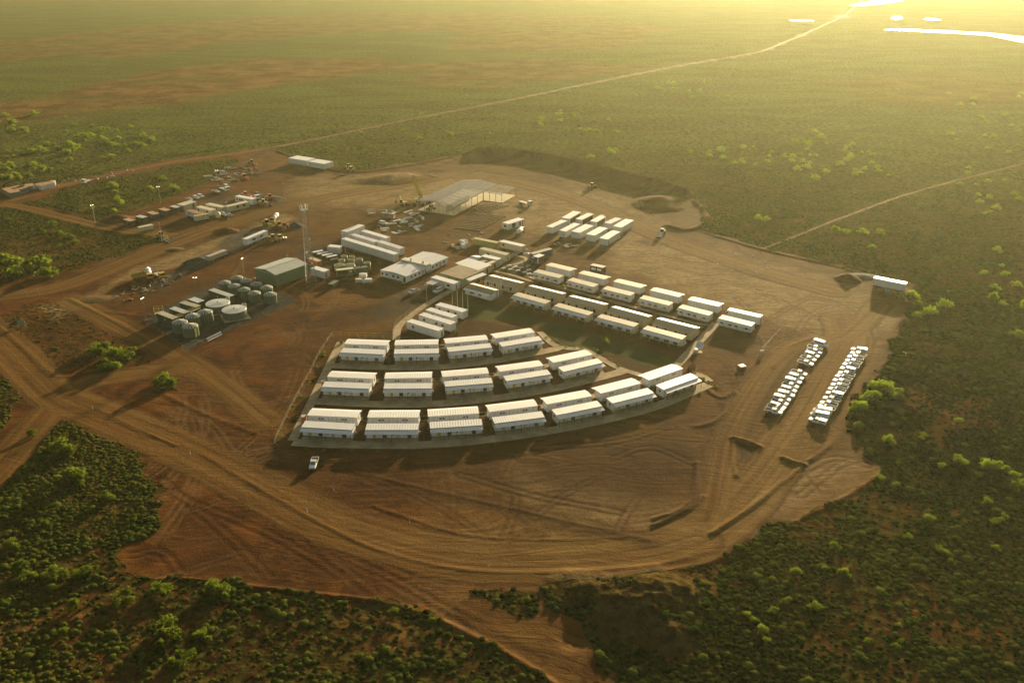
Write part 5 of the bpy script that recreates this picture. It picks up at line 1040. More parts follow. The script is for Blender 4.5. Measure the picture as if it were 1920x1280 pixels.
fence([(736, 630), (741, 612), (752, 600), (778, 583)], 1.8, 3.0, "leaning cream fence beside the curved footpath near the office trailers", rails=(.97, .5))
fence([(790, 578), (830, 560), (858, 545)], 1.2, 3.0, "low dark fence along the gravel car area", mat=greyp)
fence([(272, 604), (352, 658), (395, 635), (432, 617), (520, 573), (555, 553), (620, 525)], 1.2, 4.0, "low pipe fence around the tank yard", mat=paint("dusty_pipe", (.35, .28, .16), .7), rails=(.97,))
fence([(1463, 620), (1448, 636), (1430, 656)], 1.0, 4, "sagging rope line between two posts at the car park entrance", mat=roof_cream, brace=False, name='rope_barrier')
# ------------------------------------------------------------------ satellite dish, barriers, tables, people
x, y = G(1310, 660); t = thing('satellite_dish', "white satellite dish on a mount beside the gravel path", 'dish', (x, y, 0), 0)
m = MB(); prof = [(0.0, 0.0), (.5, .05), (1.0, .2), (1.4, .42)]; o = MB().lathe(prof, 24); ang = math.radians(62)
o.v = [(vx, -vz * math.cos(ang) * -1 * -1 + vy * math.sin(ang) * 0 - 0, 0) if False else (vx, vy * math.cos(ang) - vz * math.sin(ang), vy * math.sin(ang) + vz * math.cos(ang) + 2.6) for vx, vy, vz in o.v]
o.build('reflector', roof_w, t, True); MB().cyl((0, .3, 0), (0, .1, 2.4), .16, 8).build('mast', alu, t); MB().cyl((0, -.2, 2.4), (0, -1.7, 3.2), .05, 5).build('feed_arm', navy, t)
MB().box(-1.6, -.4, -.6, .6, 0, 1.2).build('cabinet', wall_cream, t); MB().box(-1.2, 1.2, -1.0, 1.2, -.1, .12).build('pad', conc, t)
x, y = G(1390, 690); t = thing('barrier_stack', "stack of red barriers with white tops parked on bare soil by the car park", 'barrier', (x, y, 0), .35)
for k in range(5): MB().box(-.9 + k * .45, -.6 + k * .45, -.9, .9, 0, .8).build('barrier_foot', redp, t); MB().box(-.95 + k * .45, -.7 + k * .45, -1.0, 1.0, .803, 1.0).build('white_rail', roof_w, t)
for i, (a, b) in enumerate([(250, 560), (450, 590), (575, 520), (655, 630), (760, 545), (870, 680), (990, 610), (990, 730), (400, 480), (950, 490)]):
    p = q8(930, 470, 16, (a, b))[0]; x, y = G(*p); lb = ["leftmost, by the yellow bush", "left in the front line", "middle of the rear line", "centre of the front line", "behind the centre, near the people", "front line, right of centre", "right in the rear line", "nearest the white awning", "alone at the left rear", "among the standing people"][i]
    t = thing('picnic_table', f"white topped picnic table, {lb}", 'table', (x, y, 0), .55, 'picnic tables in the gravel yard')
    MB().box(-1.1, 1.1, -.4, .4, .72, .78).build('table_top', roof_w, t)
    for s in (-1, 1): MB().box(-1.1, 1.1, s * .75 - .14, s * .75 + .14, .42, .47).build('bench', wall_cream, t); MB().box(s * .8 - .05, s * .8 + .05, -.8, .8, .36, .42).box(s * .8 - .04, s * .8 + .04, -.3, .3, 0, .72).build('leg', steel, t)
def person_mesh(seed):
    r = random.Random(seed); h = r.uniform(1.68, 1.85); st = r.uniform(.05, .16); m = bpy.data.meshes.new('body')
    J = [(0, 0, .95), (0, 0, 1.15), (0, 0, 1.38), (0, .01, 1.5), (0, .02, 1.58), (0, .03, 1.72), (.10, 0, .9), (.11, st, .5), (.11, st * .6, .06), (.11, st * .6 + .16, .03), (-.10, 0, .9), (-.11, -st, .5), (-.11, -st * .8, .06), (-.11, -st * .8 + .16, .03),
         (.19, 0, 1.42), (.25, .02, 1.14), (.24, .10, .90), (.24, .12, .82), (-.19, 0, 1.42), (-.25, .02, 1.14), (-.24, .12, .92), (-.24, .14, .84)]
    E_ = [(0, 1), (1, 2), (2, 3), (3, 4), (4, 5), (0, 6), (6, 7), (7, 8), (8, 9), (0, 10), (10, 11), (11, 12), (12, 13), (2, 14), (14, 15), (15, 16), (16, 17), (2, 18), (18, 19), (19, 20), (20, 21)]
    R = [.15, .14, .16, .06, .085, .08, .09, .065, .045, .04, .09, .065, .045, .04, .065, .05, .035, .035, .065, .05, .035, .035]
    k = h / 1.8; m.from_pydata([(a * k, b * k, c * k) for a, b, c in J], E_, []); o = bpy.data.objects.new('body', m); COL.objects.link(o)
    md = o.modifiers.new('s', 'SKIN'); m.skin_vertices[0].data[0].use_root = True
    for i, q in enumerate(R): m.skin_vertices[0].data[i].radius = (q * k, q * k * .8)
    o.modifiers.new('ss', 'SUBSURF').levels = 1; dg = bpy.context.evaluated_depsgraph_get(); ev = bpy.data.meshes.new_from_object(o.evaluated_get(dg)); bpy.data.objects.remove(o)
    for q in (trousers, shirt, skin): ev.materials.append(q)
    for p in ev.polygons: p.material_index = 0 if p.center.z < .98 * k else (1 if p.center.z < 1.49 * k and abs(p.center.x) < .23 * k else 2); p.use_smooth = True
    ev.name = 'person'; return ev
pm = [person_mesh(s) for s in range(3)]
for i, (a, b) in enumerate([(825, 330), (850, 400), (880, 450), (960, 350), (965, 400), (1030, 430), (1190, 470), (885, 530), (930, 500), (990, 500), (1020, 520), (760, 530), (380, 470), (1095, 440)]):
    p = q8(930, 470, 16, (a, b))[0]; x, y = G(*p); o = bpy.data.objects.new('person', pm[i % 3]); COL.objects.link(o); o.location = (x, y, 0); o.rotation_euler.z = random.uniform(0, 6.28)
    lb = ["back left of the group by the slate blue blocks", "second back at the left edge of the group", "in the tight knot at the left of the group", "standing before the round canopy", "close behind the centre of the group", "upright figure with space to the right", "alone at the foot of the slate blue block", "nearest of the group, above the white tables", "front of the group beside a white table", "front right of the group in conversation", "front right corner of the group", "seated side, near the middle rear table", "by the lone table at the far left", "between the group and the slate blue block"][i]
    tag(o, f"person in dark clothes, {lb}", 'person', 'people gathered in the picnic yard')
x, y = G(988, 484.5); t = thing('shade_umbrella', "round pale shade canopy over the picnic yard", 'umbrella', (x, y, 0), 0); MB().cyl((0, 0, 0), (0, 0, 2.4), .05, 6).build('pole', steel, t); MB().lathe([(0, 2.75), (1.7, 2.25), (1.68, 2.2)], 12).build('canopy', pinkw, t)
# white markers on the pad
for i, (a, b, ox) in enumerate([(1528, 132, 0), (1675, 112, 0), (1807, 128, 0), (1543, 192, 0), (1648, 237, 0), (1900, 176, 0), (1823, 248, 0), (1912, 222, 0)]):
    p = q8(960, 450, 4, (a, b))[0]; x, y = G(*p); t = thing('survey_marker', f"pinkish white cone topped marker on the tan pad, {ORD[i]} counted from the nearest cabin side", 'marker', (x, y, 0), 0, 'white markers dotted on the tan pad')
    MB().cyl((0, 0, 0), (0, 0, .7), .12, 6).build('post', pinkw, t); MB().cyl((0, 0, .7), (0, 0, 1.1), .5, 8, r2=.1).build('cap', roof_w, t)
x, y = G(1411, 509); 
# post markers along roads
for i, (px, py) in enumerate([(357, 852), (576, 960), (737, 1035), (626, 920), (768, 980), (917, 1062), (942, 1003), (1268, 1029), (174, 767), (1386, 860), (1351, 925), (1374, 805), (1440, 708), (1307, 693), (1486, 625), (1627, 638), (1418, 1000)]):
    x, y = G(px, py); zz = gz(x, y); t = MB().box(-.06, .06, -.04, .04, -.3, 1.25).box(-.07, .07, -.05, .05, 1.0, 1.2, 1).build('guide_post', [roof_w, redp], None, loc=(x, y, zz))
    tag(t, "short white guide post at the edge of a dirt road", 'post', 'white guide posts along the dirt roads')
# ------------------------------------------------------------------ vehicles (local: front +x, length ~5.2)
def wheels(t, xs, yw, r=.38, w=.24):
    for x in xs:
        for s in (-1, 1):
            o = MB().cyl((x, s * yw - w / 2 * s, r), (x, s * yw + w / 2 * s, r), r, 12).build('wheel', tyre, t); MB().cyl((x, s * yw + w / 2 * s, r), (x, s * yw + w / 2 * s + .02 * s, r), r * .55, 8).build('hubcap', alu, o)
def loft(sec, m=0, mb=None):
    """sec: list of (x, [ (y,z) half outline bottom to top ]) lofted, mirrored in y"""
    mb = mb or MB(); n = len(sec[0][1]); rings = []
    for x, o in sec:
        ring = [(x, y, z) for y, z in o] + [(x, -y, z) for y, z in o[::-1]]; rings.append(len(mb.v)); mb.v += ring
    k = 2 * n
    for a, b in zip(rings, rings[1:]):
        for i in range(k):
            j = (i + 1) % k; mb.f.append((a + i, a + j, b + j, b + i)); mb.m.append(m)
    mb.f.append(tuple(rings[0] + i for i in range(k))); mb.m.append(m); mb.f.append(tuple(rings[-1] + i for i in range(k))[::-1]); mb.m.append(m); return mb
def ute(kind='tray', cab='double'):
    t = thing('ute', '', 'ute', (0, 0, -50), 0)
    rear = {'tray': -0.35, 'canopy': -0.35, 'wagon': -2.45}[kind] if cab == 'double' else .25
    if kind == 'wagon': rear = -2.35
    lo = [(.80, .35), (.88, .55), (.88, .85)]
    body = loft([(2.55, [(.62, .45), (.72, .6), (.66, .82)]), (2.35, [(.80, .38), (.88, .6), (.80, .98)]), (1.2, [(.82, .35), (.90, .6), (.84, 1.08)]), (rear - .02, [(.82, .35), (.90, .6), (.86, 1.05)])])
    loft([(1.32, [(.80, 1.03), (.78, 1.05)]), (.55, [(.80, 1.05), (.66, 1.68)]), (rear + .35, [(.80, 1.05), (.66, 1.72)]), (rear, [(.80, 1.03), (.68, 1.62)])], 0, body); body.build('body', carw, t, False)
    MB().hexa([(1.30, -.66, 1.09), (1.30, .66, 1.09), (1.26, .66, 1.06), (1.26, -.66, 1.06), (.66, -.55, 1.65), (.66, .55, 1.65), (.6, .55, 1.62), (.6, -.55, 1.62)]).build('windscreen', vglass_sky, t)
    for s in (-1, 1):
        m = MB(); spans = [(.95, -.2), (-.3, rear + .3)] if (rear < -.8) else ([(.95, .45), (.38, rear + .28)] if cab == 'double' else [(.95, rear + .3)])
        if kind == 'wagon': spans = [(.95, .1), (0, -.95), (-1.05, -2.0)]
        for a, b in spans:
            m.hexa([(a, s * .815, 1.10), (b, s * .815, 1.10), (b, s * .79, 1.12), (a, s * .79, 1.12), (a - .28 if a > .9 else a, s * .70, 1.58), (b + .05, s * .70, 1.58), (b + .05, s * .66, 1.58), (a - .28 if a > .9 else a, s * .66, 1.58)])
        m.build('side_window', sglass, t)
    for s in (-1, 1): MB().box(2.42, 2.53, s * .62 - .13, s * .62 + .13, .68, .82).build('headlight', alu, t)
    MB().box(2.54, 2.62, -.4, .4, .45, .72).build('grille', black, t)
    if kind == 'tray':
        x0 = -2.65; tr = MB().box(x0, rear - .08, -.92, .92, .78, .86).build('tray', tray_in, t)
        MB().box(x0, rear - .08, -.96, -.92, .80, 1.15).box(x0, rear - .08, .92, .96, .80, 1.15).box(x0 - .04, x0, -.96, .96, .80, 1.15).build('tray_side', carw, tr)
        MB().box(rear - .14, rear - .08, -.9, .9, 1.1, 1.7).build('headboard', alu, t) if False else MB().path([(rear - .1, -.85, .86), (rear - .1, -.85, 1.7), (rear - .1, .85, 1.7), (rear - .1, .85, .86)], .04, 4).build('headboard', alu, t)
        MB().box(x0 + .1, rear, -.45, .45, .45, .77).build('chassis', black, t)
    elif kind == 'canopy':
        MB().box(-2.6, rear - .06, -.90, .90, .62, 1.72).build('canopy', carw, t); MB().box(-2.5, rear, -.45, .45, .42, .61).build('chassis', black, t)
        MB().box(-2.62, -2.603, -.6, .6, 1.1, 1.55).build('rear_window', glass, t)
        for s in (-1, 1): MB().box(-2.3, rear - .4, min(s * .903, s * .92), max(s * .903, s * .92), 1.15, 1.55).build('canopy_window', glass, t)
    wheels(t, (1.65, -1.55), .80); return t
def van(L=5.4):
    t = thing('minibus', '', 'minibus', (0, 0, -50), 0); h = L / 2
    b = loft([(h, [(.62, .42), (.75, .6), (.70, .85)]), (h - .25, [(.82, .36), (.90, .7), (.80, 1.05)]), (h - .7, [(.84, .34), (.92, .8), (.82, 1.25)]), (h - 1.5, [(.84, .34), (.93, .9), (.78, 2.05)]), (-h + .2, [(.84, .34), (.93, .9), (.80, 2.12)]), (-h, [(.82, .4), (.9, .9), (.76, 1.95)])]); b.build('body', carw, t)
    MB().hexa([(h - .66, -.70, 1.32), (h - .66, .70, 1.32), (h - .72, .70, 1.30), (h - .72, -.70, 1.30), (h - 1.42, -.66, 1.95), (h - 1.42, .66, 1.95), (h - 1.5, .66, 1.92), (h - 1.5, -.66, 1.92)]).build('windscreen', vglass_sky, t)
    for s in (-1, 1):
        for a, c in ((h - 1.3, h - 2.1), (h - 2.2, -h + .3)): MB().hexa([(a, s * .90, 1.15), (c, s * .90, 1.15), (c, s * .86, 1.15), (a, s * .86, 1.15), (a - .2, s * .84, 1.7), (c, s * .84, 1.7), (c, s * .8, 1.7), (a - .2, s * .8, 1.7)]).build('side_window', sglass, t)
        MB().box(h - .1, h + .01, s * .6 - .12, s * .6 + .12, .62, .8).build('headlight', alu, t)
    wheels(t, (h - 1.1, -h + 1.1), .82); return t
protos_v = {}
VT = {'t': lambda: ute('tray'), 's': lambda: ute('tray', 'single'), 'c': lambda: ute('canopy'), 'w': lambda: ute('wagon'), 'v': van}
VN = {'t': "white crew cab tray ute", 's': "white single cab tray ute", 'c': "white ute with a boxy white canopy", 'w': "white four wheel drive wagon", 'v': "white minibus"}
def park(kind, tail, nose, label, group=None, hz=0.7):
    a = GV(tail, hz); b = GV(nose, hz); d = b - a; c = (a + b) / 2; rz = math.atan2(d.y, d.x); z = gz(c.x, c.y)
    if kind not in protos_v:
        t = VT[kind](); protos_v[kind] = t; t.location = (c.x, c.y, z); t.rotation_euler.z = rz; t['label'] = label
        if group: t['group'] = group
        return t
    return copy_tree(protos_v[kind], (c.x, c.y, z), rz, label, group)
def bay(items, zf, where, flip=False):
    n = len(items)
    for i, (k, a, b) in enumerate(items):
        pos = f"farthest in {where}" if i == 0 else f"nearest in {where}" if i == n - 1 else f"{ORD[i]} from far end of {where}"
        p, q = zf(a), zf(b)
        if flip: p, q = q, p
        park(k, p, q, f"{VN[k]}, {pos}", f'white vehicles parked in {where}')
z4 = lambda p: q8(1380, 600, 10.667, p)[0]; z5 = lambda p: q8(1420, 670, 10.667, p)[0]; z6 = lambda p: q8(1510, 640, 8, p)[0]
bay([('v', (1525, 430), (1870, 540)), ('t', (1415, 520), (1760, 600)), ('t', (1415, 590), (1740, 670)), ('w', (1375, 665), (1665, 740)), ('t', (1270, 730), (1635, 820)), ('t', (1215, 820), (1580, 900))], z4, "the short upper bay")
bay([('t', (660, 265), (1025, 365)), ('w', (610, 350), (940, 440)), ('c', (545, 440), (900, 520)), ('t', (490, 520), (850, 615)), ('w', (450, 605), (800, 690)), ('c', (400, 700), (765, 780)), ('c', (315, 780), (690, 870)), ('t', (275, 850), (645, 960)), ('w', (240, 930), (580, 1030)), ('s', (190, 965), (560, 1065)), ('t', (135, 1030), (530, 1120))], z5, "the left column")
bay([('c', (675, 110), (930, 150)), ('t', (650, 165), (930, 230)), ('t', (615, 220), (885, 275)), ('t', (575, 275), (860, 340)), ('s', (540, 330), (820, 395)), ('w', (520, 395), (760, 455)), ('t', (470, 460), (755, 525)), ('s', (430, 505), (705, 590)), ('t', (395, 570), (670, 645)), ('t', (360, 635), (655, 705)), ('s', (325, 695), (610, 770)), ('c', (285, 760), (585, 825)), ('t', (240, 835), (545, 905)), ('t', (195, 905), (500, 970)), ('s', (165, 955), (460, 1035)), ('v', (110, 1020), (400, 1075)), ('v', (60, 1080), (370, 1140)), ('c', (38, 1150), (325, 1235))], z6, "the right column", flip=True)
park('t', (592.5, 856), (584, 880), "white ute with an open tray alone below the curved cabin rows")
park('t', (785.9, 541.5), (764.8, 550.5), "white ute with a loaded tray on the gravel in front of the office block")
park('w', (831, 539.5), (811, 548.5), "white four wheel drive standing under the carport canopy")
park('t', (346.8, 371), (363.4, 376), "white ute, nearest of three side by side behind the beige trailers"); park('w', (360.6, 368.6), (374.7, 371.6), "white four wheel drive, middle of three side by side behind the beige trailers"); park('w', (368, 365), (384.5, 369.6), "white four wheel drive, farthest of three side by side behind the beige trailers")
park('s', (396.9, 357.5), (412.8, 360), "white flat tray ute in front of the white crew truck"); park('w', (709.4, 416), (729.5, 420), "white four wheel drive beside the stacked boards with green wrapping")
park('w', (415.7, 400), (425.6, 403.5), "white four wheel drive at the end of the long cream trailer"); park('c', (420, 347), (431, 352), "white canopy ute beside the scrap heap"); park('s', (434, 405), (426, 401), "white ute half hidden at the thin pole by the cream trailer")
park('t', (842, 432), (832, 430), "white ute among the loose bearers left of the open trailer") if False else None
# ------------------------------------------------------------------ heavy plant
def truck(p, q, label, kind='flat', cabc=carw, L=8.5, name='truck'):
    a = GV(p, .8); b = GV(q, .8); d = b - a; c = (a + b) / 2; t = thing(name, label, 'truck', (c.x, c.y, gz(c.x, c.y)), math.atan2(d.y, d.x)); h = L / 2
    MB().box(h - 1.9, h, -1.15, 1.15, .8, 2.7).build('cab', cabc, t); MB().box(h + .002, h + .03, -1.0, 1.0, 1.7, 2.45).build('windscreen', glass, t)
    for s in (-1, 1): MB().box(h - 1.2, h - .3, min(s * 1.152, s * 1.17), max(s * 1.152, s * 1.17), 1.7, 2.4).build('side_window', glass, t); MB().box(h + .002, h + .06, s * .85 - .15, s * .85 + .15, .95, 1.2).build('headlight', alu, t)
    MB().box(-h, h - 1.9, -.45, .45, .75, 1.05).build('chassis', black, t)
    if kind == 'flat': MB().box(-h, h - 2.1, -1.2, 1.2, 1.06, 1.25).box(h - 2.2, h - 2.1, -1.1, 1.1, 1.253, 2.1).build('tray', alu, t)
    elif kind == 'box': MB().box(-h, h - 2.1, -1.2, 1.2, 1.06, 2.9).build('box_body', carw, t)
    elif kind == 'mixer':
        o = MB().cyl((-h + .6, 0, 2.9), (-h + 1.6, 0, 2.75), .6, 14, r2=1.12).cyl((-h + 1.6, 0, 2.75), (h - 3.6, 0, 2.35), 1.12, 14, r2=1.05).cyl((h - 3.6, 0, 2.35), (h - 2.5, 0, 2.2), 1.05, 14, r2=.5).build('drum', roof_w, t, True)
        MB().cyl((-h + .2, 0, 3.5), (-h + .6, 0, 2.6), .5, 8, r2=.3).build('hopper', machy, t)
    elif kind == 'tank': MB().cyl((-h, 0, 2.0), (h - 2.2, 0, 2.0), 1.05, 14).build('tank', roof_w, t, True); MB().box(-h, h - 2.2, -.2, .2, 3.0, 3.15).build('catwalk', alu, t)
    elif kind == 'tip': 
        MB().box(-h, h - 2.1, -1.2, 1.2, 1.06, 1.2).box(-h, h - 2.1, -1.25, -1.2, 1.06, 2.4).box(-h, h - 2.1, 1.2, 1.25, 1.06, 2.4).box(h - 2.2, h - 2.1, -1.2, 1.2, 1.2, 2.6).build('tipper_body', cabc, t)
    wheels(t, (h - 1.1, -h + 2.4, -h + 1.1), .98, .5, .32); return t
def loader(p, q, label, name='wheel_loader', L=6.5, mat=machy, bucket=True):
    a = GV(p, .8); b = GV(q, .8); d = b - a; c = (a + b) / 2; t = thing(name, label, 'loader', (c.x, c.y, gz(c.x, c.y)), math.atan2(d.y, d.x))
    loft([(-3.0, [(.8, .9), (.9, 1.8)]), (-1.2, [(.9, .8), (1.0, 2.1)]), (.1, [(.8, .8), (.8, 1.5)])]).build('body', mat, t)
    MB().box(-1.0, .4, -.7, .7, 1.5, 3.0).build('cab', glass, t); MB().box(-1.1, .5, -.8, .8, 3.003, 3.12).build('cab_roof', mat if random.random() < .5 else wall_cream, t)
    MB().box(.12, 1.6, -.5, .5, .8, 1.5).build('front_frame', mat, t)
    if bucket:
        for s in (-.5, .5): MB().path([(1.0, s, 1.5), (2.2, s, 1.4), (2.9, s, .6)], .14, 5).build('lift_arm', mat, t)
        MB().prism([(2.8, .1), (3.9, .05), (3.95, .25), (3.1, .4), (3.0, 1.2), (2.8, 1.2)], -1.3, 1.3, ax='y').build('bucket', mat, t)
    wheels(t, (1.3, -1.7), 1.0, .72, .5); return t
def excavator(p, rz, label, up=True):
    x, y = G(*p); t = thing('excavator', label, 'excavator', (x, y, 0), rz)
    for s in (-1, 1): MB().prism([(-2, .1), (2, .1), (2.3, .5), (1.9, .85), (-1.9, .85), (-2.3, .5)], s * 1.1 - .3, s * 1.1 + .3, ax='y').build('track', tyre, t)
    MB().box(-1.8, 1.6, -1.3, 1.3, 1.0, 2.0).build('house', machy, t); MB().box(.3, 1.6, .3, 1.25, 2.003, 2.9).build('cab', glass, t)
    MB().path([(1.4, -.2, 1.6), (3.4, -.2, 4.6), (5.6, -.2, 3.6)], .25, 5).build('boom', machy, t); MB().path([(5.6, -.2, 3.6), (6.3, -.2, 1.2)], .18, 5).build('stick', machy, t); MB().prism([(5.9, .2), (6.8, .1), (6.9, 1.0), (6.2, 1.3)], -.7, .3, ax='y').build('bucket', greyp, t)
    return t
z = lambda p: q8(180, 480, 8, p)[0]
truck(z((770, 215)), z((830, 370)), "white concrete mixer with its round drum facing the lens, on the grey gravel", 'mixer', machy, 8.0, 'mixer_truck') 
truck(z((590, 330)), z((760, 290)), "olive yellow tipper left of the white concrete mixer", 'tip', machy, 7.0); truck(z((900, 260)), z((1010, 320)), "short yellow truck with a white cab roof right of the concrete mixer", 'flat', machy, 6.5)
z = lambda p: q8(440, 400, 10.667, p)[0]
truck(z((870, 90)), z((760, 160)), "white drummed mixer among the yellow machines near the dark gravel cone", 'mixer', machy, 7.5, 'mixer_truck')
loader(z((600, 190)), z((700, 230)), "yellow loader left of the white drummed mixer"); loader(z((830, 210)), z((960, 290)), "orange and grey loader right of the white drummed mixer"); loader(z((1040, 250)), z((960, 300)), "small red and grey machine at the edge of the heap", mat=redp)
loader(z((700, 500)), z((860, 520)), "yellow loader right behind the white semi trailer"); loader(z((850, 540)), z((980, 480)), "second yellow loader beyond the white semi trailer, bucket to the right")
# semi trailer with an emblem
def semi(p, q, label, emblem=True, body=wall_w, L=None, h=2.9, base=1.1):
    a = GV(p, base); b = GV(q, base); d = b - a; c = (a + b) / 2; l = d.length / 2; rz = math.atan2(d.y, d.x)
    nv = Vector((-math.sin(rz), math.cos(rz), 0)); c = c + nv * 1.25
    t = thing('semi_trailer', label, 'trailer', (c.x, c.y, 0), rz)
    MB().box(-l, l, -1.25, 1.25, base, base + h).build('box_body', body, t); MB().box(-l, l, -1.28, -1.252, base, base + .15).build('side_rail', black, t)
    if emblem:
        m = MB(); z0 = base + h * .52; y = -1.262
        m.quad([(-l * .62, y, z0 + .5), (-l * .2, y, z0 + .38), (-l * .2, y, z0 - .42), (-l * .42, y, z0 - .35)]); m.quad([(l * .62, y, z0 + .5), (l * .2, y, z0 + .38), (l * .2, y, z0 - .42), (l * .42, y, z0 - .35)])
        for k in range(14):
            a0, a1 = math.pi * 2 * k / 14, math.pi * 2 * (k + 1) / 14; m.quad([(math.cos(a0) * .85, y, z0 + math.sin(a0) * .55), (math.cos(a1) * .85, y, z0 + math.sin(a1) * .55), (math.cos(a1) * .72, y, z0 + math.sin(a1) * .44), (math.cos(a0) * .72, y, z0 + math.sin(a0) * .44)])
        m.build('emblem', navy, t); MB().box(-.5, .5, -1.262, -1.2535, z0 - .16, z0 + .14).build('emblem_plate', greyp, t)
    MB().box(-l * .8, l * .8, -.5, .5, .8, base - .003).build('chassis', black, t); wheels(t, (l * .75, l * .58), 1.0, .5, .4); MB().box(-l * .6, -l * .55, -.8, .8, 0, base - .003).build('landing_leg', steel, t); return t
zz8 = lambda p: q8(320, 350, 8.727, p)[0]
semi(zz8((1260, 960 + 0)), zz8((1600, 815)), "long white semi trailer with a dark winged emblem on its side")
MBt = semi(q8(140, 400, 4.795, (1218, 430))[0], q8(140, 400, 4.795, (1378, 368))[0], "dusty grey tanker trailer on the dark gravel, left of the white semi trailer", False, paint("dusty_grey", (.38, .34, .27), .7), h=2.0, base=1.3)
semi(zz8((1180, 905)), zz8((1235, 935)), "short white box behind the front of the white semi trailer", False, h=1.8, base=1.5)
# crane
x, y = G(795, 378); t = thing('mobile_crane', "yellow mobile crane with its boom raised beside the frame building", 'crane', (x, y, 0), .2)
MB().box(-5, 4, -1.3, 1.3, 1.0, 1.7).build('carrier', machy, t); MB().box(4.003, 5.6, -1.25, 1.25, .9, 2.4).build('cab', machy, t); MB().box(-3.2, .2, -1.2, 1.2, 1.703, 2.9).build('turntable', wall_cream, t)
MB().hexa([(-2.6, -.8, 2.6), (-.6, -.8, 2.9), (-.6, .8, 2.9), (-2.6, .8, 2.6), (-5.9, -.5, 13.6), (-4.7, -.5, 14.0), (-4.7, .5, 14.0), (-5.9, .5, 13.6)]).build('boom', paint("crane_yellow", (.62, .42, .02), .45), t)
MB().cyl((.0, 0, 2.2), (-2.6, 0, 6.4), .18, 6).build('luff_ram', black, t); MB().box(-6.1, -4.6, -.55, .55, 13.7, 15.0).build('boom_head', pinkw, t); MB().cyl((-5.9, 0, 13.9), (-6.2, 0, 11.8), .07, 4).build('hook_cable', redp, t); wheels(t, (4.4, 2.6, -2, -3.8), 1.1, .6, .4)
for s in (-1, 1):
    for xx in (-4.6, 3.4): MB().box(xx - .12, xx + .12, s * 1.3 if s > 0 else -2.8, 2.8 if s > 0 else -1.3, .5, .7).build('outrigger', machy, t)
loader((646, 316), (662, 312), "yellow loader beside the two white blocks at the far edge"); loader((650, 322), (667, 319), "small yellow roller right of the two far white blocks", name='roller', bucket=False)
loader((1104, 352), (1117, 348), "yellow loader working below the long earth bund"); loader((462, 304), (484, 308), "green yellow loader beyond the scrap heap"); loader((453, 331), (464, 335), "orange loader with a cream canopy at the right of the scrap heap", mat=orange)
loader((1246, 433), (1236, 442), "white telescopic handler with forks on the tan pad", name='telehandler', mat=wall_w)
z = lambda p: q8(320, 350, 8.727, p)[0]
loader(z((1180, 140)), z((1290, 150)), "orange machine hard behind the white trailer", mat=orange); loader(z((1380, 170)), z((1470, 140)), "grey machine with a white canopy behind the white trailer", mat=greyp); loader(z((1570, 190)), z((1690, 180)), "rust orange loader at the right end of the machine line", mat=orange); loader(z((1490, 270)), z((1570, 270)), "small yellow roller in front of the machine line", name='roller', mat=machy, bucket=False)
truck((974, 378), (997, 384), "white service truck at the right end of the frame building", 'flat'); truck((414, 353), (427, 357), "white crew truck behind the flat tray ute", 'flat', L=7.5); truck(z((1360, 150)), z((1440, 200)), "white service vehicle half hidden behind the white trailer", 'flat', L=6)
truck((970, 440), (981, 431), "white water tanker with yellow deck beside the dark windowed trailer", 'tank', machy, 7.5); truck((1118, 416), (1130, 410), "cream truck cab showing behind the block of ten modules", 'flat', wall_cream, 7)
excavator((757, 385), 2.4, "rusty excavator lying left of the yellow crane"); loader((806, 392.5), (812, 391), "small yellow lift standing on the slab of the frame building", name='scissor_lift', bucket=False)
truck((170, 338), (155, 343), "dusty white ute truck on the upper left dirt strip", 'flat', L=6); loader((288, 440), (318, 447), "yellow grader beside the cream tank trailer", name='grader')
semi(q8(220, 360, 10.667, (460, 800))[0], q8(220, 360, 10.667, (735, 740))[0], "cream box trailer with an open dark end, left of the yellow grader", False, wall_cream, h=2.1, base=.7)
# small sheds, left yard
z = lambda p: q8(220, 360, 10.667, p)[0]
GSH = 'small dark sheds in a line'
for i, (a, b, D, rf, wl_, lb) in enumerate([((110, 550), (245, 595), 3.0, rust, navy, "leftmost, pinkish roof"), ((350, 490), (500, 525), 3.0, tankpale, dkgreen, "second from the left, pale roof"), ((580, 410), (720, 458), 3.2, rust, purple, "middle, rusty roof"), ((815, 345), (960, 385), 3.2, rust, brownwall, "fourth from the left, rusty roof"), ((1040, 290), (1180, 322), 3.2, tankpale, navy, "rightmost dark one, grey roof")]):
    boxb('small_shed', f"small dark shed, {lb}, in the line behind the light pole", 'shed', z(a), z(b), D, 2.5, group=GSH, base=.1, wall=wl_, roof=paint("rose_roof", (.38, .24, .14), .8) if rf is rust else rf, roofkind='flat', fas=False, ops=[('R', 0, 1.0, .1, 1.9, 'door', brownwall), ('F', .2, 1.6, 1.0, .9, 'window', glass)])
boxb('site_hut', "small cream cabin left of another at the end of the dark sheds", 'hut', z((1185, 245)), z((1320, 275)), 4.5, 2.6, wall=wall_cream, roof=wall_cream, roofkind='flat', fas=False)
boxb('site_hut', "small cream cabin with a dark recess, right of a matching one", 'hut', z((1310, 205)), z((1440, 235)), 4.5, 2.6, wall=wall_cream, roof=wall_cream, roofkind='flat', fas=False, ops=[('R', 0, 1, .1, 2, 'door', brownwall)])
z = lambda p: q8(320, 350, 8.727, p)[0]
boxb('site_office', "blue white hut with a rusty roof raised on stumps", 'hut', z((238, 392)), z((440, 452)), 3.4, 2.4, base=.9, wall=paint("blue_white", (.50, .54, .66), .5), roof=rust, roofkind='flat', fas=False, ops=[('F', -2.2, .9, 1.0, .9, 'window', glass)])
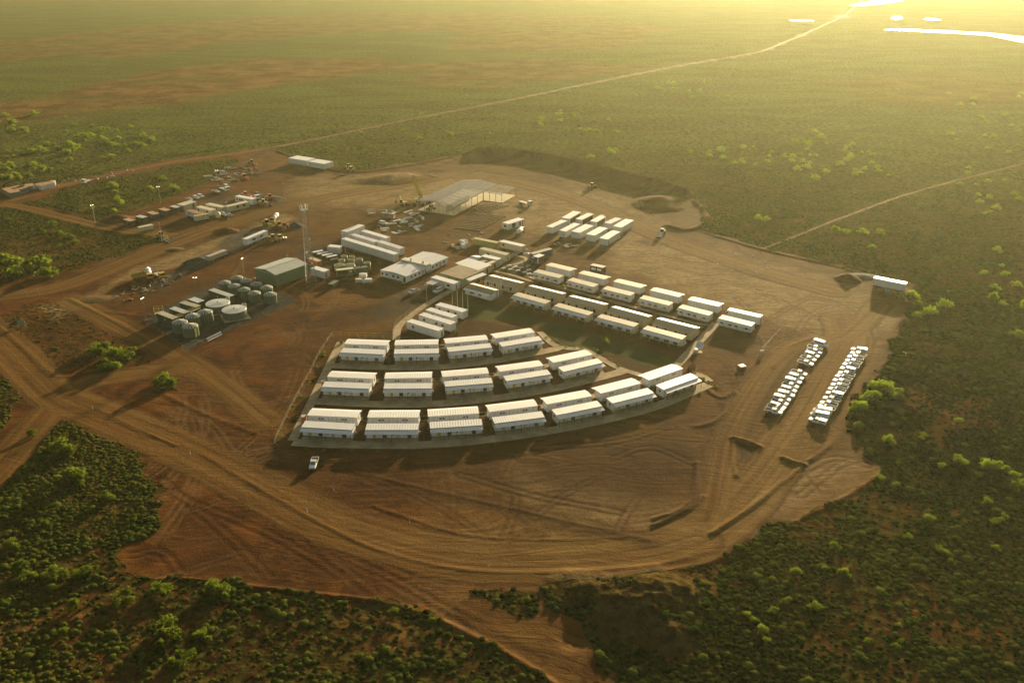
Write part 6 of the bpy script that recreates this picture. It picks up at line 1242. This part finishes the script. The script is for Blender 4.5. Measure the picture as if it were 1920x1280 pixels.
boxb('site_office', "cream hut with a yellow brown roof, nearest the road in the left yard", 'hut', z((395, 490)), z((625, 450)), 2.6, 2.4, base=.7, wall=wall_cream, roof=paint("ochre_roof", (.42, .28, .10), .8), roofkind='flat', fas=False, ops=[('F', 1, .6, 1.8, .4, 'vent', glass), ('F', 2.6, .6, 1.8, .4, 'vent', glass)])
boxb('site_office', "long cream trailer with two dark windows, behind the rusty roofed hut", 'trailer', z((405, 335)), z((665, 395)), 3.2, 2.7, wall=wall_cream, roof=roof_cream, roofkind='flat', fas=False, ops=[('F', -4, 1.2, 1, 1, 'window', glass), ('F', 2.6, 1.2, .6, 1.6, 'door', glass)])
boxb('site_office', "long cream trailer with a dark window and door, farthest back of the cream ones", 'trailer', z((560, 290)), z((835, 345)), 3.2, 2.7, wall=wall_cream, roof=roof_cream, roofkind='flat', fas=False, ops=[('F', -3, 1.1, 1, 1, 'window', glass), ('F', 2, 1.1, .8, 1.3, 'window', glass)])
boxb('site_office', "long cream trailer set at an angle with two square windows facing the road", 'trailer', z((925, 335)), z((1290, 250)), 3.0, 2.7, wall=wall_cream, roof=roof_cream, roofkind='flat', fas=False, ops=[('F', -.6, 1.3, 1, 1.2, 'window', glass), ('F', 3.2, 1.3, 1, 1.2, 'window', glass)])
boxb('office_trailer', "white trailer with five dark windows at the right end of the left yard", 'trailer', z((1045, 160)), z((1330, 215)), 3.2, 2.8, wall=wall_w, roof=roof_w, roofkind='flat', ops=[('F', x, .9, 1, 1.0, 'window', glass) for x in (-4.9, -3, -1.8, -.6, 3)])
x, y = G(409.5, 407.5); t = thing('round_tank', "small round cream tank beside the left yard utes", 'tank', (x, y, 0), 0); MB().lathe([(1.2, 0), (1.2, 2.4), (.9, 2.7), (0, 2.8)], 16).build('shell', roof_cream, t, True); MB().cyl((0, 0, 2.8), (0, 0, 2.95), .3, 8).build('lid', black, t)
# containers on the upper left strip
z = lambda p: q8(0, 300, 8.727, p)[0]; GU_ = 'dusty containers on the upper left strip'
teall = paint("dusty_teal", (.13, .17, .15), .7, .1, .3, ('X', .3)); dustop = paint("dusty_top", (.34, .19, .10), .85)
for a, b, D, wl_, rf, lb in [((25, 470), (160, 545), 5.5, teall, dustop, "leftmost grey green"), ((165, 470), (300, 490), 6.5, teall, dustop, "second grey green, rusty top"), ((290, 465), (400, 440), 6.5, teall, dustop, "third grey green"), ((405, 440), (545, 425), 6.5, teall, dustop, "longest grey green at the middle"), ((545, 400), (665, 425), 4.2, wall_w, dustop, "left white one with a notched base"), ((680, 375), (780, 400), 4.2, wall_w, dustop, "right white one with a notched base"), ((800, 370), (880, 365), 5.0, teall, roof_tan, "rightmost with a pale tan top")]:
    boxb('dusty_container', f"dusty container, {lb}, on the upper left dirt strip", 'container', z(a), z(b), D, 2.6, group=GU_, base=.1, wall=wl_, roof=rf, roofkind='flat', fas=False, over=.03, ops=[('F', 0, 1.2, .1, 1.0, 'door', brownwall)] if wl_ is wall_w else [])
# ------------------------------------------------------------------ loose materials
def pile(px, py, r, h, mat, label, name='soil_pile', seed=1, sx=1.0):
    x, y = G(px, py); n = 28; m = MB(); rr = random.Random(seed); o = []
    m.v.append((0, 0, h))
    for i in range(1, 7):
        for k in range(n):
            a = 2 * math.pi * k / n; q = r * i / 6 * (1 + rr.uniform(-.10, .10)); m.v.append((math.cos(a) * q * sx, math.sin(a) * q, h * (1 - (i / 6) ** 1.1) + rr.uniform(-.06, .06) * h * (i < 6) - .15 * (i == 6)))
    for k in range(n): m.f.append((0, 1 + k, 1 + (k + 1) % n)); m.m.append(0)
    for i in range(5):
        for k in range(n): b = 1 + i * n; k2 = (k + 1) % n; m.f.append((b + k, b + n + k, b + n + k2, b + k2)); m.m.append(0)
    t = m.build(name, mat, None, True, loc=(x, y, gz(x, y) - .05)); return tag(t, label, 'pile')
pile(222, 412, 7.0, 2.8, soilm, "dark red soil pile behind the leftmost dark shed", seed=2, sx=1.3); pile(424, 434, 5.0, 2.0, soilm, "reddish soil pile on the edge of the pale strip", seed=3, sx=1.4)
pile(555, 425, 4.2, 2.4, gravelm, "dark grey gravel cone on open ground", 'gravel_pile', 4); pile(1590, 524, 6.0, 2.6, soilm, "brown soil cone near the raised white block", seed=5); pile(520, 430, 4.5, 2.0, soilm, "dark soil heap behind the yellow machines", seed=6)
pile(374, 492, 5.5, 2.6, gravelm, "blue grey gravel heap beside the dusty tanker trailer", 'gravel_pile', 7, 1.4); pile(1618, 519, 5.0, .9, gravelm, "low grey gravel spread left of the raised white block", 'gravel_pile', 8, 1.5); pile(505, 372, 5.5, 2.2, gravelm, "dark heap behind the row of machines and white trailer", 'gravel_pile', 9, 1.4)
pile(187, 561, 5.0, .5, paint("pale_loose_soil", (.13, .078, .028), 1, .2, 0, spec=.05), "low tan soil ridge at the road fork", 'soil_pile', 11, 1.8); pile(328, 468, 3.5, .7, paint("pale_loose_soil", (.13, .078, .028), 1, .2, 0, spec=.05), "small tan heap on the pale strip", 'soil_pile', 12, 1.4)
rr = random.Random(9); mats_d = [roof_w, alu, timber, pinkw, wall_cream, greyp, rust]
def bits(poly, n, label, group, name='board_stack', sz=(.4, 1.6), hh=(.15, .6), mats=None, cat='stack'):
    P = W(poly); x0, y0 = P.min(0); x1, y1 = P.max(0); k = 0
    while k < n:
        x, y = rr.uniform(x0, x1), rr.uniform(y0, y1)
        if sdf(P, np.array([x]), np.array([y]))[0] > 0: continue
        a, b, c = rr.uniform(*sz), rr.uniform(sz[0] * .4, sz[0] * 1.2), rr.uniform(*hh); ang = rr.choice((.3, .5, -.9, 1.9)) + rr.uniform(-.2, .2)
        m = MB(); m.box(-a, a, -b, b, 0, c * .5); m.box(-a * .9, a * .8, -b * .8, b * .9, c * .5 + .003, c, 0)
        for s in (-.5, .5): m.box(s * a - .05, s * a + .05, -b * 1.03, b * 1.03, c + .003, c + .04, 1)
        t = m.build(name, [rr.choice(mats or mats_d), black], None, loc=(x, y, gz(x, y)), rz=ang); tag(t, label, cat, group); k += 1
bits([(385, 330), (420, 316), (480, 310), (490, 330), (440, 345), (400, 345)], 70, "piece of scrap metal or pipe in the heap beyond the two parked trucks", 'scrap in the heap', 'scrap_piece', (.5, 2.6), (.2, .9), [alu, steel, rust, timber, greyp, orange, navy], 'scrap')
bits([(200, 560), (250, 535), (290, 528), (330, 512), (350, 515), (300, 545), (240, 565)], 45, "pale broken block in the dark rubble strip", 'rubble blocks along the dark strip', 'rubble_block', (.3, 1.0), (.2, .7), [pinkw, greyp, wall_cream, rust, conc], 'rubble')
bits([(480, 385), (500, 368), (530, 375), (520, 392)], 14, "oddment of machine parts among the parked machines", 'machine oddments', 'scrap_piece', (.4, 1.2), (.2, .9), [orange, greyp, rust, alu], 'scrap')
bits([(700, 428), (770, 405), (800, 400), (790, 430), (740, 440)], 22, "flat stack of pale sheets or boards left of the frame building", 'pale sheet stacks', 'board_stack', (.8, 2.6), (.15, .5), [roof_w, pinkw, alu, wall_cream])
bits([(780, 440), (900, 436), (960, 455), (900, 462), (800, 452)], 18, "loose timber offcut behind the container", 'loose timber offcuts', 'timber_offcut', (.4, 1.4), (.1, .35), [timber, pinkw])
bits([(845, 455), (885, 450), (892, 462), (850, 468)], 9, "white wrapped bale in the cluster left of the olive yellow container", 'white wrapped bales', 'wrapped_bale', (.9, 1.3), (1.0, 1.8), [roof_w, wall_w, roof_cream], 'bale')
bits([(60, 345), (180, 325), (320, 308), (300, 315), (140, 345), (80, 355)], 22, "bit of white debris on the upper left dirt strip", 'debris on the upper left strip', 'debris_piece', (.3, 1.8), (.1, .5), [roof_w, pinkw, alu], 'debris')
bits([(720, 520), (770, 545), (760, 550), (700, 530)], 0, "", '')
bits([(1040, 455), (1080, 452), (1082, 462), (1036, 460)], 8, "thin grey panel lying before the block of ten modules", 'grey panels on the ground', 'panel_stack', (.9, 2.0), (.08, .2), [alu, steel, roof_w], 'panel')
for i, (px, py, a, ln) in enumerate([(765, 397, .9, 6), (770, 401, .9, 3), (778, 402, .95, 7), (744, 414, .9, 5), (733, 420, 0.2, 6), (757, 417, .8, 5)]):
    x, y = G(px, py); t = MB().box(-ln / 2, ln / 2, -.5, .5, 0, .3).box(-ln / 2 + .1, ln / 2 - .1, -.4, .4, .303, .42).build('sheet_bundle', roof_w, None, loc=(x, y, 0), rz=a); tag(t, "long white bundle of roofing sheets left of the frame building", 'bundle', 'white sheet bundles')
x, y = G(728, 408); t = thing('board_stack', "tall stack of brown boards half covered in pale green wrapping", 'stack', (x, y, 0), -.25)
for k in range(4): MB().box(-3.5 + k * 1.8, -2.0 + k * 1.8, -1.3, 1.3, .1, 2.4).build('board_pack', [paint("board_brown", (.30, .17, .11), .8, .1, .1, ('Y', .4))][0], t)
MB().box(-3.6, 3.7, -1.4, 1.4, 2.403, 2.6).build('top_sheet', pinkw, t)
m = MB()
for k in range(9): m.blob((-3 + k * .8, 1.9 + rr.uniform(-.5, .8), 2.2 + rr.uniform(-.3, .6)), rr.uniform(.8, 1.3), 8, seed=k, j=.25, sz=.6)
m.build('wrapping', teal, t)
x, y = G(697, 402); t = thing('trailer_cage', "grey wire cage trailer left of the stacked boards", 'trailer', (x, y, 0), .4); MB().box(-1.8, 1.8, -1, 1, .6, .8).build('deck', greyp, t)
m = MB()
for s in (-1, 1): m.path([(-1.8, s, .8), (-1.8, s, 2.6), (1.8, s, 2.6), (1.8, s, .8)], .08, 4).path([(-1.8, s, 1.7), (1.8, s, 1.7)], .06, 4)
for xx in (-1.8, 0, 1.8): m.cyl((xx, -1, 2.6), (xx, 1, 2.6), .06, 4)
m.build('cage', steel, t); wheels(t, (0,), .95, .4)
# water trailers left of the office block
for k, (px, py, a, lb) in enumerate([(677, 531, .05, "cream skid tank in front of the generator"), (690, 531, .05, "white skid tank right of the cream one"), (681, 521, .0, "small white skid tank behind the cream one")]):
    x, y = G(px, py); t = thing('skid_tank', lb, 'tank', (x, y, 0), a); MB().box(-2.2 if k < 2 else -1.5, 1.6, -.9, .9, .5, 2.0).build('body', wall_cream if k == 0 else roof_w, t); MB().box(-2, 1.5, -.7, .7, .2, .497).build('skid', steel, t); wheels(t, (-.6, .5), .95, .4)
x, y = G(626, 537); t = thing('skip_bin', "dark green skip standing alone in front of the generator", 'skip', (x, y, 0), 1.2); MB().prism([(-1.9, .3), (1.9, .3), (2.4, 1.7), (-2.4, 1.7)], -1.1, 1.1, ax='y').build('bin', dgreen, t); MB().box(-2.4, 2.4, -1.15, 1.15, 1.703, 1.85).build('lid', tankgreen, t)
GE = 'black and white generator units'
for i in range(4):
    p = q8(570, 410, 9.144, (245 + 80 * i, 630 + 27 * i))[0]; x, y = G(*p); t = thing('generator_unit', f"black and white generator unit, {ORD[i]} from the left of four side by side", 'generator', (x, y, 0), .62, GE)
    MB().box(-2.3, 2.3, -.8, .8, .3, 1.9).build('housing', black, t); MB().box(-2.4, 2.4, -.85, .85, 1.903, 2.05).build('canopy', roof_w, t); MB().box(-1.2, 2.3, -.84, -.803, .4, 1.2).build('side_panel', roof_w, t); MB().box(-2.3, 2.3, -.7, .7, 0, .297).build('skid', steel, t)
boxb('plant_room', "plain white plant box behind the four generator units", 'container', q8(570, 410, 9.144, (395, 480))[0], q8(570, 410, 9.144, (600, 500))[0], 3.0, 2.9, base=.1, wall=cont_w, roof=roof_w, roofkind='flat', fas=False)
# sign boards, small bits
for px, py, w, h, lb in [(41, 612, 2.6, 1.8, "blank green grey sign board on two posts left of the dirt road"), (1428, 664, 1.6, .8, "small white board on legs by the car park")]:
    x, y = G(px, py); t = thing('sign_board', lb, 'sign', (x, y, gz(x, y)), .2); MB().box(-w / 2, w / 2, -.04, .04, .7, .7 + h).build('board', sagewall if w > 2 else roof_w, t)
    for s in (-.45, .45): MB().box(s * w - .05, s * w + .05, -.1, -.045, -.2, .7 + h).build('post', steel, t)
x, y = G(60, 556); t = thing('boom_gate', "bent white gate rail beside the road at the far left", 'gate', (x, y, gz(x, y)), .6); MB().path([(-1.6, 0, 0), (-1.3, 0, 2.0), (2.6, 0, 2.6)], .1, 5).build('rail', roof_cream, t); MB().cyl((2.6, 0, -.2), (2.6, 0, 2.6), .09, 5).build('post', roof_cream, t)
for p, lb in [((571, 783), "orange portable toilet at the left of the nearest back cabin"), ((608, 717), "orange portable toilet at the left of the middle back cabin")]:
    x, y = G(p[0], p[1] + 10); t = thing('portable_toilet', lb, 'toilet', (x, y, 0), .1, 'orange portable toilets'); MB().box(-.65, .65, -.65, .65, .1, 2.3).build('cabin', orange, t); MB().box(-.7, .7, -.7, .7, 2.303, 2.45).build('roof', pinkw, t); MB().box(-.4, .4, -.68, -.653, .15, 2.1).build('door', paint("orange_door", (.5, .2, .06), .6), t)
# far white roofed shed, and pipes by the yards
x, y = G(1502, 44); t = thing('far_shed', "flat white roofed building far off beside the long road", 'building', (x, y, 0), -.1); MB().box(-19, 19, -9, 9, 0, 4).build('wall', wall_cream, t); MB().box(-20, 20, -10, 10, 4.003, 4.5).build('roof', roof_w, t)
for i, (p, q) in enumerate([((388, 637), (414, 624)), ((390, 641), (416, 628)), ((299, 446), (318, 456)), ((300, 443), (320, 452))]):
    a = GV(p); b = GV(q); c = (a + b) / 2; d = (b - a) / 2; t = MB().cyl((-d.x, -d.y, .3), (d.x, d.y, .3), .28, 8).build('steel_pipe', wall_w if i < 2 else steel, None, loc=(c.x, c.y, 0)); tag(t, ("white pipe lying outside the tank yard corner" if i < 2 else "grey pipe lying beside the yellow grader"), 'pipe', 'white pipes by the tank yard' if i < 2 else 'grey pipes by the grader')
# ------------------------------------------------------------------ water far off
wm = NT("water"); wm.bsdf((0.20, 0.18, 0.12), 0.30, wm.noise(wm.n("NewGeometry").outputs['Position'], .12, 3), .04, .1, spec=0.8); WMAT = wm.m
for nm, poly in [('river', [(1658, 57), (1720, 60), (1790, 64), (1850, 68), (1900, 78), (1990, 96), (2100, 130), (2100, 112), (1990, 84), (1920, 70), (1860, 63), (1780, 59), (1700, 56)]),
                 ('pond', [(1592, 12), (1620, 12.5), (1650, 9), (1690, 3), (1700, -3), (1660, -2), (1630, 5)]), ('pond', [(1671, 35), (1680, 38), (1692, 36), (1688, 32.5), (1678, 32.5)]), ('pond', [(1732, 37), (1748, 39.5), (1764, 39), (1755, 36.2), (1738, 35.6)])]:
    P = [G(*p) for p in poly]; me = bpy.data.meshes.new(nm); zmax = max(gz(*p) for p in P) + .6
    me.from_pydata([(a, b, zmax) for a, b in P], [], [tuple(range(len(P)))]); me.materials.append(WMAT); me.update(); o = bpy.data.objects.new(nm, me); COL.objects.link(o); o['kind'] = 'structure'
# ------------------------------------------------------------------ shrubs and trees
lf = NT("leaves"); gg = lf.n("NewGeometry"); oi = lf.n("ObjectInfo"); lt = lf.n("Attribute", attribute_name="tint")
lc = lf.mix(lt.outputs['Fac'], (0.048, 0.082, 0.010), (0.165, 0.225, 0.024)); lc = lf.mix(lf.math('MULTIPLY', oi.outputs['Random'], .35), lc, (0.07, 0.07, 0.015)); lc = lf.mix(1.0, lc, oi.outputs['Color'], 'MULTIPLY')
d1 = lf.n("BsdfDiffuse"); lf.link(lc, d1.inputs[0]); d2 = lf.n("BsdfTranslucent"); lc2 = lf.mix(0.35, lc, (0.38, 0.48, 0.035)); lc2 = lf.mix(1.0, lc2, oi.outputs['Color'], 'MULTIPLY'); lf.link(lc2, d2.inputs[0])
mx = lf.n("MixShader", {0: .6}); lf.link(d1.outputs[0], mx.inputs[1]); lf.link(d2.outputs[0], mx.inputs[2]); lf.link(mx.outputs[0], lf.out.inputs[0])
bark = paint("bark", (.10, .065, .04), .9)
def shrub_meshes(seed, nl, leaf, fl=.62):
    r = random.Random(seed); nr = np.random.default_rng(seed); V = []; T = []; C = []; cl = []
    for i in range(r.randint(10, 15)):
        a = r.uniform(0, 6.28); q = r.uniform(0.0, .75); cl.append((math.cos(a) * q, math.sin(a) * q, r.uniform(.22, .95) * fl * 1.25 * (1.15 - q * .6), r.uniform(.18, .40)))
    n = nl // len(cl)
    for cx, cy, cz, cr_ in cl:
        th = nr.uniform(0, 6.283, n); ph = np.arccos(nr.uniform(-.55, 1, n)); rad = cr_ * nr.uniform(.35, 1.25, n) ** .8
        P = np.stack([cx + rad * np.sin(ph) * np.cos(th), cy + rad * np.sin(ph) * np.sin(th), cz + .75 * rad * np.cos(ph)], 1)
        tint = np.clip(.2 + .8 * (P[:, 2] / (fl * 1.5)) + nr.normal(0, .22, n), 0, 1)  # leaves paler with height: backlit crown tops put into the tint
        A = nr.normal(0, 1, (n, 3)); A /= np.linalg.norm(A, axis=1)[:, None]; B = nr.normal(0, 1, (n, 3)); B -= A * (A * B).sum(1)[:, None]; B /= np.linalg.norm(B, axis=1)[:, None]
        s = leaf * nr.uniform(.6, 1.3, (n, 1)); o = len(V) and sum(len(v) for v in V); tri = np.stack([P - A * s, P + A * s, P + B * s * 1.5], 1).reshape(-1, 3)
        V.append(tri); T.append(np.arange(n * 3).reshape(-1, 3) + o); C.append(np.repeat(tint, 3))
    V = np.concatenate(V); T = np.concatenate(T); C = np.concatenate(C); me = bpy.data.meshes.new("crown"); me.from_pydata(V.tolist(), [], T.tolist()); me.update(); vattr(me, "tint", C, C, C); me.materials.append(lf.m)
    m = MB()
    for i in range(5): a = r.uniform(0, 6.28); m.cyl((0, 0, -.1), (math.cos(a) * .12, math.sin(a) * .12, fl * .4), .035, 5, r2=.025); m.cyl((math.cos(a) * .12, math.sin(a) * .12, fl * .4), (math.cos(a) * .5, math.sin(a) * .5, fl * .85), .025, 4, r2=.01)
    return me, m.mesh('trunk', bark)
SB = [shrub_meshes(s, 2000, .060) for s in (1, 2, 3, 4)]; SS = [shrub_meshes(s, 420, .105, .6) for s in (11, 12, 13, 14, 15)]
def shrub(px, py, wpx, label, group, near, name='shrub', cat='shrub'):
    """wpx: crown width in photo pixels"""
    x, y = G(px, py); sc = (py + 105) * ct / CAMH; R = wpx / sc / 2 / (1.2 if px > 900 and py < 560 else 0.92); z = gz(x, y)
    cm, tm = random.choice(SB if near else SS); t = thing(name, label, cat, (x, y, z - .05), random.uniform(0, 6.28), group); t.scale = (R, R, R * random.uniform(.8, 1.1))
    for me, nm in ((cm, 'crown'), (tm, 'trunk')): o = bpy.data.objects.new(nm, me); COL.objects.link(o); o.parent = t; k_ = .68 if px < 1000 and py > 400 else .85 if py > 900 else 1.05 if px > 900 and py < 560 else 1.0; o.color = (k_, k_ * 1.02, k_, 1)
    return t
big = [(120, 842, 60, "broad green bush at the upper edge of the lower left scrub"), (132, 900, 62, "round green bush below the broad one in the lower left scrub"), (203, 930, 34, "green bush right of the round one, middle of the lower left scrub"), (25, 1022, 38, "green bush touching the left edge above the cluster"), (105, 1078, 48, "left bush of a close pair in the lower left"), (163, 1075, 46, "right bush of a close pair in the lower left"),
       (45, 1065, 50, "spreading green bush in the left edge cluster"), (50, 1088, 40, "lower bush of the left edge cluster"), (237, 1125, 52, "feathery bush in the lower left, left of the bright one"), (298, 1112, 46, "bright bush just below the corner of the cleared ground"), (410, 1115, 58, "bush leaning over the southern edge of the cleared ground"), (145, 1135, 36, "small bush below the close pair"), (122, 1192, 34, "small pale bush near the bottom left"),
       (308, 1195, 74, "largest feathery bush near the bottom"), (340, 1235, 50, "bush touching the lower side of the largest one"), (378, 1198, 40, "small bush right of the largest one"), (96, 1103, 30, "low bush between the left cluster and the pair"), (740, 1152, 32, "lone star shaped bush on the lower red edge"), (188, 660, 48, "left bush of the clump in the bare triangle"), (215, 672, 44, "middle bush of the clump in the bare triangle"), (243, 668, 46, "right bush of the clump in the bare triangle"), (205, 688, 50, "lowest bush of the clump in the bare triangle"),
       (312, 716, 46, "lone round bush between the dirt roads"), (1650, 735, 60, "tall bush right of the parked vehicles"), (1615, 770, 44, "left lower bush of the clump right of the parked vehicles"), (1640, 755, 56, "middle bush of the clump right of the parked vehicles"), (1680, 740, 40, "right bush of the clump beside the parked vehicles"), (1610, 800, 30, "small bush under the clump beside the parked vehicles"),
       (1865, 880, 46, "big bright bush near the right edge"), (1800, 862, 32, "bright bush left of the big one near the right edge"), (1905, 905, 34, "bush cut by the right edge"), (1490, 1078, 34, "bright bush in the lower right dark scrub"), (1425, 1180, 28, "bright bush lower left in the dark scrub"), (1905, 632, 36, "rounded bush at the right edge, level with the car park"), (30, 500, 55, "left bush of the dense clump at the far left"), (75, 500, 60, "right bush of the dense clump at the far left"), (90, 515, 40, "front bush of the dense clump at the far left"), (20, 520, 44, "front left bush of the dense clump"), (10, 490, 40, "bush at the left edge behind the dense clump")]
for px, py, w, lb in big: shrub(px, py + 3, w, lb, None, py > 600)
def many(poly, n, w0, w1, label, group, near=False, pts=None):
    Pp = np.array(poly, float); k = 0; x0, y0 = Pp.min(0); x1, y1 = Pp.max(0)
    while k < n:
        x, y = random.uniform(x0, x1), random.uniform(y0, y1)
        if sdf(Pp, np.array([x]), np.array([y]))[0] > 0: continue
        shrub(x, y, random.uniform(w0, w1), label, group, near); k += 1
many([(-20, 215), (60, 212), (160, 225), (260, 240), (300, 262), (250, 290), (120, 318), (0, 345), (-20, 300)], 75, 9, 22, "small bright green bush in the dense belt beyond the upper left dirt strip", 'bushes beyond the upper left strip')
many([(1000, 215), (1070, 205), (1190, 230), (1210, 260), (1120, 250), (1010, 245)], 16, 9, 20, "small pale green bush in the hazy plain above the bund", 'bushes in the hazy plain above the bund')
many([(1085, 290), (1180, 278), (1290, 280), (1320, 300), (1200, 318), (1090, 318)], 6, 14, 24, "green bush on the plain just behind the bund", 'bushes just behind the bund')
many([(1300, 285), (1440, 270), (1480, 300), (1420, 315), (1310, 305)], 12, 13, 24, "green bush in the scattered line behind the right of the bund", 'bushes right behind the bund')
many([(1470, 255), (1560, 245), (1660, 280), (1680, 330), (1600, 335), (1500, 340), (1460, 300)], 42, 12, 26, "bright bush in the dense hazy thicket under the sun rays", 'bushes in the hazy thicket')
many([(1380, 400), (1450, 405), (1450, 415), (1390, 415)], 4, 18, 26, "green bush east of the spoil mound", 'bushes east of the spoil mound')
many([(1230, 145), (1340, 150), (1290, 200), (1220, 180)], 12, 8, 15, "faint small bush in the glare", 'faint bushes in the glare')
many([(1700, 180), (1920, 170), (1930, 300), (1760, 260)], 22, 10, 20, "hazy green bush in the upper right plain", 'hazy bushes upper right')
many([(1780, 310), (1925, 330), (1925, 430), (1800, 400)], 18, 12, 24, "green bush on the right plain above the thin track", 'bushes on the right plain')
many([(1560, 430), (1680, 440), (1660, 480), (1590, 470)], 7, 16, 30, "green bush between the raised block and the plain", 'bushes behind the raised block')
many([(1820, 460), (1925, 460), (1925, 600), (1840, 580)], 9, 18, 34, "green bush near the right edge beyond the pad", 'bushes near the right edge')
many([(1700, 560), (1790, 575), (1760, 600), (1710, 615), (1690, 585)], 7, 20, 40, "green bush right of the raised block's shadow", 'bushes by the raised block shadow')
many([(1660, 830), (1900, 760), (1920, 1000), (1750, 1000), (1640, 900)], 14, 16, 30, "bright bush in the dark scrub at the right", 'bright bushes at the right', True)
many([(1400, 1020), (1700, 960), (1900, 1020), (1880, 1180), (1500, 1240), (1380, 1180)], 20, 14, 28, "small bright bush in the dark lower right scrub", 'small bright bushes lower right', True)
many([(20, 800), (240, 830), (270, 1000), (60, 1050)], 6, 14, 26, "small bush in the lower left scrub", 'small bushes in the lower left scrub', True)
many([(90, 345), (400, 310), (300, 380), (190, 405)], 9, 12, 26, "small bush in the scrub triangle beside the light poles", 'bushes in the scrub triangle')
many([(0, 400), (180, 440), (260, 450), (60, 470)], 7, 14, 24, "small bush in the scrub left of the pale strip", 'bushes left of the pale strip')
many([(560, 240), (900, 200), (960, 260), (760, 290), (640, 300)], 9, 8, 16, "small bush on the plain below the long road", 'bushes below the long road')
for px, py, w, lb in [(968, 577, 12, "young yellow green tree alone on the lawn"), (1136, 640, 15, "young bright tree at the lower lawn edge"), (1058, 535, 9, "little tree at the corner of the second white cabin"), (950, 502, 9, "yellowish bush at the corner of the picnic yard"), (858, 622, 9, "small yellow bush behind the farthest curved row"), (907, 628, 9, "small yellow bush beside the rightmost far cabin"), (640, 640, 8, "yellow bush at the fence corner"), (605, 662, 9, "yellow green bush against the left fence")]:
    t = shrub(px, py + 4, w, lb, None, False, 'young_tree', 'tree'); t.scale = (t.scale[0], t.scale[1], t.scale[2] * 1.7)
# low planting beds round the cabins
for L_, n in [(((540, 840), (640, 846), (800, 848), (1000, 826), (1200, 786), (1330, 735)), 26), (((520, 830), (560, 750), (610, 660)), 22), (((1020, 628), (1060, 650), (1110, 655), (1170, 690)), 18), (((1290, 692), (1320, 712), (1345, 728)), 14)]:
    L2 = smooth_line([G(*p) for p in L_], 12)
    for k in range(n):
        x, y = L2[random.randrange(len(L2))]; x += random.uniform(-1, 1); y += random.uniform(-1, 1); cm, tm = random.choice(SS); t = thing('bed_plant', "tiny dusty plant in the soil bed around the curved cabin rows", 'plant', (x, y, gz(x, y) - .03), random.uniform(0, 6), 'tiny plants in the beds'); R = random.uniform(.35, .7); t.scale = (R, R, R)
        o = bpy.data.objects.new('crown', cm); COL.objects.link(o); o.parent = t
# fallen dead stick
x, y = G(1697, 668); t = MB().path([(0, 0, .2), (.6, .9, .8), (1.0, 2.0, .5)], .07, 4).path([(.6, .9, .8), (-.4, 1.6, 1.1)], .05, 4).build('dead_branch', roof_cream, None, loc=(x, y, gz(x, y))); tag(t, "bleached dead branch in the scrub right of the parked vehicles", 'branch')
inst = np.concatenate([scatter(96, 235, 0.98, 0.34, 0.86, 0, .88, gap=.11), scatter(235, 330, 1.3, 0.42, 0.95, 0, .90, gap=.10), scatter(330, 480, 1.75, 0.45, 0.98, 4, .85, gap=.06), scatter(480, 860, 2.4, 0.5, 1.0, 4, .85, 840)])
print("spinifex", len(inst))
spin = stamp("spinifex", protos, inst, sm.m, 0); spin['kind'] = 'stuff'; spin['label'] = "olive and straw coloured hummock grass covering the plain around the camp"; spin['category'] = "grass"
# ------------------------------------------------------------------ haze
def haze_box():
    me = bpy.data.meshes.new("haze"); x0, x1, y0, y1, z0, z1 = -9500, 9500, -2900, 12600, -9, 150
    v = [(x0, y0, z0), (x1, y0, z0), (x1, y1, z0), (x0, y1, z0), (x0, y0, z1), (x1, y0, z1), (x1, y1, z1), (x0, y1, z1)]
    me.from_pydata(v, [], [(3, 2, 1, 0), (4, 5, 6, 7), (0, 1, 5, 4), (1, 2, 6, 5), (2, 3, 7, 6), (3, 0, 4, 7)]); me.update()
    o = bpy.data.objects.new("haze", me); scene.collection.objects.link(o); o['kind'] = 'stuff'
    m = bpy.data.materials.new("haze"); m.use_nodes = True; t = m.node_tree; t.nodes.clear(); out = t.nodes.new("ShaderNodeOutputMaterial")
    pv = t.nodes.new("ShaderNodeVolumePrincipled"); pv.inputs['Density'].default_value = HAZE_DENSITY; pv.inputs['Anisotropy'].default_value = HAZE_ANISO; pv.inputs['Color'].default_value = HAZE_COL
    t.links.new(pv.outputs[0], out.inputs['Volume']); me.materials.append(m)
haze_box()
